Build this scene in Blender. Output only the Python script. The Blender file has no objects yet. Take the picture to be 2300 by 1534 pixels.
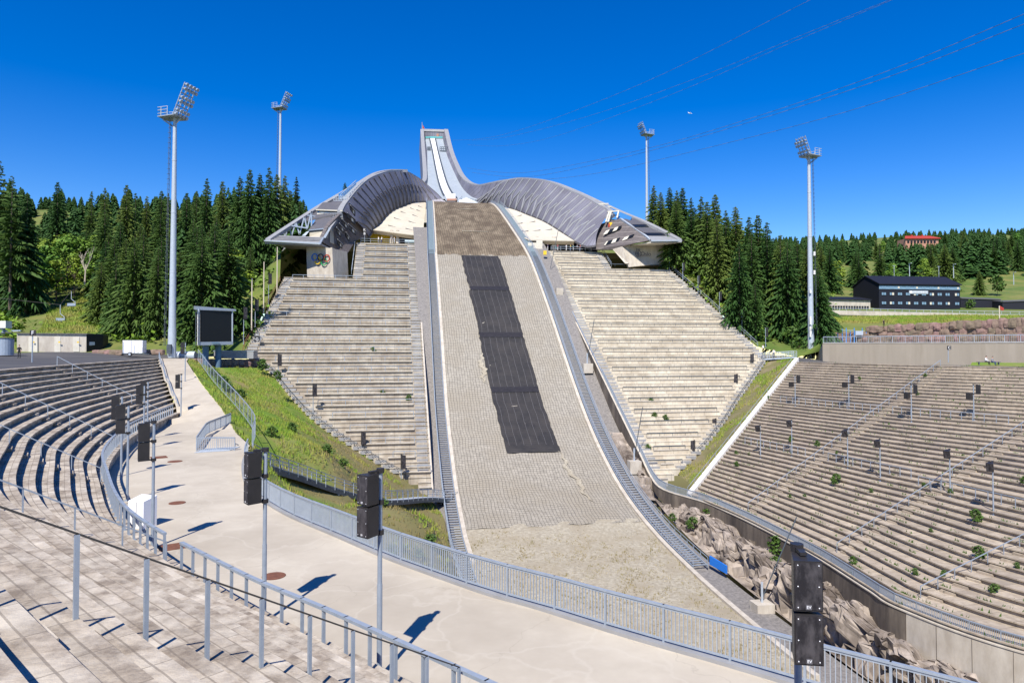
import bpy, bmesh, math, random
import numpy as np
from mathutils import Vector, Matrix
from mathutils.geometry import delaunay_2d_cdt
rnd = random.Random(7)
R = math.radians
scene = bpy.context.scene
col = scene.collection

# ---------------------------------------------------------------- camera, sky, sun, exposure
PITCH, HORIZON, FPX = R(1.5), 777.0, 1533.0
cam_d = bpy.data.cameras.new('camera'); cam = bpy.data.objects.new('camera', cam_d); col.objects.link(cam)
cam.location = (0, 0, 0); cam.rotation_euler = (R(90) + PITCH, 0, 0)
cam_d.sensor_width = 36.0; cam_d.lens = 36.0 * FPX / 2300; cam_d.clip_start = 0.1; cam_d.clip_end = 12000
V0 = HORIZON - FPX * math.tan(PITCH)
cam_d.shift_y = (V0 - 767.0) / 2300
scene.camera = cam
SUN_EL, SUN_AZ = 50.0, 193.0        # azimuth from +Y, clockwise
world = bpy.data.worlds.new('World'); scene.world = world; world.use_nodes = True
wn = world.node_tree; wn.nodes.clear()
sky = wn.nodes.new('ShaderNodeTexSky'); sky.sky_type = 'NISHITA'; sky.sun_disc = False
sky.sun_elevation = R(SUN_EL); sky.sun_rotation = R(SUN_AZ); sky.altitude = 300
sky.air_density = 1.0; sky.dust_density = 0.0; sky.ozone_density = 3.0
hs = wn.nodes.new('ShaderNodeHueSaturation'); hs.inputs['Hue'].default_value = 0.518; hs.inputs['Saturation'].default_value = 1.5; hs.inputs['Value'].default_value = 1.72
bg = wn.nodes.new('ShaderNodeBackground'); bg.inputs['Strength'].default_value = 0.07
wo = wn.nodes.new('ShaderNodeOutputWorld')
wn.links.new(sky.outputs[0], hs.inputs['Color']); wn.links.new(hs.outputs[0], bg.inputs[0]); wn.links.new(bg.outputs[0], wo.inputs[0])
sun_d = bpy.data.lights.new('sun', 'SUN'); sun_d.energy = 5.0; sun_d.angle = R(0.53); sun_d.color = (1.0, 0.945, 0.86)
sun = bpy.data.objects.new('sun', sun_d); col.objects.link(sun)
SUNV = Vector((math.sin(R(SUN_AZ)) * math.cos(R(SUN_EL)), math.cos(R(SUN_AZ)) * math.cos(R(SUN_EL)), math.sin(R(SUN_EL))))
sun.rotation_euler = SUNV.to_track_quat('Z', 'Y').to_euler(); sun.location = (-20, -60, 120)
scene.view_settings.view_transform = 'Standard'; scene.view_settings.look = 'None'
scene.view_settings.exposure = 0.45; scene.view_settings.gamma = 1.0
scene.cycles.max_bounces = 4; scene.cycles.diffuse_bounces = 2; scene.cycles.glossy_bounces = 2
scene.cycles.transparent_max_bounces = 12; scene.cycles.use_denoising = True

# ---------------------------------------------------------------- measuring helpers (photograph pixel -> place)
def ray(u, v):
    xc = (u - 1150.0) / FPX; yc = -(v - V0) / FPX
    return Vector((xc, math.cos(PITCH) - math.sin(PITCH) * yc, math.sin(PITCH) + math.cos(PITCH) * yc))
def P(u, v, y): r = ray(u, v); return r * (y / r.y)
def Pz(u, v, z): r = ray(u, v); return r * (z / r.z)

# ---------------------------------------------------------------- object helpers
OFF = {}
def tag(o, label=None, cat=None, group=None, kind=None):
    if label: o['label'] = label
    if cat: o['category'] = cat
    if group: o['group'] = group
    if kind: o['kind'] = kind
    return o
def thing(name, label, cat, loc, group=None):
    o = bpy.data.objects.new(name, None); col.objects.link(o); o.location = loc; o.empty_display_size = 0.3
    OFF[o] = Vector(loc); return tag(o, label, cat, group)
class MB:
    def __init__(s): s.v = []; s.f = []; s.mi = []; s.m = 0
    def add(s, vs, fs):
        b = len(s.v); s.v += [tuple(q) for q in vs]
        for f in fs: s.f.append(tuple(b + i for i in f)); s.mi.append(s.m)
    def quad(s, a, b, c, d): s.add([a, b, c, d], [(0, 1, 2, 3)])
    def box(s, c, sz, rz=0.0):
        ca, sa = math.cos(rz), math.sin(rz); vs = []
        for z in (-.5, .5):
            for x, y in ((-.5, -.5), (.5, -.5), (.5, .5), (-.5, .5)):
                X, Y = x * sz[0], y * sz[1]; vs.append((c[0] + X * ca - Y * sa, c[1] + X * sa + Y * ca, c[2] + z * sz[2]))
        s.add(vs, [(0, 3, 2, 1), (4, 5, 6, 7), (0, 1, 5, 4), (1, 2, 6, 5), (2, 3, 7, 6), (3, 0, 4, 7)])
    def hexa(s, lo, hi): # two quads, lo below hi, same order
        s.add(list(lo) + list(hi), [(0, 3, 2, 1), (4, 5, 6, 7), (0, 1, 5, 4), (1, 2, 6, 5), (2, 3, 7, 6), (3, 0, 4, 7)])
    def bar(s, p, q, w, h=None, up=(0, 0, 1)):
        p = Vector(p); q = Vector(q); h = h or w; d = q - p
        if d.length < 1e-6: return
        d.normalize(); x = d.cross(Vector(up))
        if x.length < 1e-3: x = d.cross(Vector((0, 1, 0)))
        x.normalize(); y = x.cross(d); x *= w / 2; y *= h / 2
        s.hexa([p - x - y, p + x - y, p + x + y, p - x + y], [q - x - y, q + x - y, q + x + y, q - x + y])
    def tube(s, p, q, r1, r2=None, n=8, cap=True):
        p = Vector(p); q = Vector(q); r2 = r1 if r2 is None else r2; d = (q - p).normalized()
        x = d.cross(Vector((0, 0, 1)))
        if x.length < 1e-3: x = Vector((1, 0, 0))
        x.normalize(); y = d.cross(x)
        vs = []
        for c, r in ((p, r1), (q, r2)):
            for i in range(n):
                a = 2 * math.pi * i / n; vs.append(c + x * (r * math.cos(a)) + y * (r * math.sin(a)))
        fs = [(i, (i + 1) % n, n + (i + 1) % n, n + i) for i in range(n)]
        if cap: fs += [tuple(range(n))[::-1], tuple(range(n, 2 * n))]
        s.add(vs, fs)
    def pipe(s, pts, r, n=6):
        for a, b in zip(pts[:-1], pts[1:]): s.tube(a, b, r, r, n)
    def loft(s, A, B):
        b = len(s.v); n = len(A); s.v += [tuple(q) for q in A] + [tuple(q) for q in B]
        for i in range(n - 1): s.f.append((b + i, b + i + 1, b + n + i + 1, b + n + i)); s.mi.append(s.m)
    def grid(s, rows):
        b = len(s.v); n = len(rows[0])
        for r_ in rows: s.v += [tuple(q) for q in r_]
        for j in range(len(rows) - 1):
            for i in range(n - 1):
                a = b + j * n + i; s.f.append((a, a + 1, a + n + 1, a + n)); s.mi.append(s.m)
    def slab(s, A, B, t): # a loft with thickness t (vector)
        t = Vector(t); A2 = [Vector(q) + t for q in A]; B2 = [Vector(q) + t for q in B]
        s.loft(A, B); s.loft(B2, A2); s.loft(A2, A); s.loft(B, B2)
        s.quad(A[0], B[0], B2[0], A2[0]); s.quad(A[-1], A2[-1], B2[-1], B[-1])
    def build(s, name, mats, parent=None, smooth=False, uv=None, base=None):
        me = bpy.data.meshes.new(name)
        vs = np.array(s.v, dtype=float).reshape(-1, 3)
        if parent is not None: off = OFF[parent]
        elif base is not None: off = Vector(base)
        else: off = Vector(((vs[:, 0].min() + vs[:, 0].max()) / 2, (vs[:, 1].min() + vs[:, 1].max()) / 2, vs[:, 2].min()))
        loc = vs - np.array(off)
        me.from_pydata(loc.tolist(), [], s.f)
        ms = mats if isinstance(mats, (list, tuple)) else [mats]
        for m in ms: me.materials.append(m)
        if len(ms) > 1: me.polygons.foreach_set('material_index', s.mi)
        if smooth: me.polygons.foreach_set('use_smooth', [True] * len(me.polygons))
        if uv:
            l = me.uv_layers.new(name='UVMap'); tab = [uv(q) for q in s.v]
            li = np.zeros(len(me.loops), dtype=int); me.loops.foreach_get('vertex_index', li)
            l.data.foreach_set('uv', np.array([tab[i] for i in li], dtype=np.float32).ravel())
        me.update()
        o = bpy.data.objects.new(name, me); col.objects.link(o)
        if parent is not None: o.parent = parent
        else: o.location = off
        OFF[o] = off
        return o
KIDS = {}
def copy_tree(o, loc, rz=None, label=None, scale=None):
    c = o.copy(); col.objects.link(c); c.location = loc; OFF[c] = Vector(loc)
    if rz is not None: c.rotation_euler = (0, 0, rz)
    if scale: c.scale = (scale,) * 3 if not isinstance(scale, (tuple, list)) else scale
    if label: c['label'] = label
    def kids(a, b):
        for ch in KIDS.get(a) or list(a.children):
            d = ch.copy(); d.parent = b; col.objects.link(d); kids(ch, d)
    kids(o, c); return c
def freeze(o):
    KIDS[o] = list(o.children)
    for ch in o.children: freeze(ch)
def resample(pts, step, close=False):
    pts = [Vector(p) for p in pts]; out = [pts[0]]; carry = 0.0
    L = sum((b - a).length for a, b in zip(pts[:-1], pts[1:])); n = max(1, round(L / step)); st = L / n; nxt = st; acc = 0
    for a, b in zip(pts[:-1], pts[1:]):
        l = (b - a).length
        while nxt <= acc + l + 1e-6 and len(out) < n + 1:
            out.append(a + (b - a) * ((nxt - acc) / l)); nxt += st
        acc += l
    if len(out) < n + 1: out.append(pts[-1])
    return out
def catmull(pts, k=8):
    pts = [Vector(p) for p in pts]; q = [pts[0] * 2 - pts[1]] + pts + [pts[-1] * 2 - pts[-2]]; out = []
    for i in range(1, len(q) - 2):
        a, b, c, d = q[i - 1:i + 3]
        for j in range(k):
            t = j / k
            out.append(0.5 * ((2 * b) + (c - a) * t + (2 * a - 5 * b + 4 * c - d) * t * t + (3 * b - a - 3 * c + d) * t ** 3))
    out.append(pts[-1]); return out
def lerp_tab(tab, x):
    if x <= tab[0][0]: return tab[0][1]
    for (a, p), (b, q) in zip(tab[:-1], tab[1:]):
        if x <= b: return p + (q - p) * (x - a) / (b - a)
    return tab[-1][1]
def smooth_tab(tab, step=1.0):
    pts = catmull([(a, b, 0) for a, b in tab], 12); return [(p.x, p.y) for p in pts]
def inside(p, poly):
    x, y = p[0], p[1]; c = False; j = len(poly) - 1
    for i in range(len(poly)):
        xi, yi, xj, yj = poly[i][0], poly[i][1], poly[j][0], poly[j][1]
        if (yi > y) != (yj > y) and x < (xj - xi) * (y - yi) / (yj - yi) + xi: c = not c
        j = i
    return c
class RBF:
    def __init__(s, pts, reg=1e-3):
        p = np.array([(q[0], q[1]) for q in pts]); z = np.array([q[2] for q in pts]); n = len(p); s.p = p
        d = np.linalg.norm(p[:, None] - p[None], axis=2) + 1e-9; K = d * d * np.log(d) + np.eye(n) * reg
        A = np.zeros((n + 3, n + 3)); A[:n, :n] = K; A[:n, n] = 1; A[:n, n + 1:] = p; A[n, :n] = 1; A[n + 1:, :n] = p.T
        s.w = np.linalg.lstsq(A, np.concatenate([z, np.zeros(3)]), rcond=None)[0]
    def __call__(s, x, y):
        d = np.hypot(s.p[:, 0] - x, s.p[:, 1] - y) + 1e-9; n = len(s.p)
        return float((d * d * np.log(d)) @ s.w[:n] + s.w[n] + s.w[n + 1] * x + s.w[n + 2] * y)
def patch(name, border, mats, res=2.0, extra=(), noise=0.0, kind='structure', zf=None, zoff=0.0, hole=None, inner=None):
    """A ground sheet triangulated inside its border; heights from a thin-plate surface through border and extra points."""
    bd = [Vector(p) for p in border]; dense = []
    for a, b in zip(bd, bd[1:] + bd[:1]):
        n = max(1, int((b - a).length / res)); dense += [a + (b - a) * (i / n) for i in range(n)]
    f = zf or RBF([tuple(p) for p in dense[::max(1, len(dense) // 160)]] + [tuple(p) for p in extra])
    xs = [p.x for p in bd]; ys = [p.y for p in bd]; pts = [(p.x, p.y) for p in dense]; zs = [p.z for p in dense]; nb = len(dense)
    g = random.Random(len(name)); y = min(ys) + res / 2
    while y < max(ys):
        x = min(xs) + res / 2
        while x < max(xs):
            q = (x + g.uniform(-.3, .3) * res, y + g.uniform(-.3, .3) * res)
            if inside(q, bd): pts.append(q); zs.append(f(*q) + g.uniform(-1, 1) * noise)
            x += res
        y += res
    r = delaunay_2d_cdt([Vector(p) for p in pts], [(i, (i + 1) % nb) for i in range(nb)], [], 1, 1e-4)
    m = MB(); src = r[3]
    m.v = [(v.x, v.y, (zs[src[i][0]] if src[i] else f(v.x, v.y)) + zoff) for i, v in enumerate(r[0])]
    for t in r[2]:
        a, b, c = (m.v[i] for i in t)
        up = (b[0] - a[0]) * (c[1] - a[1]) - (b[1] - a[1]) * (c[0] - a[0])
        m.f.append(tuple(t) if up > 0 else tuple(t)[::-1]); m.mi.append(0)
    o = m.build(name, mats, smooth=True); o['kind'] = kind
    return o, f

# ---------------------------------------------------------------- materials
def mat(name, base, var=None, scale=1.0, rough=0.85, metal=0.0, bump=0.0, mix2=None, scale2=0.15, obj_rand=0.0, spec=0.3, stretch=(1, 1, 1), contrast=(0.35, 0.65)):
    m = bpy.data.materials.new(name); m.use_nodes = True; nt = m.node_tree; N = nt.nodes; L = nt.links
    b = N['Principled BSDF']; b.inputs['Roughness'].default_value = rough; b.inputs['Metallic'].default_value = metal
    b.inputs['Specular IOR Level'].default_value = spec; b.inputs['Base Color'].default_value = (*base, 1)
    m.diffuse_color = (*base, 1)
    src = None
    if var or mix2 or bump:
        g = N.new('ShaderNodeNewGeometry'); mp = N.new('ShaderNodeMapping'); mp.inputs['Scale'].default_value = stretch
        L.new(g.outputs['Position'], mp.inputs['Vector'])
        def noise(sc, det=6):
            n = N.new('ShaderNodeTexNoise'); n.inputs['Scale'].default_value = sc; n.inputs['Detail'].default_value = det
            n.inputs['Roughness'].default_value = 0.65
            L.new(mp.outputs[0], n.inputs['Vector']); return n
        n1 = noise(scale)
        def mixn(a, bcol, n, lo, hi):
            rr = N.new('ShaderNodeMapRange'); rr.inputs['From Min'].default_value = lo; rr.inputs['From Max'].default_value = hi
            L.new(n.outputs[0], rr.inputs['Value'])
            mx = N.new('ShaderNodeMix'); mx.data_type = 'RGBA'; L.new(rr.outputs[0], mx.inputs['Factor'])
            if isinstance(a, tuple): mx.inputs['A'].default_value = (*a, 1)
            else: L.new(a, mx.inputs['A'])
            mx.inputs['B'].default_value = (*bcol, 1); return mx.outputs['Result']
        src = base
        if var: src = mixn(src, var, n1, *contrast)
        if mix2: src = mixn(src, mix2, noise(scale2, 5), 0.42, 0.68)
        if bump:
            bp = N.new('ShaderNodeBump'); bp.inputs['Strength'].default_value = bump; bp.inputs['Distance'].default_value = 0.05
            L.new(n1.outputs[0], bp.inputs['Height']); L.new(bp.outputs[0], b.inputs['Normal'])
        if not isinstance(src, tuple): L.new(src, b.inputs['Base Color'])
    if obj_rand:
        oi = N.new('ShaderNodeObjectInfo'); h = N.new('ShaderNodeHueSaturation')
        mr = N.new('ShaderNodeMapRange'); mr.inputs['To Min'].default_value = 1 - obj_rand; mr.inputs['To Max'].default_value = 1 + obj_rand
        L.new(oi.outputs['Random'], mr.inputs['Value']); L.new(mr.outputs[0], h.inputs['Value'])
        mr2 = N.new('ShaderNodeMapRange'); mr2.inputs['To Min'].default_value = 0.5 + 0.035; mr2.inputs['To Max'].default_value = 0.5 - 0.03
        L.new(oi.outputs['Random'], mr2.inputs['Value']); L.new(mr2.outputs[0], h.inputs['Hue'])
        if src is not None and not isinstance(src, tuple): L.new(src, h.inputs['Color'])
        else: h.inputs['Color'].default_value = (*base, 1)
        L.new(h.outputs[0], b.inputs['Base Color'])
    return m
def overlay_tint(m, pu, pv, amt, axes=(0, 1)):
    """each cast block its own slightly different grey"""
    nt = m.node_tree; N = nt.nodes; L = nt.links; b, src = color_src(m)
    uv = N.new('ShaderNodeUVMap'); dv = N.new('ShaderNodeVectorMath'); dv.operation = 'DIVIDE'; L.new(uv.outputs[0], dv.inputs[0]); dv.inputs[1].default_value = (pu, pv, 1)
    fl = N.new('ShaderNodeVectorMath'); fl.operation = 'FLOOR'; L.new(dv.outputs[0], fl.inputs[0]); wn_ = N.new('ShaderNodeTexWhiteNoise'); wn_.noise_dimensions = '2D'; L.new(fl.outputs[0], wn_.inputs['Vector'])
    mr = N.new('ShaderNodeMapRange'); mr.inputs['To Min'].default_value = 1 - amt; mr.inputs['To Max'].default_value = 1 + amt; L.new(wn_.outputs['Value'], mr.inputs['Value'])
    h = N.new('ShaderNodeHueSaturation'); L.new(mr.outputs[0], h.inputs['Value'])
    if src: L.new(src, h.inputs['Color'])
    L.new(h.outputs[0], b.inputs['Base Color']); return m
def overlay_cracks(m, scale, width, dark, strength):
    nt = m.node_tree; N = nt.nodes; L = nt.links; b, src = color_src(m); g = N.new('ShaderNodeNewGeometry'); nz = N.new('ShaderNodeTexNoise'); nz.inputs['Scale'].default_value = .6; nz.inputs['Detail'].default_value = 4; L.new(g.outputs['Position'], nz.inputs['Vector'])
    sc = N.new('ShaderNodeVectorMath'); sc.operation = 'SCALE'; sc.inputs['Scale'].default_value = 2.2; L.new(nz.outputs['Color'], sc.inputs[0]); ad = N.new('ShaderNodeVectorMath'); L.new(g.outputs['Position'], ad.inputs[0]); L.new(sc.outputs[0], ad.inputs[1])
    v = N.new('ShaderNodeTexVoronoi'); v.feature = 'DISTANCE_TO_EDGE'; v.inputs['Scale'].default_value = scale; L.new(ad.outputs[0], v.inputs['Vector'])
    mr = N.new('ShaderNodeMapRange'); mr.inputs['From Min'].default_value = 0; mr.inputs['From Max'].default_value = width * scale; mr.inputs['To Min'].default_value = strength; mr.inputs['To Max'].default_value = 0; L.new(v.outputs['Distance'], mr.inputs['Value'])
    mx = N.new('ShaderNodeMix'); mx.data_type = 'RGBA'; L.new(mr.outputs[0], mx.inputs['Factor']); mx.inputs['B'].default_value = (*dark, 1)
    if src: L.new(src, mx.inputs['A'])
    L.new(mx.outputs['Result'], b.inputs['Base Color']); return m
def color_src(m):
    b = m.node_tree.nodes['Principled BSDF']; l = b.inputs['Base Color'].links
    return b, (l[0].from_socket if l else None)
def overlay_lines(m, specs, dark=(0.05, 0.045, 0.04), strength=1.0, wob=0.0, wobscale=0.6):
    """darken thin lines of a regular pattern laid in UV metres: specs = [(axis, period, width)]"""
    nt = m.node_tree; N = nt.nodes; L = nt.links; b, src = color_src(m)
    uv = N.new('ShaderNodeUVMap'); vec = uv.outputs[0]
    if wob:
        nz = N.new('ShaderNodeTexNoise'); nz.inputs['Scale'].default_value = wobscale; nz.inputs['Detail'].default_value = 3; L.new(vec, nz.inputs['Vector'])
        sb = N.new('ShaderNodeVectorMath'); sb.operation = 'SUBTRACT'; L.new(nz.outputs['Color'], sb.inputs[0]); sb.inputs[1].default_value = (.5, .5, .5)
        sc = N.new('ShaderNodeVectorMath'); sc.operation = 'SCALE'; sc.inputs['Scale'].default_value = wob; L.new(sb.outputs[0], sc.inputs[0])
        ad = N.new('ShaderNodeVectorMath'); L.new(vec, ad.inputs[0]); L.new(sc.outputs[0], ad.inputs[1]); vec = ad.outputs[0]
    sep = N.new('ShaderNodeSeparateXYZ'); L.new(vec, sep.inputs[0]); tot = None
    for ax, per, wid in specs:
        dv = N.new('ShaderNodeMath'); dv.operation = 'DIVIDE'; L.new(sep.outputs[ax], dv.inputs[0]); dv.inputs[1].default_value = per
        fr = N.new('ShaderNodeMath'); fr.operation = 'FRACT'; L.new(dv.outputs[0], fr.inputs[0])
        lt = N.new('ShaderNodeMath'); lt.operation = 'LESS_THAN'; L.new(fr.outputs[0], lt.inputs[0]); lt.inputs[1].default_value = wid / per
        if tot is None: tot = lt.outputs[0]
        else:
            mx = N.new('ShaderNodeMath'); mx.operation = 'MAXIMUM'; L.new(tot, mx.inputs[0]); L.new(lt.outputs[0], mx.inputs[1]); tot = mx.outputs[0]
    sm = N.new('ShaderNodeMath'); sm.operation = 'MULTIPLY'; L.new(tot, sm.inputs[0]); sm.inputs[1].default_value = strength
    mx = N.new('ShaderNodeMix'); mx.data_type = 'RGBA'; L.new(sm.outputs[0], mx.inputs['Factor']); mx.inputs['B'].default_value = (*dark, 1)
    if src: L.new(src, mx.inputs['A'])
    else: mx.inputs['A'].default_value = b.inputs['Base Color'].default_value
    L.new(mx.outputs['Result'], b.inputs['Base Color']); return m

M = {}
M['walk'] = mat('walkway concrete', (.46, .405, .32), (.52, .465, .37), .5, bump=.2, mix2=(.39, .34, .265), scale2=.16)
overlay_cracks(M['walk'], .13, .03, (.30, .26, .205), .35); overlay_cracks(M['walk'], .35, .10, (.56, .51, .42), .3)
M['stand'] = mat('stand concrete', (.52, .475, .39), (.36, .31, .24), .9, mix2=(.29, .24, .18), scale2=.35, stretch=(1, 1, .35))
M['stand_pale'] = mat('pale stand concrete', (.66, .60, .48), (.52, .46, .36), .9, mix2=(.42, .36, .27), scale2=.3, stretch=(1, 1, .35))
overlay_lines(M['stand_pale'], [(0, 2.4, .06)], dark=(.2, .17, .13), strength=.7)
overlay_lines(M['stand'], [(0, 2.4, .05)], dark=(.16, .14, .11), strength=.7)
M['tier'] = mat('old bench concrete', (.40, .34, .265), (.215, .175, .135), 2.8, bump=.9, mix2=(.56, .50, .41), scale2=1.1, contrast=(.38, .62))
overlay_tint(M['tier'], 1.2, .333, .09)
overlay_lines(M['tier'], [(0, 1.2, .025), (1, .333, .03)], dark=(.14, .115, .09), strength=.55, wob=.045, wobscale=1.2)
M['bowl'] = mat('weathered bench concrete', (.47, .40, .305), (.30, .245, .18), 1.6, bump=.4, mix2=(.33, .275, .215), scale2=.3)
overlay_tint(M['bowl'], 2.0, 1.0, .14)
overlay_lines(M['bowl'], [(0, 2.0, .05)], dark=(.10, .085, .06), strength=.6, wob=.1)
M['conc'] = mat('pale concrete', (.55, .50, .42), (.42, .37, .30), 1.2, stretch=(1, 1, .4))
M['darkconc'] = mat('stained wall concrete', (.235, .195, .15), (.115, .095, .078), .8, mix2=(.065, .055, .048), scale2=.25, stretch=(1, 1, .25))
M['wallconc'] = mat('retaining wall concrete', (.42, .36, .28), (.33, .28, .21), .7, mix2=(.36, .31, .24), scale2=.2, stretch=(1, 1, .12))
M['white'] = mat('white painted concrete', (.78, .76, .72), (.62, .60, .56), 1.5)
M['asphalt'] = mat('asphalt', (.085, .083, .085), (.065, .063, .065), 1.2, mix2=(.11, .105, .10), scale2=.15)
M['steel'] = mat('galvanised steel', (.36, .41, .47), (.30, .35, .41), 4.0, rough=.45, metal=.25)
M['steel_dark'] = mat('dark weathered steel', (.10, .12, .14), (.07, .085, .10), 3.0, rough=.5, metal=.3)
M['steel_light'] = mat('light galvanised steel', (.47, .52, .57), (.40, .45, .50), 3.0, rough=.5, metal=.15)
M['cable'] = mat('dark cable', (.06, .055, .05), rough=.6)
M['wire'] = mat('overhead wire', (.10, .12, .16), rough=.6)
M['gravel'] = mat('grey gravel', (.26, .24, .22), (.15, .14, .13), 3.0, bump=.5)
M['slope'] = mat('pale gravel slope', (.43, .39, .30), (.27, .235, .175), 2.4, bump=.6, mix2=(.31, .265, .19), scale2=.25)
M['net'] = mat('netted gravel slope', (.385, .35, .285), (.265, .24, .195), 1.4, bump=.3, mix2=(.30, .265, .205), scale2=.16)
overlay_lines(M['net'], [(0, .5, .085), (1, .5, .085)], dark=(.05, .045, .04), strength=.62, wob=.8, wobscale=.28)
M['worn'] = mat('worn brown knoll', (.27, .215, .145), (.13, .10, .065), .5, bump=.3, mix2=(.115, .085, .055), scale2=.25, stretch=(1, .35, 1))
overlay_lines(M['worn'], [(0, .6, .14), (1, .6, .14)], dark=(.05, .04, .03), strength=.75, wob=.7, wobscale=.4)
M['turf'] = mat('dark plastic matting', (.036, .034, .034), (.022, .021, .022), 1.2, rough=.7, mix2=(.05, .045, .042), scale2=.25)
overlay_lines(M['turf'], [(1, .55, .12)], dark=(.025, .024, .025), strength=.8)
M['ground'] = mat('meadow ground', (.115, .165, .030), (.07, .12, .020), .25, mix2=(.20, .19, .055), scale2=.08, bump=.3)
M['bank'] = mat('grassy bank soil', (.17, .25, .026), (.10, .19, .018), .5, mix2=(.29, .235, .09), scale2=.14, bump=.6)
def overlay_height(m, z0, z1, colr, amt):
    nt = m.node_tree; N = nt.nodes; L = nt.links; b, src = color_src(m); g = N.new('ShaderNodeNewGeometry'); s = N.new('ShaderNodeSeparateXYZ'); L.new(g.outputs['Position'], s.inputs[0])
    nz = N.new('ShaderNodeTexNoise'); nz.inputs['Scale'].default_value = .25; L.new(g.outputs['Position'], nz.inputs['Vector']); ma = N.new('ShaderNodeMath'); ma.operation = 'MULTIPLY_ADD'; ma.inputs[1].default_value = 9; L.new(nz.outputs[0], ma.inputs[0]); L.new(s.outputs[2], ma.inputs[2])
    mr = N.new('ShaderNodeMapRange'); mr.inputs['From Min'].default_value = z0 + 4.5; mr.inputs['From Max'].default_value = z1 + 4.5; mr.inputs['To Min'].default_value = 0; mr.inputs['To Max'].default_value = amt; L.new(ma.outputs[0], mr.inputs['Value'])
    mx = N.new('ShaderNodeMix'); mx.data_type = 'RGBA'; L.new(mr.outputs[0], mx.inputs['Factor']); L.new(src, mx.inputs['A']); mx.inputs['B'].default_value = (*colr, 1); L.new(mx.outputs['Result'], b.inputs['Base Color'])
overlay_height(M['bank'], -11.0, -16.0, (.235, .185, .085), .8)   # dry soil on the lower bank
M['bankdry'] = mat('dry bank soil', (.17, .15, .06), (.12, .13, .04), .6, mix2=(.25, .20, .12), scale2=.3, bump=.6)
M['dryblade'] = mat('dry grass blades', (.26, .20, .08), (.17, .17, .05), .5, mix2=(.32, .25, .12), scale2=.3)
M['blade'] = mat('grass blades', (.17, .30, .024), (.28, .33, .045), .3, mix2=(.33, .28, .08), scale2=.15, rough=.7)
M['weed'] = mat('weed leaves', (.075, .14, .022), (.05, .10, .016), 3.0, rough=.6)
M['spruce'] = mat('spruce needles', (.070, .125, .020), (.036, .078, .012), .5, rough=.75, obj_rand=.32)
M['leaf'] = mat('broad leaves', (.15, .25, .022), (.085, .17, .016), 1.2, rough=.65, obj_rand=.3)
M['bark'] = mat('bark', (.16, .12, .09), (.09, .07, .055), 4.0)
M['deadwood'] = mat('bleached wood', (.50, .44, .34), rough=.8)
M['rock'] = mat('grey granite', (.44, .375, .31), (.25, .21, .175), .9, bump=.9, mix2=(.085, .065, .05), scale2=.28, stretch=(1, 1, .45))
M['moss'] = mat('forest floor', (.035, .055, .014), (.06, .06, .02), .6)
M['stone'] = mat('granite block', (.27, .19, .145), (.18, .125, .095), 1.5, bump=.6, obj_rand=.18)
M['black'] = mat('black cabinet', (.022, .020, .021), (.035, .032, .032), 2.0, rough=.42, spec=.4)
M['grille'] = mat('speaker grille', (.075, .068, .070), (.020, .018, .020), 3.2, rough=.5, stretch=(1.6, 1.6, .8), contrast=(.40, .60))
M['screen'] = mat('black display', (.008, .009, .011), rough=.35)
M['rust'] = mat('rusty iron', (.20, .085, .05), (.13, .055, .035), 5.0)
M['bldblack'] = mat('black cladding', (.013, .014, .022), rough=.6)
M['glass'] = mat('window glass', (.16, .26, .36), rough=.12, spec=.8)
M['darkglass'] = mat('dark opening', (.012, .014, .018), rough=.3)
M['blueglass'] = mat('blue glazing', (.05, .19, .42), rough=.15, spec=.8)
M['pale'] = mat('pale board', (.66, .62, .52), (.58, .54, .44), 2.0)
M['beige'] = mat('beige soffit', (.56, .51, .41), (.49, .445, .355), .4)
overlay_lines(M['beige'], [(0, 2.2, .06), (1, 2.6, .05)], dark=(.42, .37, .28), strength=.5)
M['roofgrey'] = mat('dark grey roof', (.125, .12, .125), (.105, .10, .105), 1.0, rough=.5)
M['trim'] = mat('zinc trim', (.36, .36, .36), (.30, .30, .30), 1.0, rough=.5, metal=.2)
M['mesh'] = mat('steel mesh cladding', (.19, .185, .215), (.135, .13, .155), .6, rough=.5, metal=.15, mix2=(.25, .245, .285), scale2=.15)
overlay_lines(M['mesh'], [(0, .9, .12)], dark=(.11, .105, .115), strength=.8)
M['boards'] = mat('dark facade boards', (.15, .13, .125), (.11, .095, .09), 1.0, rough=.6)
overlay_lines(M['boards'], [(0, .9, .10)], dark=(.30, .27, .24), strength=.6)
M['whitetrack'] = mat('white plastic track', (.85, .85, .86), rough=.4)
M['floorpanel'] = mat('pale blue panels', (.35, .39, .42), (.31, .35, .38), .5, rough=.5)
overlay_lines(M['floorpanel'], [(1, 1.5, .10)], dark=(.26, .31, .35), strength=.6)
M['teal'] = mat('teal rail', (.10, .42, .42), rough=.5)
M['orange'] = mat('worn red board', (.42, .22, .15), rough=.7)
M['red'] = mat('red paint', (.38, .045, .03), rough=.6)
M['blue'] = mat('blue cover', (.02, .17, .60), rough=.5)
M['playblue'] = mat('blue painted steel', (.05, .25, .62), rough=.5)
M['yellow'] = mat('yellow paint', (.75, .50, .03), rough=.6)
M['green'] = mat('green paint', (.02, .30, .10), rough=.6)
M['skin'] = mat('skin', (.55, .33, .24), rough=.6)
M['wood'] = mat('pale pole wood', (.62, .54, .42), rough=.7)
M['treadgreen'] = mat('steel grating', (.22, .28, .30), (.17, .22, .24), 2.0, rough=.5, metal=.2)
CLOTH = [mat('cloth %s' % n, c) for n, c in (('white', (.75, .74, .72)), ('black', (.02, .02, .022)), ('red', (.5, .04, .05)), ('navy', (.03, .05, .15)), ('teal', (.1, .35, .35)), ('yellow', (.7, .5, .05)), ('grey', (.25, .25, .27)))]
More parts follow.
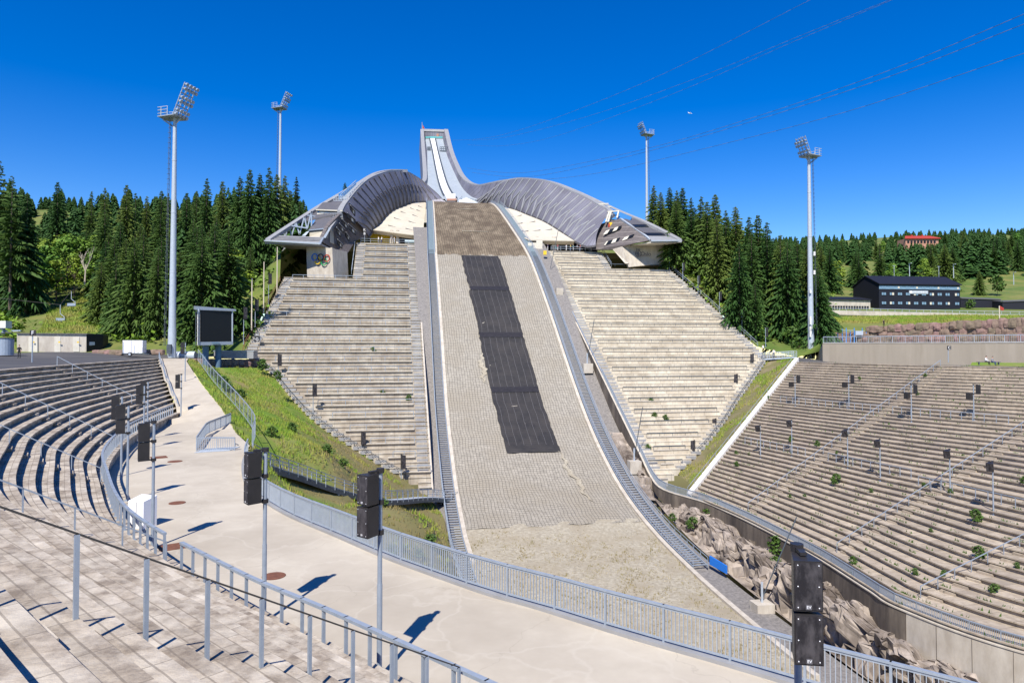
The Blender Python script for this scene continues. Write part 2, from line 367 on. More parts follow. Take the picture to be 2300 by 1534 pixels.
M['hair'] = mat('hair', (.05, .03, .02))
# ---------------------------------------------------------------- the landing slope and its frame (n downhill, w across)
AX = Vector((0.172, -0.985, 0)).normalized(); BX = Vector((-AX.y, AX.x, 0)); C0 = Vector((-17.6, 228, 0))
HZ = smooth_tab([(-6, 48.6), (0, 48), (10, 45.8), (20, 42.2), (38, 33.8), (61, 22), (81, 8), (105, -10.5), (122, -19.8), (137, -24.3), (152, -26), (167, -26.6), (185, -26.8), (215, -26.8)])
HW = [(-6, 8.7), (0, 8.8), (61, 11.3), (105, 12.1), (140, 12.3), (175, 11.6), (215, 11.6)]
hz = lambda n: lerp_tab(HZ, n)
hw = lambda n: lerp_tab(HW, n)
def H(n, w, z): q = C0 + AX * n + BX * w; return Vector((q.x, q.y, z))
def nw(p): d = Vector((p[0], p[1], 0)) - C0; return d.dot(AX), d.dot(BX)
ARC = {}
acc = 0.0
for i in range(-6, 216):
    ARC[i] = acc; acc += math.hypot(1, hz(i + 1) - hz(i))
def arc(n): i = int(math.floor(n)); return ARC.get(i, 0) + (n - i) * 1.2
def slope_uv(q): n, w = nw(q); return (w, arc(n))
def hill_strip(name, n0, n1, wl, wr, m, dz=0.0, step=2.0, cols=8, bump=0.0, kind='structure', parent=None):
    mb = MB(); k = max(1, round((n1 - n0) / step)); g = random.Random(3); rows = []
    for i in range(k + 1):
        n = n0 + (n1 - n0) * i / k; a, b = wl(n), wr(n)
        rows.append([H(n, a + (b - a) * j / cols, hz(n) + dz + (g.uniform(-1, 1) * bump if 0 < j < cols else 0)) for j in range(cols + 1)])
    mb.grid(rows[::-1]); o = mb.build(name, m, parent, smooth=True, uv=slope_uv)
    if parent is None and kind: o['kind'] = kind
    return o
hill_strip('landing_slope', 136, 215, lambda n: -hw(n) - 1.5, lambda n: hw(n) + .2, M['slope'], bump=.12, cols=14)
nets = hill_strip('slope_net', 60, 137, lambda n: -hw(n) - .1, lambda n: hw(n) + .1, M['net'], dz=.03, bump=.10, cols=22, step=1.2)
nets['kind'] = 'structure'
hill_strip('knoll', -1.5, 60.4, lambda n: -hw(n) - .1, lambda n: hw(n) + .1, M['worn'], dz=.06, bump=.06, cols=14)
# the dark mat down the middle, in its lengths
mroot = thing('slope_mat', 'long dark plastic mat laid down the middle of the landing slope', 'mat', H(61, -1, hz(61)))
from mathutils import noise as mn
ml = lambda n: -5.5 + 2.1 * (n - 61) / 56 + .35 * mn.noise(Vector((n * .5, 1.3, 0))) + .12 * mn.noise(Vector((n * 2.1, 7, 0))); mr_ = lambda n: 3.8 + 1.9 * (n - 61) / 56 + .22 * mn.noise(Vector((n * .6, 4.3, 0))) + .12 * mn.noise(Vector((n * 2.3, 9, 0)))
for a, b in ((60.8, 74.2), (75, 88.4), (89.3, 101.6), (102.6, 117.2)):
    hill_strip('mat_panel', a, b, ml, mr_, M['turf'], dz=.16, parent=mroot, step=.6, bump=.06)
for a in (73.9, 88.1, 101.4):
    mb = MB(); mb.slab([H(a, ml(a) + .1, hz(a) + .2), H(a, mr_(a) - .1, hz(a) + .2)], [H(a + 1.25, ml(a) + .1, hz(a + 1.25) + .2), H(a + 1.25, mr_(a) - .1, hz(a + 1.25) + .2)], (0, 0, .12))
    mb.build('overlap_band', M['black'], mroot)
mb = MB()
for j in range(7):
    f = .08 + .14 * j; pts = [H(n, ml(n) + (mr_(n) - ml(n)) * f, hz(n) + .26) for n in np.arange(61.5, 117, 1.5)]
    for a, b in zip(pts[:-1], pts[1:]): mb.bar(a, b, .055, .03)
mb.build('holding_cord', M['roofgrey'], mroot)
# pale scrape beside the mat and along the lower net
mb = MB()
for (a, b, w0, wd) in ((93, 101, -4.75, .9), (117, 132, 5.2, .7)):
    L1 = []; L2 = []
    for i in range(25):
        n = a + (b - a) * i / 24; g = math.sin(i * 1.7) * .25 + math.sin(i * .6) * .3; ww = w0 + (0.0 if a < 100 else (n - 117) * .13) + g
        L1.append(H(n, ww - wd / 2 * math.sin(math.pi * i / 24 + .1), hz(n) + .17)); L2.append(H(n, ww + wd / 2 * math.sin(math.pi * i / 24 + .1), hz(n) + .17))
    mb.loft(L1, L2)
o = mb.build('bare_gravel', M['slope']); o['kind'] = 'structure'
# kerbs along the slope
for s in (-1, 1):
    mb = MB(); ns = list(np.arange(-1.5, 178, 1.5)); lo = 2 if s > 0 else 0
    A = [H(n, s * (hw(n) + .0), hz(n) + .28) for n in ns]; B = [H(n, s * (hw(n) + .55), hz(n) + .28) for n in ns]
    if s < 0: A, B = A[:100], B[:100]
    mb.slab(A, B, (0, 0, -.9))
    tag(mb.build('kerb', M['conc']), 'pale concrete edging beam along the %s edge of the landing slope' % ('left' if s < 0 else 'right'), 'kerb')
# white hill size lines on the knoll
for n, w0, w1, lab in ((22, -2.2, 3.2, 'upper'), (44, -3.5, 3.5, 'lower')):
    mb = MB(); mb.bar(H(n, w0, hz(n) + .2), H(n, w1, hz(n) + .2), .3, .05)
    tag(mb.build('marker_lath', M['pale']), lab + ' pale marker lath lying across the worn brown knoll', 'marker')
# gravel beside the stairs
hill_strip('gravel_left', 40, 150, lambda n: -16.6, lambda n: -hw(n) - .4, M['gravel'], dz=-.35, cols=3, bump=.08)
hill_strip('gravel_right', 40, 178, lambda n: hw(n) + .4, lambda n: 17.6 if n < 122 else 17.6 - min(1, (n - 122) / 8) * 1.6, M['gravel'], dz=-.35, cols=4, bump=.1)

# ---------------------------------------------------------------- the two straight grandstands beside the slope
NR, N0, Z0, RUN, RISE = 78, 52.0, 25.0, 74 / 78, 46.4 / 78
SL = RISE / RUN
zs = lambda n: Z0 - SL * (n - N0)
def on_stand(u, v):
    r = ray(u, v); lo, hi = 60.0, 240.0   # z = zs(n(p))
    for _ in range(60):
        y = (lo + hi) / 2; p = r * (y / r.y); n, w = nw(p)
        if p.z < zs(n): lo, hi = lo, y
        else: lo, hi = y, hi
        # ray starts above the plane near the camera
    return nw(r * (y / r.y))
def solve_stand(u, v):
    best = None
    for y in np.arange(70, 215, .25):
        p = P(u, v, y); n, w = nw(p); e = abs(p.z - zs(n))
        if best is None or e < best[0]: best = (e, n, w)
    return best[1], best[2]
LOUT = [solve_stand(u, v) for u, v in ((640, 622), (605, 690), (548, 795), (575, 812), (613, 838), (650, 884), (691, 930), (742, 970), (793, 1005), (860, 1045), (928, 1082), (960, 1097))]
ROUT = [solve_stand(u, v) for u, v in ((1503, 607), (1560, 655), (1640, 728), (1722, 805), (1690, 852), (1655, 900), (1620, 955), (1580, 1005), (1540, 1045), (1490, 1085))]
LT = sorted([(n, w) for n, w in LOUT]); RT = sorted([(n, w) for n, w in ROUT])
def wo_left(n): return -31.0 if n < LT[0][0] else min(lerp_tab(LT, n), -18.0)
def wo_right(n): return 33.0 if n < RT[0][0] else max(lerp_tab(RT, n), 20.0)
wi_left = lambda n: -16.2
wi_right = lambda n: 16.9 + 1.6 * max(0, (n - 60) / 66)
def stand_uv(q): n, w = nw(q); return (w, q[2] * 1.3)
def grandstand(side):
    wi, wo_ = (wi_left, wo_left) if side < 0 else (wi_right, wo_right)
    nm = 'left' if side < 0 else 'right'
    root = thing('grandstand', 'steep grandstand of pale concrete terraces %s the landing slope' % ('left of' if side < 0 else 'right of'), 'grandstand', H(N0 + 37, wi(N0 + 37), zs(N0 + 37)))
    mb = MB(); sts = [MB(), MB()]; over = .30 if side < 0 else .12
    prev = None
    for k in range(-2 if side < 0 else 0, NR):
        n0, n1 = N0 + k * RUN, N0 + (k + 1) * RUN; z = Z0 - k * RISE; a, b = wi(n0), wo_(n0 + .5)
        if abs(b) < abs(a) + 1.5: b = a + side * 1.5
        a, b = min(a, b), max(a, b)
        q = lambda zz, e=0.0: [H(n0 - .5, a, zz), H(n0 - .5, b, zz), H(n1 + e, b, zz), H(n1 + e, a, zz)]
        mb.hexa(q(z - RISE - .5), q(z)); nz_ = .10 if side < 0 else .06
        if k % 3 != 2: mb.hexa([H(n1, a, z - .10), H(n1, b, z - .10), H(n1 + nz_, b, z - .10), H(n1 + nz_, a, z - .10)], [H(n1, a, z - .004), H(n1, b, z - .004), H(n1 + nz_, b, z - .004), H(n1 + nz_, a, z - .004)])
        if k % 3 == 2:
            aa, bb = (a + 2.2, b - 2.2) if b - a > 6 else (a, b)
            lip = MB(); lip.hexa([H(n1 - .3, aa, z + .004), H(n1 - .3, bb, z + .004), H(n1 + over, bb, z + .004), H(n1 + over, aa, z + .004)], [H(n1 - .3, aa, z + .15), H(n1 - .3, bb, z + .15), H(n1 + over, bb, z + .15), H(n1 + over, aa, z + .15)]); lip.build('terrace_edge', M['conc'], root)
        if prev is not None:
            for e, (p_, q_) in enumerate(zip(prev, (a, b))):
                if abs(p_ - q_) > 2.0 and sts[e].v: sts[e].build('aisle_stair', M['trim'], root); sts[e] = MB()
        prev = (a, b)
        # half steps of the aisles at both ends
        for (e0, e1), st in zip(((a + .25, a + 1.9), (b - 1.9, b - .25)), sts):
            if b - a > 6: st.hexa([H(n1 - .02, e0, z - RISE - .2), H(n1 - .02, e1, z - RISE - .2), H(n1 + .45, e1, z - RISE - .2), H(n1 + .45, e0, z - RISE - .2)], [H(n1 - .02, e0, z - RISE * .5), H(n1 - .02, e1, z - RISE * .5), H(n1 + .45, e1, z - RISE * .5), H(n1 + .45, e0, z - RISE * .5)])
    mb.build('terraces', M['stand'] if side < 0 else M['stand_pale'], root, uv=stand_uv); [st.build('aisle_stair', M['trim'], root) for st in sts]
    # closing wall on the slope side
    ns = list(np.arange(N0, 127, 2.0)); w0 = [wi(n) - side * .02 for n in ns]
    mb = MB(); A = [H(n, w, zs(n) + .35) for n, w in zip(ns, w0)]; B = [H(n, w, min(zs(n), hz(n)) - 3.5) for n, w in zip(ns, w0)]
    if side < 0:
        mb.slab(A, B, BX * .3); mb.build('side_wall', M['conc'], root)
    ordn = ['topmost', 'second', 'third', 'fourth', 'fifth', 'sixth', 'seventh', 'eighth', 'ninth', 'tenth', 'eleventh', 'twelfth', 'thirteenth', 'fourteenth', 'fifteenth', 'sixteenth', 'seventeenth', 'eighteenth', 'nineteenth', 'twentieth', 'twenty-first', 'twenty-second', 'twenty-third', 'twenty-fourth', 'twenty-fifth', 'lowest']
    ms = M['steel'] if side < 0 else M['steel_dark']
    for j, k in enumerate(range(2, NR, 3)):
        n1 = N0 + (k + 1) * RUN + over - .12; z = Z0 - k * RISE + .15; a, b = sorted((wi(n1), wo_(n1)))
        if b - a > 6: a, b = a + 2.2, b - 2.2
        if b - a < 2: continue
        rail = MB()
        if side < 0: rail.bar(H(n1, a, z + .85), H(n1, b, z + .85), .09, .09)
        else: rail.bar(H(n1, a, z + .55), H(n1, b, z + .55), .07, .16)
        c = max(2, round((b - a) / 2.4))
        for i in range(c + 1):
            w = a + (b - a) * i / c; h = .85 if side < 0 else .55
            rail.bar(H(n1, w, z), H(n1, w, z + h), .08 if side < 0 else .06)
        tag(rail.build('terrace_rail', ms), ('%s rail from the top on the grandstand %s the landing slope' % (ordn[j], 'left of' if side < 0 else 'right of')), 'rail', 'rails across the %s grandstand' % nm)
    return root
grandstand(-1); grandstand(1)

# ---------------------------------------------------------------- curved terrace at left, walkway
RIM = catmull([(16, -3, 0), (12, 2, 0), (8.5, 5.5, 0), (4.0, 9.8, 0), (-3.9, 16.9, 0), (-8.2, 20.6, 0), (-15.3, 27.8, 0), (-21.4, 36.6, 0), (-26.3, 44.6, 0), (-31.8, 57, 0), (-35.6, 69, 0), (-37.8, 77, 0), (-42.2, 94, 0), (-46.7, 112, 0)], 10)
RIM = resample(RIM, .8)
ZR, NT, TR, TZ = -7.6, 16, .66, .375
ZW = -8.4
rn = []
for i in range(len(RIM)):
    t = (RIM[min(i + 1, len(RIM) - 1)] - RIM[max(i - 1, 0)]).normalized(); rn.append(Vector((-t.y, t.x, 0)))
# smooth normals
for _ in range(6): rn = [(rn[max(i - 1, 0)] + rn[i] * 2 + rn[min(i + 1, len(rn) - 1)]).normalized() for i in range(len(rn))]
def tp(i, k, z): q = RIM[i] + rn[i] * (k * TR); return Vector((q.x, q.y, z))
def jend(k):
    ylim = 76 + 2.0 * min(k, NT); best = len(RIM) - 1
    for i in range(len(RIM)):
        if RIM[i].y + rn[i].y * k * TR > ylim: return i
    return best
arcr = [0.0]
for a, b in zip(RIM[:-1], RIM[1:]): arcr.append(arcr[-1] + (b - a).length)
def rim_index(x, y): return min(range(len(RIM)), key=lambda i: (RIM[i].x - x) ** 2 + (RIM[i].y - y) ** 2)
troot = thing('seating_terrace', 'curved old concrete seating terrace sweeping round from the foreground to the left plaza', 'terrace', (-30, 40, -5))
g = random.Random(5)
mb = MB(); uvt = {}
def addrow(mb, A, B, va, vb):
    b0 = len(mb.v); mb.loft(A, B)
    for i in range(len(A)): uvt[b0 + i] = (arcr[i], va); uvt[b0 + len(A) + i] = (arcr[i], vb)
for k in range(NT):
    e = jend(k + 1); z = ZR + TZ * k; wob = [0.008 * math.sin(i * 1.3 + k) + g.uniform(-.006, .006) for i in range(e + 1)]
    nose = [tp(i, k, z + wob[i]) - rn[i] * .15 for i in range(e + 1)]
    addrow(mb, nose, [tp(i, k + 1, z + wob[i]) for i in range(e + 1)], k + .1, k + .95)
    addrow(mb, [q - Vector((0, 0, .11)) for q in nose], nose, k + .02, k + .1)
    zb = z - TZ - .02 if k else ZW - .5
    addrow(mb, [Vector((tp(i, k, 0).x, tp(i, k, 0).y, zb)) for i in range(e + 1)], [tp(i, k, z - .06) for i in range(e + 1)], k + .97, k + 1.0)
    q = tp(e, k, z); q2 = tp(e, k + 1, z); b0 = len(mb.v); mb.quad((q.x, q.y, ZW - 1), (q2.x, q2.y, ZW - 1), q2, q)
    for i in range(4): uvt[b0 + i] = (0, k)
uvl = [uvt.get(i, (0, 0)) for i in range(len(mb.v))]
idx = iter(range(len(mb.v)))
mb.build('benches', M['tier'], troot, uv=lambda q, it=idx: uvl[next(it)])
# aisles: half-step blocks and handrails
AISLES = []
for (x, y, sd) in ((-36.3, 71.5, 1), (-29.6, 51, 1), (-22.3, 38, 1), (-11.7, 24.1, 1), (-.62, 13.95, 1)):
    i = rim_index(x, y); AISLES.append((i, sd))
uvb = lambda q: (q[0] * .7 + q[1] * .7, q[2])
for a, (i, sd) in enumerate(AISLES):
    blk = MB()
    t = Vector((rn[i].y, -rn[i].x, 0))
    for k in range(NT - 1):
        z = ZR + TZ * (k + .5); c = RIM[i] + rn[i] * (k * TR + TR - .14) - t * .55; dx = .95 / 2
        lo = [c - t * dx - rn[i] * .17, c + t * dx - rn[i] * .17, c + t * dx + rn[i] * .16, c - t * dx + rn[i] * .16]
        blk.hexa([Vector((q.x, q.y, z - .2)) for q in lo], [Vector((q.x, q.y, z)) for q in lo])
    blk.build('aisle_stair', M['tier'], troot, uv=uvb)

def railing(name, label, cat, pts, h, spacing, post, rail, ms, mid=0, bars=None, group=None, postshape='box', gap=0.0, foot=False, barmat=None, railmat=None, resm=None):
    """A railing on the given foot line: rails, single posts, and the bars between two posts as one panel."""
    pts = resample(pts, resm or spacing); root = thing(name, label, cat, pts[0], group)
    up = Vector((0, 0, 1)); top = [p + up * h for p in pts]
    mb = MB()
    for a, b in zip(top[:-1], top[1:]): mb.bar(a - (b - a).normalized() * .02, b + (b - a).normalized() * .02, rail[0], rail[1])
    mb.build('top_rail', railmat or ms, root)
    for j in range(mid):
        mb = MB(); zz = h * (j + 1) / (mid + 1)
        for a, b in zip(pts[:-1], pts[1:]): mb.bar(a + up * zz, b + up * zz, rail[0] * .7, rail[0] * .7)
        mb.build('mid_rail', ms, root)
    if bars:
        for zz in (.08, h - .07):
            mb = MB()
            for a, b in zip(pts[:-1], pts[1:]): mb.bar(a + up * zz, b + up * zz, .04, .05)
            mb.build('panel_rail', ms, root)
        for a, b in zip(pts[:-1], pts[1:]):
            mb = MB(); c = max(1, round((b - a).length / bars[0])); d = (b - a).normalized()
            for i in range(1, c):
                q = a + (b - a) * (i / c); mb.bar(q + up * .09, q + up * (h - .08), bars[1], bars[2], up=d)
            mb.build('bar_panel', barmat or ms, root)
    mbp = None; first = None
    for i, q in enumerate(pts):
        d = (pts[min(i + 1, len(pts) - 1)] - pts[max(i - 1, 0)]); rz = math.atan2(d.y, d.x)
        if first is None:
            mbp = MB(); mbp.bar((0, 0, 0), (0, 0, h - rail[1] / 2), post[0], post[1], up=(0, 1, 0))
            if foot: mbp.box((0, 0, .012), (.17, .17, .024))
            me = mbp.build('post', ms, base=(0, 0, 0)); first = me.data; bpy.data.objects.remove(me)
        po = bpy.data.objects.new('post', first); col.objects.link(po); po.parent = root; po.location = q - pts[0]; po.rotation_euler = (0, 0, rz)
    return root
# rim railing in its three runs
i4 = rim_index(-11.7, 24.1)
def rimline(i0, i1, k=.28, z=ZR): return [tp(i, k, z) for i in range(i0, i1 + 1)]
railing('rim_railing', 'grey steel railing along the terrace rim in the foreground, nearest the camera', 'railing', rimline(rim_index(12, 2), i4 - 1), 1.0, .95, (.05, .085), (.13, .075), M['steel'], foot=True)
railing('rim_railing', 'grey steel railing curving along the terrace rim beyond the white cabinet', 'railing', rimline(i4 + 1, rim_index(-37.6, 76)), 1.0, .95, (.05, .085), (.13, .075), M['steel'], foot=True)
# railing climbing along the end of the rows
EL = [tp(jend(k + 1), k + .2, ZR + TZ * k) for k in range(NT)]
railing('end_railing', 'steel railing climbing the ramp along the ends of the terrace rows', 'railing', EL, 1.0, 2.0, (.05, .05), (.08, .06), M['steel'], mid=1)
# aisle handrails
names = ['thin steel handrail on the far aisle beside the letter F sign', 'thin steel handrail on the aisle below the far letter F aisle', 'thin steel handrail on the middle aisle of the curved terrace', 'thin steel handrail ending at the gap in the rim railing', 'dark weathered handrail on square posts crossing the foreground']
for a, (i, sd) in enumerate(AISLES):
    t = Vector((rn[i].y, -rn[i].x, 0)); k1 = NT - 1 if a != 4 else 13.4
    base = [tp(i, k1, ZR + TZ * k1) + Vector((0, 0, 0)), tp(i, .6, ZR)]
    base = [base[0] + (base[1] - base[0]) * (j / 60) for j in range(61)]
    if a == 4: railing('aisle_handrail', names[a], 'handrail', base, 1.18, 1.0, (.058, .045), (.035, .025), M['steel'], railmat=M['cable'])
    else: railing('aisle_handrail', names[a], 'handrail', base, .92, 1.55, (.045, .045), (.045, .045), M['steel'])

# walkway outer edge, seen through the bar fence
WE = [Pz(u, v, ZW) for u, v in ((551, 1018), (543, 1045), (548, 1082), (575, 1115), (640, 1157), (755, 1207), (863, 1254), (970, 1294), (1096, 1338), (1200, 1367), (1400, 1430), (1588, 1484), (1752, 1533))]
WE = [Vector((p.x, p.y, ZW)) for p in WE] + [Vector((12.5, 12.6, ZW)), Vector((17.5, 7.5, ZW)), Vector((23, 1, ZW))]
WE = catmull(WE, 6)
def wz(y): return ZW + max(0.0, (y - 70) / 38) * 6.35 if y < 108 else -2.05
CHAIN = [(535, 968, 66.5), (509, 913, 80), (483, 866, 90), (457, 822, 103)]
RE = [(-22.2, 58, 0), (-26.6, 66, 0), (-33.2, 78, 0), (-41.5, 91, 0), (-50.5, 106, 0), (-53.5, 113, 0)]
RE = [Vector((x, y, wz(y))) for x, y, _ in RE]
wb = [tp(i, 0, ZW) for i in range(0, jend(1))] + [Vector((q.x, q.y, wz(q.y))) for q in [tp(jend(k + 1), k + .5, 0) for k in range(NT)]] + [Vector((-58, 113, -2.05))] + RE[::-1] + WE
patch('walkway', [(p.x, p.y, p.z) for p in wb], M['walk'], res=2.5, zf=lambda x, y: wz(y))
# low kerb under the fence and the bar fence itself
mb = MB(); A = [p + Vector((0, 0, .0)) for p in WE]
dn = [Vector(((WE[min(i + 1, len(WE) - 1)] - WE[max(i - 1, 0)]).y, -(WE[min(i + 1, len(WE) - 1)] - WE[max(i - 1, 0)]).x, 0)).normalized() for i in range(len(WE))]
mb.slab([p + d * .02 + Vector((0, 0, .10)) for p, d in zip(WE, dn)], [p - d * .35 + Vector((0, 0, .10)) for p, d in zip(WE, dn)], (0, 0, -.5))
tag(mb.build('fence_kerb', M['trim']), 'worn pale kerb running under the bar fence of the walkway', 'kerb')
railing('bar_fence', 'long galvanised bar fence along the outer edge of the walkway', 'fence', [p - d * .18 + Vector((0, 0, .10)) for p, d in zip(WE, dn)], 1.02, 1.9, (.06, .06), (.09, .06), M['steel'], bars=(.115, .05, .012), barmat=M['steel_light'])
# retaining wall below the walkway, above the outrun
RW = [p - d * .36 for p, d in zip(WE, dn)][36:]
mb = MB(); mb.slab([p + Vector((0, 0, -.05)) for p in RW], [p + Vector((0, 0, -19)) for p in RW], dn[40] * .5)
tag(mb.build('retaining_wall', M['wallconc']), 'concrete wall dropping from the walkway to the outrun', 'wall')

# ---------------------------------------------------------------- the large bowl terrace at right
Bc = [(26.3, 100), (29.3, 88), (31.2, 76), (31.9, 70), (32.2, 62), (32.6, 57.5), (36.8, 49.5), (48, 39.5), (64, 28), (82, 14)]
Tc = [(55, 131), (67, 106), (74, 97), (80, 90), (86, 82), (92, 74), (98, 64), (104, 48), (108, 25), (110, 5)]
Bs = catmull([(x, y, 0) for x, y in Bc], 14); Ts = catmull([(x, y, 0) for x, y in Tc], 14)
ZB, ZT, NB = -22.0, -3.05, 46
def bp(i, s, z=None):
    q = Bs[i] + (Ts[i] - Bs[i]) * s; return Vector((q.x, q.y, ZB + (ZT - ZB) * s if z is None else z))
broot = thing('seating_terrace', 'large weathered concrete seating terrace rising on the right, with weeds between its rows', 'terrace', (45, 80, -12))
arcb = [0.0]
for i in range(1, len(Bs)): arcb.append(arcb[-1] + (bp(i, .5) - bp(i - 1, .5)).length)
mb = MB(); uvb2 = {}
def addb(A, B, va, vb):
    b0 = len(mb.v); mb.loft(A, B)
    for i in range(len(A)): uvb2[b0 + i] = (arcb[i], va); uvb2[b0 + len(A) + i] = (arcb[i], vb)
RB = (ZT - ZB) / NB
for k in range(NB):
    z = ZB + RB * (k + 1); s0, s1 = k / NB, (k + 1) / NB
    fr = [bp(i, s0, z) - (Ts[i] - Bs[i]).normalized() * (.20 - .12 * s0) for i in range(len(Bs))]
    addb([q - Vector((0, 0, .11)) for q in fr], fr, k + .9, k + .92); addb([bp(i, s0, z - .11) for i in range(len(Bs))], [q - Vector((0, 0, .11)) for q in fr], k, k + .1)
    addb(fr, [bp(i, s1, z) for i in range(len(Bs))], k, k + .9)
    addb([bp(i, s0, z - RB - .01) for i in range(len(Bs))], [bp(i, s0, z) for i in range(len(Bs))], k + .92, k + .99)
uvl2 = [uvb2[i] for i in range(len(mb.v))]; it2 = iter(range(len(mb.v)))
mb.build('benches', M['bowl'], broot, uv=lambda q, it=it2: uvl2[next(it)])
def bowl_index(f): return int(round(f * 14))
BA = [(1.0, 'the first aisle from the white edge wall'), (3.0, 'the second aisle from the white edge wall'), (5.0, 'the third aisle from the white edge wall'), (6.55, 'the short lower aisle at the right border')]
for f, nm in BA:
    blk = MB()
    i = bowl_index(f); t = (bp(min(i + 1, len(Bs) - 1), .5, 0) - bp(i - 1, .5, 0)).normalized()
    kmax = NB - 1
    for k in range(1, kmax):
        z = ZB + RB * (k + .5) + RB; c = bp(i, (k + 1) / NB, 0) + t * .75; nrm = Vector((-t.y, t.x, 0)); nrm = nrm if nrm.dot(Ts[i] - Bs[i]) > 0 else -nrm
        lo = [c - t * .6 - nrm * .42, c + t * .6 - nrm * .42, c + t * .6 + nrm * .02, c - t * .6 + nrm * .02]
        blk.hexa([Vector((q.x, q.y, z - RB * .6)) for q in lo], [Vector((q.x, q.y, z)) for q in lo])
    blk.build('aisle_stair', M['bowl'], broot, uv=lambda q: (q[0] * .5 + q[1] * .86, q[2] / RB))
    line = [bp(i, .03 + .95 * j / 40) + Vector((0, 0, RB * .7)) for j in range(41)]
    railing('aisle_handrail', 'long galvanised handrail on %s of the right terrace' % nm, 'handrail', line, .95, 1.9, (.05, .05), (.06, .06), M['steel'])
# cross railings between the aisles
def srow(u, v):   # nearest point of the bowl surface under a pixel: (index, s)
    best = None; r = ray(u, v)
    for i in range(0, len(Bs), 2):
        for j in range(0, 47):
            q = bp(i, j / 46); d = math.hypot(1150 + FPX * 0 + (q.x / q.y) * FPX - 1150 - (u - 1150), 0) + abs((-q.z / q.y) * FPX - (v - HORIZON))
            if best is None or d < best[0]: best = (d, i, j / 46)
    return best[1], best[2]
CR = [((1745, 905), (1968, 930), 'upper cross railing between the white edge wall and the first aisle'), ((2006, 930), (2255, 966), 'upper cross railing between the first and second aisles'), ((1672, 998), (1812, 1030), 'lower cross railing between the white edge wall and the first aisle'),
      ((1850, 1035), (2036, 1083), 'lower cross railing between the first and second aisles'), ((2078, 1086), (2294, 1160), 'lower cross railing beyond the second aisle at the right border')]
for a, b, nm in CR:
    (i0, s0), (i1, s1) = srow(*a), srow(*b); s = (s0 + s1) / 2; s = (math.floor(s * NB) + .25) / NB
    line = [bp(i, s, ZB + RB * (math.floor(s * NB) + 1)) for i in range(min(i0, i1), max(i0, i1) + 1)]
    railing('cross_railing', 'galvanised ' + nm, 'railing', line, 1.05, 1.35, (.06, .06), (.07, .06), M['steel'], group='cross railings on the right terrace')
# white edge wall and its rail
mb = MB(); e0 = bp(0, -.01) ; e1 = bp(0, 1.0); nrm = Vector((-(e1 - e0).y, (e1 - e0).x, 0)).normalized()
A = [e0 + (e1 - e0) * (j / 20) + Vector((0, 0, .75)) for j in range(21)]
mb.slab(A, [q + nrm * .75 for q in A], (0, 0, -2.0))
tag(mb.build('edge_wall', M['white']), 'white sloping edge wall at the near end of the right terrace', 'wall')
railing('edge_railing', 'thin railing on the white sloping edge wall', 'railing', [q + nrm * .6 for q in A], .8, 2.5, (.04, .04), (.05, .05), M['steel'])
# rim wall of the bowl and, in one line with it, the wall along the right grandstand
RWL = [H(n, wi_right(n) - .1, zs(n) + .25) for n in np.arange(53, 125.5, 2.0)]
j0 = RWL[-1]; Brim = [Vector((p.x, p.y, ZB)) for p in Bs]
LINK = catmull([RWL[-3], RWL[-1], Vector((22.9, 103.2, -21.6)), Brim[4], Brim[12]], 6)
upper = RWL[:-3] + LINK
WALLTOP = upper + Brim[14:]
def wall_foot(p):
    n, w = nw(p)
    return min(hz(n) - .8, p.z - .8) if p.y > 90 else -29.0
corner = min(range(len(WALLTOP)), key=lambda i: (WALLTOP[i] - Vector((32.9, 57.0, ZB))).length)
wall = thing('rim_wall', 'tall stained concrete wall below the right terrace, bending round to bright panels', 'wall', WALLTOP[corner])
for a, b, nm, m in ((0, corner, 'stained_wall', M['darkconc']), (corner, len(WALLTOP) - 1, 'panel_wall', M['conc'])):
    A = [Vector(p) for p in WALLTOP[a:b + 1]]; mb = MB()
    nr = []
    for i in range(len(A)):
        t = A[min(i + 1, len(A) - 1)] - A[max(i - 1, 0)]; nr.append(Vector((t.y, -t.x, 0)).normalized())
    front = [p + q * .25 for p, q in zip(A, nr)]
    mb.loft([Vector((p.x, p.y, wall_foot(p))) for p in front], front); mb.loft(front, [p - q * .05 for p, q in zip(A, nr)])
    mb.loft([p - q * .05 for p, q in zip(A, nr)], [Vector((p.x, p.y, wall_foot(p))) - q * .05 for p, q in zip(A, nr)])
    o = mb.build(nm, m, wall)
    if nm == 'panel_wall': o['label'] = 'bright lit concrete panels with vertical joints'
    cp = MB(); cp.slab([p + q * .32 + Vector((0, 0, .03)) for p, q in zip(A, nr)], [p - q * .12 + Vector((0, 0, .03)) for p, q in zip(A, nr)], (0, 0, .10)); cp.build('coping', M['conc'], wall)
mb = MB(); A = resample([Vector(p) for p in WALLTOP[corner:]], 2.6)
for p, q in zip(A[:-1], A[1:]):
    t = (q - p).normalized(); nn = Vector((t.y, -t.x, 0)); mb.bar(p + nn * .255 + Vector((0, 0, -.05)), Vector((p.x, p.y, -29)) + nn * .255, .06, .02, up=t)
mb.build('panel_joint', M['darkconc'], wall)
railing('rim_fence', 'galvanised bar fence following the wall top below the right terrace', 'fence', [p + Vector((0, 0, .13)) for p in upper[24:-2]] + [p + Vector((0, 0, .13)) for p in Brim[14:]], 1.0, 2.1, (.07, .07), (.09, .06), M['steel'], bars=(.14, .07, .015), barmat=M['steel'])
railing('wall_handrail', 'flat steel handrail on the sloping wall beside the right grandstand', 'handrail', [p + Vector((0, 0, .05)) for p in upper[:25]], .45, 3.0, (.05, .05), (.16, .10), M['steel'])
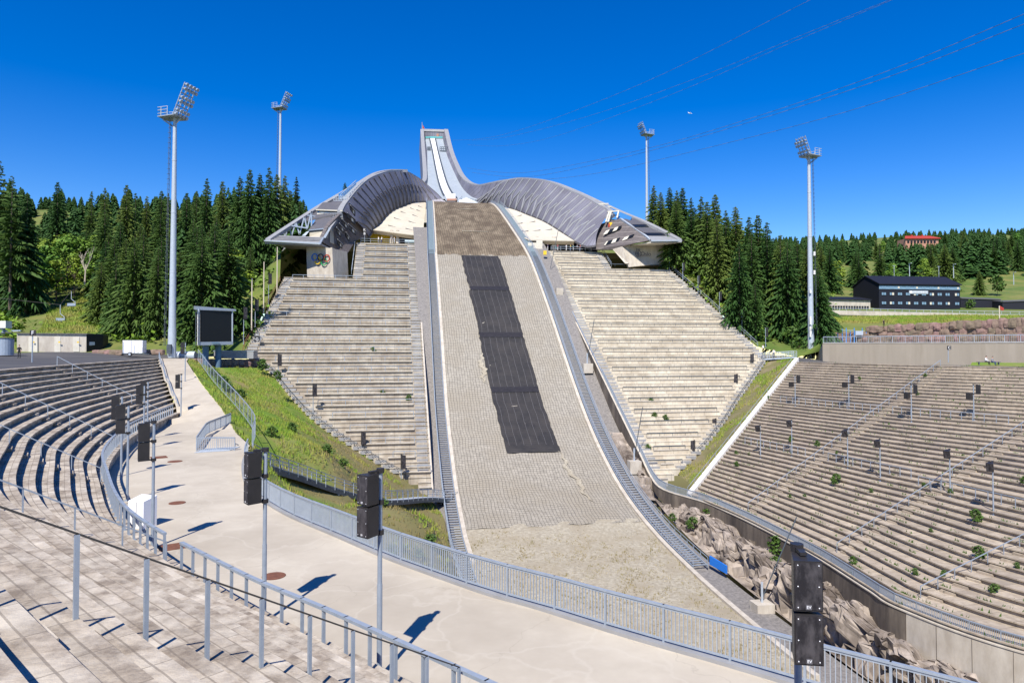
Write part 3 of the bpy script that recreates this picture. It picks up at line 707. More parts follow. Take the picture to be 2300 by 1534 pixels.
# ---------------------------------------------------------------- ground, banks, plazas
PLZ = -2.05
hole = [(-110, 40, -1.8), (-112, 95, -1.2)] + [tuple(P(u, v, y)) for u, v, y in ((0, 794, 107), (120, 790, 112), (230, 792, 113), (345, 796, 118), (420, 798, 120), (500, 800, 121))] + [
    tuple(H(95.5, wo_left(95.5) - .6, zs(95.5))), tuple(H(82, wo_left(82) - .6, zs(82))), tuple(H(69, wo_left(69) - .6, zs(69) + .3)), tuple(H(60, -48, 22)), tuple(H(45, -48, 26)), tuple(H(16, -44, 29)), tuple(H(-6, -22, 40)), tuple(H(-10, 0, 44)), tuple(H(-6, 22, 39)), tuple(H(16, 46, 29)),
    tuple(H(45, 50, 26)), tuple(H(60, 50, 21.5)), tuple(H(75, wo_right(75) + .6, zs(75))), tuple(H(92, wo_right(92) + .6, zs(92))), tuple(P(1790, 802, 140)), tuple(P(1846, 806, 141)), (63.5, 141, .5), (95, 128, .5), (128, 105, .5), (145, 70, 0), (150, -60, -2), (-110, -60, -2)]
ctrl = [tuple(P(*q)) for q in ((150, 738, 132), (170, 690, 155), (120, 655, 175), (60, 700, 160), (0, 730, 140), (250, 760, 128), (300, 700, 165), (300, 620, 225), (420, 740, 130), (450, 640, 190), (300, 545, 285), (100, 545, 290), (-150, 560, 260), (500, 560, 250), (650, 520, 260),
    (620, 640, 175), (560, 730, 140), (420, 470, 420), (1650, 655, 200), (1560, 600, 220), (1750, 712, 185), (1800, 760, 160), (1860, 725, 165), (2000, 720, 172), (1850, 697, 196), (2000, 696, 200), (2300, 700, 195), (2300, 717, 162), (2350, 640, 270), (2250, 640, 270), (2180, 655, 245), (2000, 600, 320), (1800, 640, 280), (2000, 562, 460), (2300, 556, 470), (1700, 570, 420), (2100, 535, 800), (1500, 530, 320), (1300, 520, 300), (1000, 545, 330), (1000, 560, 500), (1350, 540, 480))]
ctrl += [(-300, 100, 25), (-300, -100, 5), (300, -100, -5), (260, 60, 3), (0, -250, -2), (-400, 300, 60), (-800, 500, 90), (800, 500, 60), (500, 200, 20), (0, 1000, 80), (-700, 900, 110), (700, 1000, 105), (0, -900, 0), (1500, 0, 40), (-1500, 0, 60), (1800, 1800, 120), (-1800, 1800, 120), (0, 2500, 120), (1500, -1500, 0), (-1500, -1500, 20)]
GZ = RBF(hole + ctrl, reg=5.0)
pts = [(p[0], p[1]) for p in hole]; zz = [p[2] for p in hole]; dens = []
for a, b in zip(hole, hole[1:] + hole[:1]):
    a, b = Vector(a), Vector(b); n = max(1, int((b - a).length / 5)); dens += [a + (b - a) * (i / n) for i in range(n)]
hpoly = [(p.x, p.y) for p in dens]; nb = len(dens)
V2 = [Vector(p) for p in hpoly]; ZZ = [p.z for p in dens]; r_ = 45.0; g = random.Random(2)
while r_ < 3200:
    na = 120
    for i in range(na):
        a = 2 * math.pi * (i + g.random()) / na; q = (20 + r_ * math.sin(a), 110 + r_ * math.cos(a))
        if not inside(q, hpoly): V2.append(Vector(q)); ZZ.append(GZ(*q))
    r_ *= 1.07
res_ = delaunay_2d_cdt(V2, [(i, (i + 1) % nb) for i in range(nb)], [], 0, 1e-4)
mb = MB(); mb.v = [(v.x, v.y, ZZ[res_[3][i][0]] if res_[3][i] else GZ(v.x, v.y)) for i, v in enumerate(res_[0])]
for t in res_[2]:
    c = sum((res_[0][i] for i in t), Vector((0, 0))) / 3
    if inside(c, hpoly): continue
    a, b, d = (mb.v[i] for i in t); up = (b[0] - a[0]) * (d[1] - a[1]) - (b[1] - a[1]) * (d[0] - a[0])
    mb.f.append(tuple(t) if up > 0 else tuple(t)[::-1]); mb.mi.append(0)
o = mb.build('ground', M['ground'], smooth=True); o['kind'] = 'structure'
# left plaza behind the curved terrace
toprow = [tp(i, NT, ZR + TZ * (NT - 1) - .02) for i in range(0, jend(NT) + 1)]
pl = [tuple(p) for p in toprow] + [tuple(Vector((q.x, q.y, wz(q.y)))) for q in ((-58, 113, 0),) for q in [Vector(q)]] + [tuple(RE[-1]), tuple(P(500, 800, 121)), tuple(P(420, 798, 120)), tuple(P(345, 796, 118)), tuple(P(230, 792, 113)), tuple(P(120, 790, 112)), tuple(P(0, 794, 107)), (-112, 95, -1.2), (-110, 40, -1.8), (-60, -40, -2), (20, -40, -2)]
patch('plaza', pl, M['asphalt'], res=5)
# grass bank between walkway, left grandstand and slope
LB = [(n, w) for n, w in LT if n > 95]
bank_in = [tuple(H(n, wo_left(n) - .1, zs(n) - .3)) for n in np.arange(95.5, 126, 2.5)] + [tuple(H(126.5, -16.4, zs(126) - .8))] + [tuple(H(n, -hw(n) - 2.6, hz(n) + .15)) for n in (134, 142, 150, 158, 166, 172)]
we2 = [p - d * .55 for p, d in zip(WE, dn)]
kend = min(range(len(we2)), key=lambda i: (we2[i] - Pz(1000, 1300, ZW)).length)
bd = bank_in + [(-5.5, 40, -21)] + [tuple(we2[i] + Vector((0, 0, -.25))) for i in range(kend, -1, -2)] + [tuple(p + Vector((.12, 0, -.03))) for p in RE] + [tuple(P(470, 826, 112)), tuple(P(590, 826, 124))]
bank, BZ = patch('grass_bank', bd, M['bank'], res=2.2, extra=[tuple(P(*q)) for q in ((640, 1128, 46), (700, 1145, 53), (850, 1190, 58), (960, 1215, 64), (1010, 1240, 68), (600, 960, 80), (560, 900, 92), (760, 1050, 76), (610, 1078, 60), (670, 1098, 65), (740, 1118, 70), (810, 1135, 76), (880, 1145, 82), (960, 1142, 94))], noise=.12)
bank_poly = [(p[0], p[1]) for p in bd]
# grass strip between the right grandstand and the white wall
e0, e1 = bp(0, 0), bp(0, 1)
st = [tuple(H(n, wo_right(n) + .1, zs(n) - .3)) for n in np.arange(94, 126, 3.0)] + [tuple(upper[-4] + Vector((.3, 0, -.1)))] + [tuple(e0 + (e1 - e0) * (j / 10) + nrm * .6 + Vector((0, 0, .1))) for j in range(11)] + [tuple(P(1790, 802, 140))]
strip, SZ = patch('grass_strip', st, M['bankdry'], res=1.6, noise=.2)
strip_poly = [(p[0], p[1]) for p in st]
# right plaza, path and grass in front of the concrete wall
trow = [bp(i, 1.0) + Vector((0, 0, -.02)) for i in range(len(Bs))]
pr = [tuple(p) for p in trow] + [(150, -60, -3), (145, 70, -3.1), (128, 105, -3.1), (95, 128, -3.1), (63.5, 141, -3.1), tuple(P(1846, 806, 141)), tuple(P(1790, 802, 140))]
patch('right_plaza', pr, M['asphalt'], res=5)
gl = [bp(i, 1.0) for i in range(17, 60)]
gv = [q + (Vector((0.62, .78, 0)) * 5.5) for q in gl]
patch('plaza_grass', [tuple(q + Vector((.62, .78, 0)) * 2.2 + Vector((0, 0, .05))) for q in gl] + [tuple(q + Vector((.62, .78, 0)) * (5 + 9 * (i / 43)) + Vector((0, 0, .5))) for i, q in reversed(list(enumerate(gl)))], M['bank'], res=2)
# gallery floor behind the top of both grandstands
for s, a in ((-1, -16), (1, 16)):
    Zg = Z0 + (1.2 if s < 0 else 0); ng = 50.2 if s < 0 else 52.3
    q = [tuple(H(ng, a, Zg - .1)), tuple(H(ng, s * 47, Zg - .1)), tuple(H(60, s * 48, 22)), tuple(H(45, s * 49, Zg)), tuple(H(16, s * 45, 28)), tuple(H(16, s * 11, 30)), tuple(H(30, s * 11.5, Zg + .3)), tuple(H(45, s * 12.5, Zg - .2))]
    patch('gallery_floor', q if s < 0 else q[::-1], M['conc'], res=5)
# rock face between the right stairs and the wall
from mathutils import noise as mn
mb = MB(); rows = []; g = random.Random(11)
def chunk(p, s, am):
    d, q = mn.voronoi(p * s); e = min(1.0, (d[1] - d[0]) * 3.2); c = mn.cell_vector(q[0] * 3.7 + Vector((5, 5, 5)))
    return Vector(((c.x - .5), (c.y - .5), (c.z - .5))) * am, (1 - e) * am * .55
NRK, CRK = 210, 60
for i in range(NRK + 1):
    n = 112 + 92 * i / NRK; row = []
    base_l = H(n, hw(n) + 3.0 + (1.6 if n > 130 else .6), hz(n) - .3)
    y = base_l.y; wp = min(WALLTOP[:corner + 1], key=lambda q: abs(q.y - y)); wx = wp.x + .5 if y > 57 else 33.4 + (57 - y) * .15
    f = max(0, min(1, (n - 112) / 14)) * max(.0, min(1, (203 - n) / 10)); top = ZB - 1.0 - .7 * max(0, (n - 130) / 54)
    if n < 126: top = hz(n) + 1.2
    st_ = .10 if n < 168 else max(.02, .10 - (n - 168) * .004)
    for j in range(CRK + 1):
        t = j / CRK; x = base_l.x + (wx - base_l.x) * t
        prof = 0 if t < st_ else min(1, ((t - st_) / .17)) ** .7
        z = hz(n) - .3 + (top - hz(n) + .3) * prof * f - max(0, t - .55) * 1.2 * f
        q = Vector((x, y, z * 1.1)); am = (0 if t < .05 else 1) * f
        d1, c1 = chunk(q, .32, 1.5); d2, c2 = chunk(q + Vector((3, 9, 1)), .85, .7); d3, c3 = chunk(q, 2.0, .28)
        nrmv = Vector((-.6, -.35, .7)); dd = (d1 + d2 + d3) * am - nrmv * ((c1 + c2 + c3) * am)
        fade = 1 - max(0, t - .8) * 4
        row.append(Vector((x + dd.x * fade, y + dd.y, z + dd.z)))
    rows.append(row)
mb.grid(rows[::-1]); o = mb.build('rock_face', M['rock'])
tag(o, 'jagged grey brown granite outcrop between the landing slope and the stained wall', 'rock')

# ---------------------------------------------------------------- metal stairs along both edges of the slope
def stair(s):
    root = thing('service_stair', 'long steel service stair along the %s edge of the landing slope' % ('left' if s < 0 else 'right'), 'stair', H(100, s * 13.5, hz(100)))
    a, b, n1 = (.65, 2.35, 160) if s < 0 else (.75, 2.6, 152)
    mb = MB(); n = 58.0
    while n < n1:
        st_ = .62; z = hz(n) + .22; w0, w1 = s * (hw(n) + a + .06), s * (hw(n) + b - .06)
        mb.hexa([H(n, w0, z - .05), H(n, w1, z - .05), H(n + .2, w1, z - .05), H(n + .2, w0, z - .05)], [H(n, w0, z), H(n, w1, z), H(n + .2, w1, z), H(n + .2, w0, z)])
        sl = (hz(n) - hz(n + 1)); n += max(.28, min(.7, .24 / max(sl, .3)))
    o = mb.build('treads', M['steel'] , root); 
    for e in (a, b):
        mb = MB(); pts = [H(n, s * (hw(n) + e), hz(n) + .16) for n in np.arange(0, n1 + 1, 2.0)]
        for p, q in zip(pts[:-1], pts[1:]): mb.bar(p, q, .10, .30)
        mb.build('stringer', M['steel'], root)
    for e in ((b,) if s < 0 else (b, a)):
        mb = MB(); pts = [H(n, s * (hw(n) + e), hz(n) + .16) for n in np.arange(0, n1 + 1, 2.0)]
        for h in (1.05, .6):
            for p, q in zip(pts[:-1], pts[1:]): mb.bar(p + Vector((0, 0, h)), q + Vector((0, 0, h)), .065)
        for p in pts: mb.bar(p, p + Vector((0, 0, 1.05)), .06)
        mb.build('handrail', M['steel'], root)
    mb = MB(); ns = np.arange(0, 61, 2.0)
    mb.slab([H(n, s * (hw(n) + a), hz(n) + .2) for n in ns], [H(n, s * (hw(n) + b), hz(n) + .2) for n in ns], (0, 0, -.3)); mb.build('upper_landing', M['treadgreen'], root)
    mb = MB(); ns = np.arange(0, 62, 2.0)
    mb.slab([H(n, s * (hw(n) + .6), hz(n) + .95) for n in ns], [H(n, s * (hw(n) + .6), hz(n) + .28) for n in ns], BX * .05); mb.build('side_panel', M['steel'], root)
    mb = MB(); ns = np.arange(54, n1, 3.0)
    mb.slab([H(n, s * (hw(n) + a), hz(n) - .12) for n in ns], [H(n, s * (hw(n) + b), hz(n) - .12) for n in ns], (0, 0, -.1)); mb.build('stair_bed', M['gravel'], root)
    return root
stair(-1); stair(1)
# platform and footbridge to the left stair
pf = P(1008, 1113, 101)
root = thing('foot_bridge', 'steel footbridge from the walkway down across the grass to the left stair', 'bridge', tuple(P(560, 1020, 58)))
BR = catmull([P(548, 1024, 57.5), P(600, 1048, 61.5), P(660, 1066, 66), P(730, 1090, 71), P(800, 1110, 76), P(866, 1122, 82), P(960, 1116, 95), P(1018, 1120, 101)], 4)
side = [Vector((-(BR[min(i + 1, len(BR) - 1)] - BR[max(i - 1, 0)]).y, (BR[min(i + 1, len(BR) - 1)] - BR[max(i - 1, 0)]).x, 0)).normalized() for i in range(len(BR))]
mb = MB(); mb.slab([p - q * .8 for p, q in zip(BR, side)], [p + q * .8 for p, q in zip(BR, side)], (0, 0, -.12)); mb.build('deck', M['steel_light'], root)
for e in (-.8, .8):
    mb = MB(); L1 = [p + q * e for p, q in zip(BR, side)]
    mb.slab([p + Vector((0, 0, -.02)) for p in L1], [p + Vector((0, 0, -.62)) for p in L1], side[8] * .12); mb.build('girder', M['steel_dark'], root)
    for h in (1.05, .75, .45):
        mb = MB()
        for p, q in zip(L1[:-1], L1[1:]): mb.bar(p + Vector((0, 0, h)), q + Vector((0, 0, h)), .06 if h > 1 else .035)
        mb.build('rail', M['steel'], root)
    for p in resample(L1, 1.7):
        mb = MB(); mb.bar(p + Vector((0, 0, -.3)), p + Vector((0, 0, 1.05)), .07); mb.build('post', M['steel'], root)
for k in (4, 13, 20, 26):
    mb = MB(); p = BR[k]; mb.tube(p + Vector((0, 0, -.6)), p + Vector((0, 0, -6)), .11); mb.bar(p + side[k] * .8 + Vector((0, 0, -.65)), p - side[k] * .8 + Vector((0, 0, -.65)), .12); mb.build('support', M['steel'], root)
# ---------------------------------------------------------------- the ski jump: in-run tower, wings, pavilions
jump = thing('ski_jump', 'tall steel ski jump with a white in-run track and two curving mesh clad wings', 'ski jump', H(-4, 0, 44))
def PL(*q): return [P(*a) for a in q]
# in-run: floor edges and wall tops, from the start frame down to the take-off
FL = catmull(PL((955, 312, 318), (959, 338, 296), (960, 372, 276), (960, 405, 256), (959, 430, 242), (955, 447, 233)), 5)
FR = catmull(PL((994.5, 312, 318), (1003, 346, 293), (1019, 385, 268), (1037, 420, 248), (1056, 440, 236), (1076, 449, 231)), 5)
n_ = len(FL)
fuv = lambda q: (q[0], q[1] * 1.2)
mb = MB(); rows = [[a + (b - a) * (j / 6) for j in range(7)] for a, b in zip(FL, FR)]; mb.grid(rows[::-1]); mb.build('inrun_floor', M['floorpanel'], jump, smooth=True, uv=fuv)
def flr(i, f, dz): t = i / (len(FL) - 1); return FL[i] + (FR[i] - FL[i]) * f + Vector((0, 0, dz))
tl = [flr(i, .25 + .135 * (i / (n_ - 1)), .15) for i in range(n_)]; tr = [flr(i, .57 + .02 * (i / (n_ - 1)), .15) for i in range(n_)]
mb = MB(); mb.slab([q + Vector((0, 0, .12)) for q in tl], [q + Vector((0, 0, .12)) for q in tr], (0, 0, -.3)); mb.build('white_track', M['whitetrack'], jump)
for E in (tl, tr):
    mb = MB(); mb.slab([q + Vector((-.3, 0, .1)) for q in E], [q + Vector((.25, 0, .1)) for q in E], (0, 0, .35)); mb.build('track_border', M['steel_dark'], jump)
for (u0, u1) in ((960, 967), (988, 1008)):
    mb = MB(); a, b = P(u0, 341, 296), P(u1, 341, 296)
    for h in (.4, 1.2, 2.0): mb.bar(a + Vector((0, 0, h)), b + Vector((0, 0, h)), .25)
    for k in range(6): q = a + (b - a) * (k / 5); mb.bar(q, q + Vector((0, 0, 2.0)), .2)
    mb.bar(a, b, 1.0, .8); mb.build('crossing_rail', M['steel_dark'], jump)
# walls with their broad zinc edges
WR = catmull(PL((998, 291, 318), (1009, 338, 292), (1022, 372, 270), (1034, 395, 254), (1052, 411, 242), (1075, 415.5, 234), (1100, 411, 227), (1125, 406, 222), (1162, 402, 216)), 5)
WL = catmull(PL((951, 291, 318), (954, 335, 294), (957, 370, 272), (958, 400, 254), (953, 410, 246)), 5)
def wallsheet(name, top, foot, t, m, uvs=None):
    mb = MB(); mb.slab(top, foot, t); return mb.build(name, m, jump, uv=uvs)
wuv = lambda q: (q[0] * .8 + q[1] * .9, q[2])
FRx = FR + catmull(PL((1076, 449, 231), (1098, 444, 226), (1125, 432, 221), (1162, 405, 216.2)), 5)[1:]
k = len(WR); FRr = [FRx[min(len(FRx) - 1, round(i * (len(FRx) - 1) / (k - 1)))] for i in range(k)]
FRr = [P(1150 + FPX * 0 + u, v, y) for u, v, y in []] or resample(FRx, 1.0)
FRr = [FRr[round(i * (len(FRr) - 1) / (k - 1))] for i in range(k)]
# pair by distance along the run instead of by index
def at_y(line, y):
    for a, b in zip(line[:-1], line[1:]):
        if (a.y - y) * (b.y - y) <= 0 and abs(a.y - b.y) > 1e-6: return a + (b - a) * ((y - a.y) / (b.y - a.y))
    return line[0] if abs(line[0].y - y) < abs(line[-1].y - y) else line[-1]
wallsheet('side_wall', WR, [at_y(FRx, q.y) for q in WR], (.5, .1, 0), M['mesh'], wuv)
wallsheet('side_wall', WL, [at_y(FL, q.y) for q in WL], (-.5, .1, 0), M['mesh'], wuv)
mb = MB(); mb.slab([q + Vector((-.1, 0, .15)) for q in WR], [q + Vector((1.7, .3, .15)) for q in WR], (0, 0, -.5)); mb.build('wall_cap', M['trim'], jump)
mb = MB(); mb.slab([q + Vector((.15, 0, .15)) for q in WL], [q + Vector((-1.45, .2, .15)) for q in WL], (0, 0, -.5)); mb.build('wall_cap', M['trim'], jump)
# outer faces and belly of the tower
OL = catmull(PL((946, 291, 321), (942, 313, 310), (945, 345, 292), (949, 385, 264), (951, 408, 247)), 5)
TPL = [q + Vector((-1.4, .2, 0)) for q in WL]
k = len(TPL)
mb = MB(); low = [at_y(TPL, q.y) + Vector((-.6, .5, -9.5)) for q in TPL]; mb.loft(TPL, low)
TPR = [q + Vector((1.65, .3, 0)) for q in WR[:22]]; lowr = [q + Vector((.6, .5, -9.5)) for q in TPR]; mb.loft(lowr, TPR)
mb.loft(low, [lowr[round(i * 21 / (k - 1))] for i in range(k)])
mb.build('outer_cladding', M['mesh'], jump, uv=wuv)
mb = MB(); mb.quad(TPL[0], low[0], lowr[0], TPR[0]); mb.build('top_back', M['mesh'], jump, uv=wuv)
# start frame
a, b = P(949, 290, 318), P(999.5, 291.5, 318); zf = Vector((0, 0, -1)); mb = MB()
mb.slab([a, b], [a + zf * 1.1, b + zf * 1.1], (0, 7, 0)); mb.build('start_frame', M['trim'], jump)
mb = MB(); c, d = P(956, 298, 318), P(994, 298, 318); mb.slab([c + Vector((0, 3.5, 1)), d + Vector((0, 3.5, 1))], [c + Vector((0, 3.5, -3.6)), d + Vector((0, 3.5, -3.6))], (0, .3, 0)); mb.build('start_cabin', M['darkglass'], jump)
mb = MB(); mb.box(P(969, 303, 319), (3.7, .3, 1.5)); mb.build('start_board', M['pale'], jump)
mb = MB(); mb.box(P(983, 305, 318.5), (1.0, .8, 1.5)); mb.box(P(988, 303, 319), (2.2, .8, 1.8)); mb.build('start_hut', M['orange'], jump)
mb = MB(); mb.bar(P(956, 309, 317.6), P(994, 309, 317.6), .25, .7); mb.build('start_rail', M['teal'], jump)
mb = MB(); mb.tube(P(948.5, 291, 320), P(948, 275, 320), .28, .1); mb.build('roof_mast', M['trim'], jump)
mb = MB(); mb.add([P(949.5, 281, 320), P(954, 289.5, 320), P(949.5, 289.5, 320), P(949.5, 281, 320.5), P(954, 289.5, 320.5), P(949.5, 289.5, 320.5)], [(0, 1, 2), (5, 4, 3), (0, 3, 4, 1)]); mb.build('roof_pennant', M['red'], jump)
# concrete foot under the tower
mb = MB(); q = P(975, 430, 285); mb.hexa([q + Vector((x, y, -45)) for x, y in ((-5, -4), (5, -4), (5, 6), (-5, 6))], [q + Vector((x, y, 4)) for x, y in ((-4, -3), (4, -3), (4, 5), (-4, 5))]); mb.build('tower_foot', M['conc'], jump)
# take-off block with its ramp arms
mb = MB(); c = P(1014, 443, 232.5); mb.box(c, (2.9, 2, 1.9)); mb.build('takeoff_block', M['whitetrack'], jump)
mb = MB(); c = P(1015, 450, 231); mb.box(c, (3.2, 2, .7)); mb.build('takeoff_edge', M['orange'], jump)
mb = MB(); c = P(1015, 455, 230.5); mb.box(c, (2.6, 1.2, 1.0)); mb.build('takeoff_base', M['roofgrey'], jump)
for u0, u1 in ((998, 1005), (1037, 1028)):
    mb = MB(); mb.bar(P(u0, 442, 232), P(u1, 451, 231), .6, .6); mb.bar(P(u1, 451, 231), P(u1 - 0, 458, 231), .35); mb.build('judge_arm', M['steel_light'], jump)
mb = MB(); mb.slab(PL((955, 452, 229.5), (990, 447, 230), (1000, 452, 229.5)), PL((957, 460, 229), (985, 459, 229), (1004, 459, 229)), (0, 2, 0)); mb.build('takeoff_screen', M['mesh'], jump, uv=wuv)
mb = MB(); mb.slab(PL((1030, 450, 230), (1048, 444, 230), (1062, 446, 229)), PL((1030, 459, 229), (1048, 460, 228.5), (1082, 460, 228)), (0, 2, 0)); mb.build('takeoff_screen', M['steel_light'], jump)

def wing(side, top, bot, outer, outer_low, nm):
    w = thing('jump_wing', nm, 'wing', tuple(bot[len(bot) // 2]))
    T = catmull(PL(*top), 6); B = catmull(PL(*bot), 6)
    L = 60
    def rs(line): ll = resample(line, .5); return [ll[round(i * (len(ll) - 1) / L)] for i in range(L + 1)]
    T, B = rs(T), rs(B)
    rows = []
    for j in range(9):
        t = j / 8; bow = math.sin(math.pi * t) * 1.0
        rows.append([a + (b - a) * t + Vector((-side * bow * .8, .3 * bow, 0)) for a, b in zip(T, B)])
    mb = MB(); mb.grid(rows if side > 0 else rows[::-1])
    uvd = {}
    for j in range(9):
        for i in range(L + 1): uvd[(rows if side > 0 else rows[::-1]).__getitem__(j)[i].freeze() if False else j * (L + 1) + i] = (i * 1.1 + j * .35, j * 2.0)
    seq = iter(range(9 * (L + 1))); mb.build('mesh_screen', M['mesh'], w, smooth=True, uv=lambda q: uvd[next(seq)])
    out = Vector((side * 1.5, -.5, .3)) * -.16
    mb = MB()
    step = 3
    for i in range(2, L - 3, step):
        for (i0, j0, i1, j1) in ((i, 0, max(0, i - 3) if side > 0 else max(0, i - 2), 8), (i, 8, min(L, i + 4), 3)):
            a, b = rows[j0][i0], rows[j1][i1]; m_ = rows[(j0 + j1) // 2][(i0 + i1) // 2]
            mb.bar(a + out, m_ + out, .30 if side > 0 else .2); mb.bar(m_ + out, b + out, .30 if side > 0 else .2)
    mb.build('truss', M['trim'] if side > 0 else M['roofgrey'], w)
    mb = MB(); mb.slab([q + Vector((0, 0, .35)) for q in T], [q + Vector((side * 1.5, .6, .35)) for q in T], (0, 0, -.7)); mb.build('ridge_beam', M['trim'], w)
    mb = MB(); 
    for a, b in zip(B[:-1], B[1:]): mb.bar(a, b, .35, .5)
    mb.build('lower_edge', M['roofgrey'], w)
    OT = rs(catmull(PL(*outer), 6)); OB = [Vector((q.x + side * 2, q.y + 1, lz)) for q, lz in zip(OT, [outer_low(q) for q in OT])]
    mb = MB(); mb.slab([q + Vector((0, 0, .4)) for q in OT], [q + Vector((-side * 1.2, 0, .4)) for q in OT], (0, 0, -.9)); mb.build('outer_beam', M['trim'], w)
    return w, T, B, OT, rows
# left wing
LTOP = [(953, 411, 244), (946, 405, 238), (935, 398, 231), (921, 390, 223), (907, 385, 216), (888, 385.5, 209), (868, 388, 203), (834, 401, 192), (808, 422, 181), (779, 458, 170), (770, 474, 166)]
LBOT = [(1003, 459, 229.5), (985, 456, 229.5), (959, 453, 228.5), (941, 454, 225), (925, 456, 220), (905, 463, 213), (886, 471, 206), (868, 485, 199), (852, 503, 192), (837, 521, 185), (829, 532, 181)]
lw, LTt, LBt, LOt, Lrows = wing(-1, LTOP, LBOT, [(907, 384, 216), (873, 384, 212), (837, 392, 205), (795, 417, 196), (750, 443, 187), (706, 469, 178), (650, 505, 166), (596, 540, 156)], lambda q: q.z - 4, 'dark mesh clad left wing of the ski jump with a zinc ridge')
# right wing
RTOP = [(1076, 447, 229), (1100, 431, 224), (1120, 416, 221), (1135, 407, 219), (1162, 402, 216), (1198, 403, 210), (1235, 411, 204), (1274, 427, 198), (1313, 444, 192), (1342, 461, 187), (1366, 475, 183), (1360, 490, 181)]
RBOT = [(1062, 459, 229.5), (1081, 460, 228), (1104, 462, 224), (1125, 464, 220), (1146, 467, 216), (1183, 481, 208), (1222, 497, 199), (1261, 521, 190), (1292, 543, 183), (1318, 555, 179), (1338, 552, 178)]
rw, RTt, RBt, ROt, Rrows = wing(1, RTOP, RBOT, [(1170, 402, 217), (1235, 409, 208), (1290, 428, 203), (1352, 456, 196), (1400, 478, 190), (1451, 499, 183), (1496, 521, 177), (1531, 540, 171)], lambda q: q.z - 4, 'silver trussed right wing of the ski jump with a zinc ridge')
# roof decks between ridge and outer beam
for w, T, O, s in ((lw, LTt, LOt, -1), (rw, RTt, ROt, 1)):
    mb = MB(); T2 = [T[round(i * 60 / 60)] for i in range(61)]
    i0 = 26 if s < 0 else 24
    A = [T[i] + Vector((s * 1.2, .5, -.5)) for i in range(i0, 61)]; k = len(A)
    Oy = [at_y(O, q.y + 4) + Vector((0, 0, -.8)) for q in A]
    mb.slab(A, Oy, (0, 0, -.4)); mb.build('roof_deck', M['roofgrey'], w)
    mb = MB(); mb.loft([q + Vector((s * .6, .5, .0)) for q in O], [Vector((q.x + s * 1.5, q.y + 1.5, q.z - .6 - 7 * max(0, 1 - i / 42))) for i, q in enumerate(O)]); mb.build('outer_face', M['mesh'], w, uv=wuv)
# stairs and blue glazing in the roof slots
def stairrun(w, a, b, n, wd):
    mb = MB(); a, b = P(*a), P(*b)
    for k in range(n):
        q = a + (b - a) * (k / (n - 1)); mb.box(q, (wd, .5, .12))
    mb.build('roof_stair', M['steel_light'], w)
    mb = MB()
    for e in (-wd / 2, wd / 2):
        for h in (.5, 1.2): mb.bar(a + Vector((e, 0, h)), b + Vector((e, 0, h)), .12)
        for k in range(0, n, 3): q = a + (b - a) * (k / (n - 1)); mb.bar(q + Vector((e, 0, 0)), q + Vector((e, 0, 1.2)), .1)
    mb.build('roof_stair_rail', M['steel_light'], w)
stairrun(lw, (774, 448, 173), (808, 415, 186), 24, 2.0)
mb = MB(); a, b = P(749, 451, 174), P(778, 452, 172)
for h in (0, .6, 1.2): mb.bar(a + Vector((0, 0, h)), b + Vector((0, 0, h)), .1)
for k in range(9): q = a + (b - a) * (k / 8); mb.bar(q, q + Vector((0, 0, 1.2)), .08)
mb.build('roof_railing', M['steel_light'], lw)
for (w, q) in ((lw, PL((760, 436, 181), (800, 412, 192), (803, 421, 190), (762, 450, 179))), (rw, PL((1335, 453, 190), (1372, 466, 187), (1372, 482, 184), (1352, 470, 186))), (rw, PL((1372, 467, 187), (1420, 488, 183), (1414, 497, 181), (1366, 492, 182)))):
    mb = MB(); mb.add(q + [p + Vector((0, .3, -.2)) for p in q], [(0, 1, 2, 3), (7, 6, 5, 4), (0, 4, 5, 1), (1, 5, 6, 2), (2, 6, 7, 3), (3, 7, 4, 0)]); mb.build('blue_glazing', M['blueglass'], w)
mb = MB()
for a, b in (((1364, 476, 182), (1388, 474, 183)), ((1390, 474, 182), (1386, 490, 181)), ((1369, 476, 181.5), (1361, 499, 180)), ((1373, 476, 181.5), (1366, 499, 180)), ((1344, 459, 187), (1366, 458, 188)), ((1356, 466, 186), (1374, 465, 187))):
    mb.bar(P(*a), P(*b), .35)
mb.build('white_frame', M['pale'], rw)
# pale soffit shells
def shell(c1, c2, nm, slots):
    A = catmull(PL(*c1), 6); B = catmull(PL(*c2), 6); L = 24
    f = lambda ln: (lambda r_: [r_[round(i * (len(r_) - 1) / L)] for i in range(L + 1)])(resample(ln, .4))
    A, B = f(A), f(B); rows = [[a + (b - a) * (j / 10) for j in range(11)] for a, b in zip(A, B)]
    root = thing('soffit_shell', nm, 'soffit', tuple(rows[12][5]))
    mb = MB(); mb.grid(rows); mb.build('soffit_skin', M['beige'], root, smooth=True, uv=lambda q: (q[0], q[2] * 1.6))
    e = [r_ for r_ in rows[-1]]; mb = MB(); mb.slab([q + Vector((0, 0, .1)) for q in e], [q + Vector((0, 2.5, -.5)) for q in e], (0, 0, -.25)); mb.build('soffit_lip', M['beige'], root, uv=lambda q: (q[0], q[1]))
    for (i, j, l) in slots:
        a = rows[i][j]; b = rows[i][min(10, j + l)] if l > 0 else rows[i][max(0, j + l)]; nv = (rows[min(L, i + 1)][j] - a).cross(b - a).normalized(); nv = nv if nv.y < 0 else -nv
        mb = MB(); mb.bar(a + nv * .12, b + nv * .12 + Vector((0, 0, -.25)), .22, .22); mb.build('vent_slot', M['roofgrey'], root)
    return root, rows
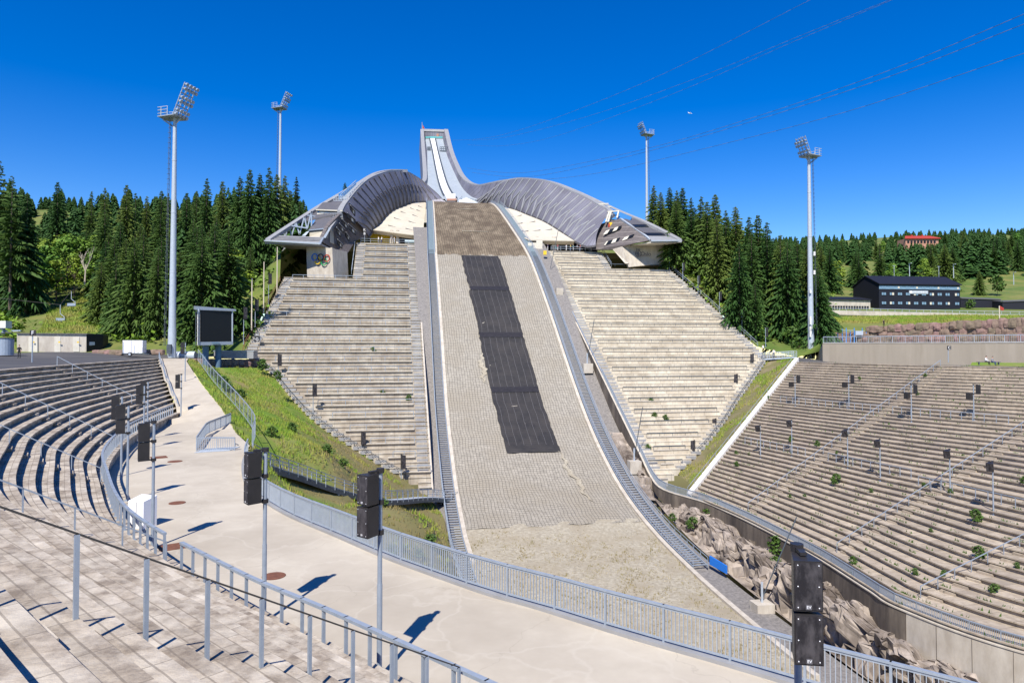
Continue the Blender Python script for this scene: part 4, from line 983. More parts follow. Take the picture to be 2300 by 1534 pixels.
S1, s1rows = shell([(955, 455, 227.5), (941, 456, 224), (925, 458, 219), (905, 465, 212.5), (886, 473, 205.5), (868, 487, 198.5), (852, 505, 191.5), (836, 516, 184.5)], [(957, 457, 225.5), (956, 470, 215), (954, 485, 206), (952, 503, 196), (951, 520, 188), (950, 525, 182), (945, 530, 179)], 'pale beige soffit shell under the left wing with dark slots', [(8, 3, 2), (8, 6, 2), (12, 2, 2), (12, 6, 2), (16, 2, 2), (16, 6, 2), (20, 2, 2), (20, 6, 2), (5, 5, 3)])
S2, s2rows = shell([(1080, 463, 226.5), (1104, 464, 222), (1146, 469, 214), (1183, 483, 206.5), (1222, 499, 198), (1261, 523, 189), (1290, 541, 182)], [(1086, 465, 224.5), (1104, 473, 216), (1122, 485, 208), (1142, 503, 198), (1158, 520, 190), (1172, 532, 184), (1186, 539, 180)], 'pale beige soffit shell under the right wing with dark slots', [(7, 3, 2), (7, 6, 2), (11, 2, 2), (11, 6, 2), (15, 2, 2), (15, 6, 2), (19, 1, 2), (19, 4, 2), (19, 7, 2)])
# gallery: back wall, columns, railing, huts
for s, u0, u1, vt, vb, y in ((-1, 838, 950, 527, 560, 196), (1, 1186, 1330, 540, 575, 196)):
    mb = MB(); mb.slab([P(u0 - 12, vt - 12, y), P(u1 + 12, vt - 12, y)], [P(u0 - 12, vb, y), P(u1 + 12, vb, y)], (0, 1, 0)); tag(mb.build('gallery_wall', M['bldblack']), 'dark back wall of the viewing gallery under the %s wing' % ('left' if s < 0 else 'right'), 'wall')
for s, us in ((-1, (880, 893)), (1, (1206, 1243, 1246))):
    for u in us:
        a = P(u, 530 if s < 0 else 545, 184); mb = MB(); mb.tube((a.x, a.y, Z0 - .2), a + Vector((0, 0, 1.5)), .45, n=10); tag(mb.build('gallery_column', M['conc']), 'round concrete column in the shade of the gallery under the %s wing' % ('left' if s < 0 else 'right'), 'column', 'gallery columns under the %s wing' % ('left' if s < 0 else 'right'))
mb = MB(); a = P(858, 538, 190); mb.box((a.x, a.y, a.z), (6.5, 1.2, 3.4)); b = P(874, 538, 189); mb.box((b.x, b.y, b.z), (4.4, 1.0, 3.0)); tag(mb.build('gallery_banner', M['yellow']), 'yellow and green banner wall at the back of the left gallery', 'banner')
mb = MB(); a = P(1195, 556, 178); mb.box((a.x, a.y, a.z - .2), (2.2, 2, 2.6)); mb.box((a.x + 1.9, a.y - .3, a.z + .1), (1.6, 1.6, 3.2)); tag(mb.build('ticket_hut', M['pale']), 'small white hut at the right gallery beside the stair top', 'hut')
railing('gallery_railing', 'steel railing in front of the visitors on the right gallery', 'railing', [H(53.2, w, Z0 + .1) for w in np.arange(19, 33, 1)], 1.1, 2.4, (.06, .06), (.09, .07), M['steel_light'], mid=1)
railing('gallery_railing', 'steel railing in front of the dark gallery under the left wing', 'railing', [H(50.4, w, Z0 + 1.25) for w in np.arange(-30, -17, 1)], 1.1, 2.4, (.06, .06), (.09, .07), M['steel'], mid=1)
mb = MB(); mb.tube(P(910, 543, 179), P(931, 544, 179), .6, n=10); tag(mb.build('canvas_roll', M['treadgreen']), 'grey green roll of sheeting lying at the gallery end', 'roll')

def prism(mb, q, back): # a face polygon given front, extruded by vector
    b = [p + Vector(back) for p in q]; n = len(q)
    mb.add(list(q) + b, [tuple(range(n)), tuple(range(2 * n - 1, n - 1, -1))] + [(i, n + i, n + (i + 1) % n, (i + 1) % n) for i in range(n)])
def panel(name, q, back, m, par, uvs=None, sub=None):
    mb = MB(); prism(mb, PL(*q), back); return mb.build(name, m, par, uv=uvs)
# ---- left pavilion
lp = thing('judge_pavilion', 'stepped judges pavilion of the left wing on a concrete pier with the coloured rings', 'building', tuple(P(745, 620, 160)))
fac = panel('facade', [(829, 532, 181.5), (800, 540, 175), (778, 573, 165.5), (748, 560, 160.5), (722, 541, 156.5), (735, 512, 159), (743, 500, 161), (765, 480, 165.5), (771, 474, 167), (790, 465, 172), (812, 480, 178)], (-1.0, .6, 0), M['boards'], lp, wuv)
def lwin(q):
    f = Vector((.55, -.75, 0)); q = [P(u, v, 160 + (u - 748) * .235) + f for u, v in q]
    mb = MB(); prism(mb, q, (-.3, .4, 0)); wd = mb.build('window', M['darkglass'], lp)
    t0, t1, b0, b1 = q[0].lerp(q[1], .5), q[0].lerp(q[1], .72), q[3].lerp(q[2], .5), q[3].lerp(q[2], .72); g_ = Vector((.06, -.09, 0))
    mb = MB(); prism(mb, [t0.lerp(b0, .35) + g_, t1.lerp(b1, .35) + g_, b1 + g_, b0 + g_], (-.03, .04, 0)); mb.build('pale_pane', M['pale'], wd)
    mb = MB(); mb.bar(q[0] + g_ * 2, q[1] + g_ * 2, .14); mb.build('window_head', M['trim'], wd)
for q in (((783, 463), (795, 477), (795, 487), (784, 472)), ((776.5, 480), (795, 495), (795, 506), (777, 489)), ((778, 504), (797, 521), (797, 530), (779, 513)), ((764, 494), (779, 509), (779, 517), (765, 503)), ((758, 503), (770, 516), (770, 524), (759, 513)), ((752, 512), (762, 524), (763, 534), (753, 522)), ((773, 523), (782, 536), (782, 543), (774, 532)), ((754.5, 539), (766, 551), (766, 560), (755, 548))): lwin(q)
panel('upper_roof', [(725, 455, 176), (777, 454, 172), (769, 474, 166), (711, 470, 172)], (0, .2, -.5), M['roofgrey'], lp)
panel('upper_eave', [(709, 470, 171.8), (769, 472.5, 165.8), (769, 475, 165.8), (709, 472.5, 171.8)], (0, .6, 0), M['pale'], lp)
panel('upper_wall', [(712, 472, 172.4), (768, 475, 166.6), (769, 492, 166), (712, 488, 172)], (0, 1.5, 0), M['pale'], lp)
panel('blue_window', [(714, 473, 172.1), (721, 473.5, 171.4), (721, 486, 171.2), (714, 486, 171.9)], (0, .3, 0), M['blueglass'], lp)
panel('upper_window', [(730, 475, 170.3), (740, 476, 169.3), (740, 479, 169.2), (730, 478.5, 170.2)], (0, .3, 0), M['glass'], lp)
mb = MB(); a, b = P(721, 486, 170), P(768, 488, 165)
for h in (0, .9): mb.bar(a + Vector((0, 0, h)), b + Vector((0, 0, h)), .08)
for k in range(14): q = a + (b - a) * (k / 13); mb.bar(q, q + Vector((0, 0, .9)), .05)
mb.build('terrace_railing', M['steel_light'], lp)
panel('lower_roof', [(714, 486, 171), (757, 488, 165), (740, 512, 159.5), (693, 517, 163)], (0, .2, -.5), M['roofgrey'], lp)
panel('roof_verge', [(755, 488, 165), (761, 488, 165.2), (744, 511, 159.5), (738, 513, 159.3)], (0, .4, -.7), M['trim'], lp)
panel('roof_eave', [(693, 516.5, 162.8), (740, 511, 159.3), (740, 514, 159.3), (693, 518.5, 162.8)], (0, .5, 0), M['steel'], lp)
panel('lower_wall', [(695, 519, 163.2), (740, 514, 159.8), (735, 535, 158.5), (727, 536, 157.8), (695, 532, 163)], (0, 1.5, 0), M['beige'], lp)
panel('corner_wall', [(741, 513, 160.2), (748, 509, 161.6), (751, 549, 161.2), (741, 544, 159.2)], (-.3, .8, 0), M['beige'], lp)
panel('sloping_beam', [(740, 512, 159), (744, 511, 159.4), (731, 535, 156.8), (726, 534, 156.4)], (-.3, .6, 0), M['steel_light'], lp)
panel('sloping_beam', [(688, 521, 163), (695, 519, 163), (686, 530, 161), (678, 530, 161)], (-.3, .6, 0), M['steel_light'], lp)
panel('canopy', [(615, 529, 160), (723, 533, 156.5), (716, 545, 154), (594, 540.5, 156)], (0, .3, -.7), M['trim'], lp)
mb = MB()
for f in (.25, .5, .75):
    a = P(615, 529, 160).lerp(P(594, 540.5, 156), f) + Vector((0, -.02, .06)); b = P(723, 533, 156.5).lerp(P(716, 545, 154), f) + Vector((0, -.02, .06)); mb.bar(a, b, .12, .1)
mb.build('canopy_rib', M['roofgrey'], lp)
panel('canopy_edge', [(592, 539.5, 155.8), (716, 545, 153.6), (724, 532.5, 156.2), (727, 534, 156.5), (719, 549, 153.6), (594, 542, 155.8)], (0, .3, -.15), M['steel_light'], lp)
panel('canopy_underside', [(600, 542.6, 156.5), (722, 548, 154.6), (745, 559, 160), (650, 557, 165)], (0, 0, -.3), M['trim'], lp)
# lattice under the long beam
mb = MB(); zig = [(628, 530), (633, 521), (641, 530), (650, 511), (655, 530), (665, 500), (673, 527), (684, 487), (690, 516), (700, 475), (700, 508)]
for a, b in zip(zig[:-1], zig[1:]): mb.bar(P(*a, 165), P(*b, 165), .3)
mb.build('lattice', M['steel'], lp); mb = MB()
mb.bar(P(653, 507, 165), P(692, 513, 164), .3); mb.build('tie_bar', M['steel'], lp); mb = MB(); mb.bar(P(690, 484, 170), P(712, 487, 171), .3); mb.build('tie_bar', M['steel'], lp)
panel('gallery_rail', [(651, 551, 160), (697, 552, 158), (697, 553, 158), (651, 552.3, 160)], (0, .1, 0), M['steel'], lp)
# pier and side wall
pier = panel('pier', [(688, 552, 159), (746, 558, 156), (750, 635, 156), (690, 622, 159)], (2.0, 6.0, 0), M['conc'], lp)
panel('side_wall', [(746, 556, 156.1), (778, 573, 165.5), (775, 583, 165.5), (748, 632, 157)], (-.6, .5, 0), M['conc'], lp)
# rings
o_ = P(719, 582, 157.3); ax = (P(746, 558, 156) - P(688, 552, 159)); ax.z = 0; ax.normalize()
for k, (u, v, m) in enumerate(((706.6, 577.8, M['blue']), (720, 578.5, M['black']), (734, 580, M['red']), (713.5, 585.5, M['yellow']), (727.5, 588, M['green']))):
    yy = 159 + (156 - 159) * (u - 688) / 58; c = P(u, v, yy - .35); rr = .78; mb = MB()
    for i in range(20):
        t0, t1 = 2 * math.pi * i / 20, 2 * math.pi * (i + 1) / 20
        mb.bar(c + ax * (rr * math.cos(t0)) + Vector((0, 0, rr * math.sin(t0))), c + ax * (rr * math.cos(t1)) + Vector((0, 0, rr * math.sin(t1))), .15, .2)
    mb.build('ring', m, lp)
# ---- right pavilion
rp = thing('judge_pavilion', 'low judges pavilion of the right wing with board cladding on a concrete pier', 'building', tuple(P(1440, 580, 172)))
panel('facade', [(1338, 507, 184), (1360, 500, 182), (1393, 491, 179.5), (1432, 514, 174), (1452, 529, 171.5), (1462, 538, 170), (1455, 541, 170), (1427, 546, 172), (1374, 561, 176.5), (1330, 561, 180)], (.4, 1.0, 0), M['boards'], rp, wuv)
def pwin(q, frac):
    q = PL(*q); mb = MB(); f = Vector((-.1, -.25, 0)); prism(mb, [p + f for p in q], (.1, .2, 0)); wd = mb.build('window', M['darkglass'], rp)
    for a, b in frac:
        t0, t1 = q[0].lerp(q[1], a), q[0].lerp(q[1], b); b0, b1 = q[3].lerp(q[2], a), q[3].lerp(q[2], b); mb = MB(); prism(mb, [p + f * 1.4 for p in (t0, t1, b1, b0)], (.05, .08, 0)); mb.build('pale_blind', M['pale'], wd)
pwin([(1362, 519, 179.6), (1397, 507, 177.4), (1393, 515, 177.4), (1355, 528.5, 179.6)], [(0, .25), (.56, .80)])
pwin([(1363, 543, 178.2), (1393, 534, 176), (1389, 543, 176), (1357, 552, 178.2)], [(0, .12), (.5, .8)])
pwin([(1403, 534, 175.3), (1425, 526, 173.6), (1421, 533, 173.6), (1397, 542, 175.3)], [(0, .5)])
mb = MB(); c = P(1371, 504.5, 180.6); mb.hexa([c + Vector((-.35, -.3, -.6)), c + Vector((.35, -.3, -.6)), c + Vector((.35, 0, -.6)), c + Vector((-.35, 0, -.6))], [c + Vector((-.45, -.3, .5)), c + Vector((.45, -.3, .5)), c + Vector((.45, 0, .5)), c + Vector((-.45, 0, .5))]); cr = mb.build('lion_crest', M['yellow'], rp)
mb = MB(); mb.box(c + Vector((-.42, -.34, -.3)), (.5, .1, .9)); mb.build('crest_shield', M['red'], cr)
panel('upper_roof', [(1400, 492, 181), (1428, 491, 186), (1456, 504, 182), (1416, 504.5, 177)], (0, .2, -.4), M['roofgrey'], rp)
panel('upper_glazing', [(1418, 505, 177), (1456, 504.5, 182), (1459, 510, 181), (1426, 510, 176)], (0, .8, 0), M['darkglass'], rp)
panel('lower_roof', [(1427, 511, 176), (1463, 511, 181), (1490, 523, 177), (1446, 523, 172.5)], (0, .2, -.4), M['roofgrey'], rp)
panel('lower_glazing', [(1448, 523.5, 172.5), (1496, 523.5, 177), (1504, 530, 176), (1452, 529.5, 171.6)], (0, .8, 0), M['darkglass'], rp)
panel('roof_verge', [(1392, 490, 179), (1397, 490.5, 179.4), (1456, 531, 171), (1463, 538, 169.6), (1459, 538, 169.6), (1450, 530, 171)], (0, .4, -.4), M['steel_light'], rp)
panel('canopy', [(1454, 530, 171.3), (1510, 530.5, 176), (1532, 539.5, 171.4), (1464, 540.5, 168.6)], (0, .3, -.6), M['trim'], rp)
panel('canopy_edge', [(1463, 540, 168.4), (1532, 539, 171.2), (1532, 541.5, 171.2), (1463, 542.5, 168.4)], (0, .3, 0), M['steel_light'], rp)
panel('canopy_underside', [(1464, 542.8, 169), (1530, 541.8, 171.6), (1500, 550, 178), (1415, 551, 176)], (0, 0, -.3), M['pale'], rp)
panel('pier', [(1397, 553, 174.5), (1490, 549, 177.5), (1490, 592, 177.5), (1412, 600, 173)], (1.0, 7.0, 0), M['conc'], rp)
panel('side_wall', [(1376, 560, 176.3), (1397, 554, 174.4), (1412, 592, 173), (1404, 592, 173.2)], (.5, 1.5, 0), M['conc'], rp)
pc = P(1433, 570, 175.0); pax = (P(1490, 549, 177.5) - P(1397, 553, 174.5)); pax.z = 0; pax.normalize()
mb = MB(); pf_ = Vector((.03, -.25, 0))
for i in range(16):
    t0, t1 = 2 * math.pi * i / 16, 2 * math.pi * (i + 1) / 16; mb.bar(pc + pf_ + pax * (.8 * math.cos(t0)) + Vector((0, 0, .8 * math.sin(t0))), pc + pf_ + pax * (.8 * math.cos(t1)) + Vector((0, 0, .8 * math.sin(t1))), .2, .1)
mb.bar(pc + pf_ + Vector((0, 0, -.6)), pc + pf_ + Vector((0, 0, .5)), .4, .1); mb.bar(pc + pf_ - pax * .5, pc + pf_ + pax * .5, .25, .1)
for k in (-.4, 0, .4): mb.bar(pc + pf_ + pax * k + Vector((0, 0, .85)), pc + pf_ + pax * k + Vector((0, 0, 1.25)), .22, .1)
mb.build('city_seal', M['roofgrey'], rp)
def text_mesh(name, s, size, m, parent, loc, xdir, depth=.03, align='CENTER'):
    cu = bpy.data.curves.new('lettering', 'FONT'); cu.body = s; cu.size = size; cu.extrude = depth; cu.align_x = align; cu.align_y = 'CENTER'
    t = bpy.data.objects.new('lettering', cu); col.objects.link(t); bpy.context.view_layer.update()
    me = bpy.data.meshes.new_from_object(t); bpy.data.objects.remove(t); me.materials.clear(); me.materials.append(m)
    o = bpy.data.objects.new(name, me); col.objects.link(o); xd = Vector(xdir).normalized(); zd = Vector((0, 0, 1)); n = xd.cross(zd)
    Mx = Matrix((xd, zd, n)).transposed().to_4x4(); Mx.translation = Vector(loc) - (OFF[parent] if parent is not None else Vector()); o.matrix_world = Mx
    if parent is not None: o.parent = parent; o.matrix_parent_inverse = Matrix()
    return o
text_mesh('lettering', 'Oslo', 1.5, M['roofgrey'], rp, P(1450, 571, 175.6) + pf_, pax)
# ---------------------------------------------------------------- floodlight masts
def zground(x, y): return GZ(x, y)
lamp_me = None
def floodmast(label, foot, ztop, flip, nrow, scale, yaw):
    global lamp_me
    root = thing('floodlight_mast', label, 'mast', foot, 'floodlight masts round the arena')
    f = Vector(foot); zt = ztop - f.z
    mb = MB(); mb.tube((f.x, f.y, f.z), (f.x, f.y, f.z + zt * .12), .66 * scale, .60 * scale, 16); mb.tube((f.x, f.y, f.z + zt * .12), (f.x, f.y, f.z + zt), .56 * scale, .28 * scale, 16)
    for k in (.35, .6, .82): mb.tube((f.x, f.y, f.z + zt * k), (f.x, f.y, f.z + zt * k + .25), .60 * scale * (1 - k * .48), None, 16)
    mb.build('pole', M['steel_light'], root, smooth=False)
    # ladder
    mb = MB(); s = -1 if flip > 0 else 1; lx = f.x + s * .95 * scale
    for e in (-.22, .22):
        mb.bar((lx + s * .1, f.y - .3 + e, f.z + 2), (f.x + s * .62 * scale, f.y - .3 + e, f.z + zt), .06)
    for k in range(int(zt / .9)):
        t = k / (zt / .9); xx = lx + s * .1 + (f.x + s * .62 * scale - lx - s * .1) * t
        mb.bar((xx, f.y - .55, f.z + 2 + (zt - 2) * t), (xx, f.y - .05, f.z + 2 + (zt - 2) * t), .05); mb.bar((xx, f.y - .3, f.z + 2 + (zt - 2) * t), (xx + s * .34, f.y - .3, f.z + 2 + (zt - 2) * t), .05)
    mb.build('ladder', M['steel_dark'], root)
    # platform, its rail and the tilted lamp rack
    dx, dy = math.cos(yaw), math.sin(yaw); X = Vector((dx, dy, 0)); Y = Vector((-dy, dx, 0)); c = Vector((f.x, f.y, f.z + zt))
    mb = MB(); a = c - X * 2.3; b = c + X * 1.1
    mb.slab([a - Y * 1.3, b - Y * 1.6], [a + Y * 1.3, b + Y * 1.6], (0, 0, .16)); mb.bar(a + Vector((0, 0, -.05)), c + Vector((0, 0, -1.6)), .22); mb.bar(b + Vector((0, 0, -.05)), c + Vector((0, 0, -1.0)), .22); mb.build('platform', M['steel'], root)
    mb = MB(); cs = [c - X * .3 - Y * 1.4, a - Y * 1.25, a + Y * 1.25, c - X * .3 + Y * 1.4]
    for h in (.55, 1.1, 1.6):
        for p, q in zip(cs[:-1], cs[1:]): mb.bar(p + Vector((0, 0, h)), q + Vector((0, 0, h)), .07)
    for p in resample(cs, 1.2): mb.bar(p, p + Vector((0, 0, 1.6)), .07)
    mb.build('platform_rail', M['steel_light'], root)
    tilt = R(24); U = X * math.sin(tilt) + Vector((0, 0, math.cos(tilt))); N_ = X * math.cos(tilt) - Vector((0, 0, math.sin(tilt)))
    mb = MB(); hgt = nrow * .72
    for e in (-1.3, -.45, .45, 1.3): mb.bar(c + X * .6 + Y * e, c + X * .6 + Y * e + U * hgt, .12)
    for k in range(nrow): mb.bar(c + X * .6 - Y * 1.4 + U * (k * .72 + .4), c + X * .6 + Y * 1.4 + U * (k * .72 + .4), .14)
    mb.bar(c + X * .6 + U * hgt, c - X * .6 + Vector((0, 0, .2)), .1); mb.build('lamp_rack', M['steel'], root)
    if lamp_me is None:
        mb = MB(); mb.tube((0, 0, 0), (.25, 0, 0), .15, .26, 12); mb.tube((.25, 0, 0), (.5, 0, 0), .27, .30, 12); mb.tube((-.2, 0, .0), (.0, 0, .0), .10, .15, 8); mb.m = 1; mb.tube((.505, 0, 0), (.52, 0, 0), .27, .27, 12)
        t = mb.build('lamp', [M['steel'], M['glass']], base=(0, 0, 0)); lamp_me = t.data; bpy.data.objects.remove(t)
    for k in range(nrow):
        for e in (-1.2, -.4, .4, 1.2):
            if k % 3 == 2 and nrow > 4: 
                continue
            la = bpy.data.objects.new('lamp', lamp_me); col.objects.link(la); la.parent = root
            la.location = c + X * .75 + Y * e + U * (k * .72 + .4) - f; la.rotation_euler = N_.to_track_quat('X', 'Z').to_euler()
    mb = MB(); mb.box((f.x - .0, f.y - .9 * scale, f.z + 1.4), (.7, .35, 1.5)); mb.build('cabinet', M['steel_dark'], root)
    return root
A_ = P(386, 803, 112)
floodmast('tallest floodlight mast, rising beside the curved terrace near the black screen', tuple(A_), P(392, 266, 112).z, 1, 8, 1.0, R(-14))
A_ = P(628, 470, 205); floodmast('floodlight mast standing behind the spruces left of the ski jump', (A_.x, A_.y, 30), P(628, 245, 205).z, 1, 7, .95, R(-14))
A_ = P(1453, 480, 222); floodmast('slim floodlight mast behind the right wing, beside dark spruces', (A_.x, A_.y, 26), P(1453, 304, 222).z, -1, 6, .95, R(200))
A_ = P(1822, 806, 146); floodmast('floodlight mast at the end of the concrete wall on the right', tuple(A_), P(1818, 352, 146).z, -1, 6, 1.1, R(202))
# aerials on the right mast
for v, h in ((570, 9), (612, 9), (655, 7), (720, 18), (745, 24)):
    a = P(1829 if v < 650 else 1820, v, 145.2); mb = MB(); mb.box(a, (.35, .3, h * 145 / FPX)); tag(mb.build('aerial_box', M['white']), 'white aerial panel fixed to the right floodlight mast', 'aerial', 'aerials on the right mast')

# ---------------------------------------------------------------- big screen on two posts
sc_ = thing('video_screen', 'large black video screen in a white housing on two blue grey columns', 'screen', tuple(P(478, 828, 113)))
def scq(u, v, y): return P(u, v, y)
fl, fr = (446, 113.0), (523, 117.5)
mb = MB(); q = [P(446, 776, 112.6), P(523, 773, 117.4), P(523, 698, 117.4), P(446, 694, 112.6)]; back = Vector((-1.3, 2.3, 0)); prism(mb, q, back); mb.build('housing', M['white'], sc_)
mb = MB(); f = Vector((.06, -.15, 0)); prism(mb, [P(450, 769, 112.8) + f, P(521, 768, 117.2) + f, P(521, 700, 117.2) + f, P(450, 696, 112.8) + f], (-.02, .06, 0)); mb.build('display', M['screen'], sc_)
mb = MB(); mb.bar(P(446, 772, 112.5) + f, P(523, 770.5, 117.2) + f, .1, .55); mb.bar(P(447, 774, 112.5) + f, P(447, 694, 112.5) + f, .2); mb.bar(P(522, 772, 117.2) + f, P(522, 699, 117.2) + f, .2); mb.build('display_frame', M['steel'], sc_)
mb = MB(); mb.bar(P(476, 771, 114.2) + f * 2, P(493, 770.5, 115.3) + f * 2, .1, .3); mb.build('maker_plate', M['glass'], sc_)
mb = MB(); a, b, c, d = P(440, 688, 112), P(530, 695, 117.3), P(530, 699, 117.3), P(440, 696, 112); bk = Vector((-1.9, 3.3, .25)); prism(mb, [d, c, b, a], bk); mb.build('roof', M['steel'], sc_)
for u, y in ((462, 114.6), (490.5, 116.4)):
    mb = MB(); a = P(u, 776, y); g_ = P(u, 832, y); mb.tube((a.x, a.y, g_.z - .6), (a.x, a.y, a.z + .3), .5, n=12); mb.build('column', mat('blue grey paint', (.10, .17, .24)) if 'bgp' not in M else M['bgp'], sc_)
mb = MB(); a = P(443, 700, 112.1); zlow = P(443, 775, 112.1).z
for e in (-.22, .22): mb.bar((a.x + e, a.y, a.z), (a.x + e, a.y, zlow), .07)
for k in range(9): z = zlow + (a.z - zlow) * k / 8; mb.bar((a.x - .22, a.y, z), (a.x + .22, a.y, z), .06)
mb.build('ladder', M['steel_dark'], sc_)

# ---------------------------------------------------------------- plaza things at left
tb = thing('service_building', 'low grey concrete service building with three pale doors at the left plaza', 'building', tuple(P(130, 790, 112)))
q = [P(38, 796, 110), P(194, 791, 113), P(194, 751, 113), P(38, 750, 110)]
mb = MB(); prism(mb, q, (-2, 8, 0)); mb.build('wall', M['conc'], tb)
mb = MB(); prism(mb, [P(194.2, 790.5, 113), P(232, 788, 117), P(232, 753, 117), P(194.2, 751, 113)], (-1.5, 4, 0)); mb.build('dark_annex', M['bldblack'], tb)
mb = MB(); prism(mb, [P(37, 750, 109.8), P(196, 751, 112.8), P(196, 749, 112.8), P(37, 748, 109.8)], (-2, 9, 0)); mb.build('roof', M['roofgrey'], tb)
for u0, u1, v0, v1 in ((64, 84, 756, 792), (122, 136, 756, 791), (164, 178, 757, 790)):
    y = 110 + (u0 - 38) * 3 / 156; mb = MB(); prism(mb, [P(u0, v1, y - .1), P(u1, v1, y + .2), P(u1, v0, y + .2), P(u0, v0, y - .1)], (0, .1, 0)); dr = mb.build('door', M['pale'], tb)
    mb = MB(); prism(mb, [P(u0 + 9, 770, y - .2), P(u0 + 13, 770, y - .15), P(u0 + 13, 767, y - .15), P(u0 + 9, 767, y - .2)], (0, .05, 0)); mb.build('warning_sign', M['yellow'], dr)
mb = MB(); prism(mb, [P(201, 776, 113.5), P(213, 775, 114.6), P(213, 768, 114.6), P(201, 768, 113.5)], (-.2, .3, 0)); mb.build('wall_unit', M['white'], tb)
tr_ = thing('trailer', 'white box trailer with twin doors parked on the plaza', 'trailer', tuple(P(300, 797, 108)))
mb = MB(); prism(mb, [P(275, 793, 107.5), P(321, 793, 108.3), P(321, 764.5, 108.3), P(275, 764.5, 107.5)], (-.5, 2.0, 0)); bx = mb.build('box_body', M['whitetrack'], tr_)
mb = MB()
for u in (275.5, 295, 310, 320.6): mb.bar(P(u, 793, 107.35), P(u, 765, 107.35), .05)
mb.build('door_seam', M['trim'], bx)
mb = MB(); mb.bar(P(274, 794, 107.5), P(335, 795, 108.6), .3, .15); mb.build('drawbar', M['steel_dark'], tr_)
mb = MB(); a = P(291, 795.5, 107.3); mb.tube(a, a + Vector((0, .25, 0)), .33, n=14); w_ = mb.build('wheel', M['black'], tr_)
mb = MB(); mb.tube(a + Vector((0, -.03, 0)), a + Vector((0, .1, 0)), .19, n=12); mb.build('rim', M['steel_light'], w_)
g = random.Random(8)
def stone(mb, c, s, rz=0):
    """a rough rounded boulder: a subdivided block pulled towards an ellipsoid and knocked about"""
    N4 = 4; ca, sa = math.cos(rz), math.sin(rz); seed = Vector((g.uniform(0, 99), g.uniform(0, 99), g.uniform(0, 99)))
    def pt(q):
        q = Vector(q); e = q.normalized() * .74; q = q.lerp(e, .42) + mn.noise_vector(q * 2.3 + seed) * .13
        x, y, z = q.x * s[0], q.y * s[1], q.z * s[2]; return (c[0] + x * ca - y * sa, c[1] + x * sa + y * ca, c[2] + z)
    for ax in range(3):
        for sg in (-.5, .5):
            rows = []
            for i in range(N4 + 1):
                r_ = []
                for k in range(N4 + 1):
                    q = [0, 0, 0]; q[ax] = sg; q[(ax + 1) % 3] = i / N4 - .5; q[(ax + 2) % 3] = k / N4 - .5; r_.append(pt(q))
                rows.append(r_)
            mb.grid(rows if sg < 0 else rows[::-1])
mb0 = MB(); stone(mb0, (0, 0, .4), (1.6, .9, .85)); 
def stoneblock(pt, s, lab, grp, rz=0, z=None):
    mb = MB(); stone(mb, (pt.x, pt.y, pt.z + s[2] / 2), s, rz); return tag(mb.build('granite_block', M['stone']), lab, 'block', grp)
for i, u in enumerate((217, 230, 243, 256, 268, 334, 347, 360)):
    stoneblock(P(u, 797 - (0 if i < 5 else 1), 112 - i * .2), (1.1, .8, .75), 'rough granite block in the low row edging the plaza behind the trailer', 'granite blocks edging the plaza')
# granite wall under the screen
for i in range(26):
    f = (i % 13) / 12; row = i // 13; u = 395 + 185 * f + (6 if row else 0); v = 832 - row * 13; y = 111 + 13 * f; p = P(u, v, y)
    if 462 > u > 450: continue
    stoneblock(Vector((p.x, p.y, p.z - .25)), (1.25, .9, 1.15), 'pink granite block in the rough wall below the black screen', 'granite blocks below the screen', rz=.3)
for (u, v, y, sz, m, nm, lab, ct) in ((530, 797, 122, (7, 2, 1.3), 'trim', 'storage_crate', 'grey storage crates on the plaza beside the granite wall', 'crate'), (447, 802, 118, (1.6, 1.2, 1.1), 'bgp2', 'waste_bin', 'dark green waste bin beside the screen posts', 'bin'), (11, 779, 99, (2.2, 2.2, 2.3), 'steel', 'water_tank', 'round grey tank at the left border of the plaza', 'tank')):
    p = P(u, v, y); m = M.get(m) or mat('dark green plastic', (.02, .07, .06)); root = thing(nm, lab, ct, (p.x, p.y, p.z - sz[2] / 2)); mb = MB()
    if nm == 'water_tank': mb.tube((p.x, p.y, p.z - 1.2), (p.x, p.y, p.z + 1.15), 1.1, n=20)
    else: mb.box(p, sz)
    mb.build('body', m, root); mb = MB()
    if nm == 'water_tank': mb.tube((p.x, p.y, p.z + 1.15), (p.x, p.y, p.z + 1.3), 1.15, n=20)
    else: mb.box(p + Vector((0, 0, sz[2] / 2 + .06)), (sz[0] * 1.04, sz[1] * 1.06, .12))
    mb.build('lid', M['steel_dark'] if nm != 'storage_crate' else M['steel'], root)
mb = MB(); p = P(408, 799, 115); mb.tube(p + Vector((-2, 0, 0)), p + Vector((2.2, .3, 0)), .75, n=14); o = tag(mb.build('pipe_section', M['steel_light']), 'short wide pale pipe section lying on the plaza', 'pipe')
mb = MB(); a, b = P(455, 800, 116), P(492, 800, 117)
for k in range(4): mb.bar(a + Vector((0, k * .4, k * .35 - .3)), b + Vector((0, k * .4, k * .35 - .3)), .5, .07)
tag(mb.build('steel_steps', M['steel_dark']), 'small steel stair behind the screen posts', 'stair')
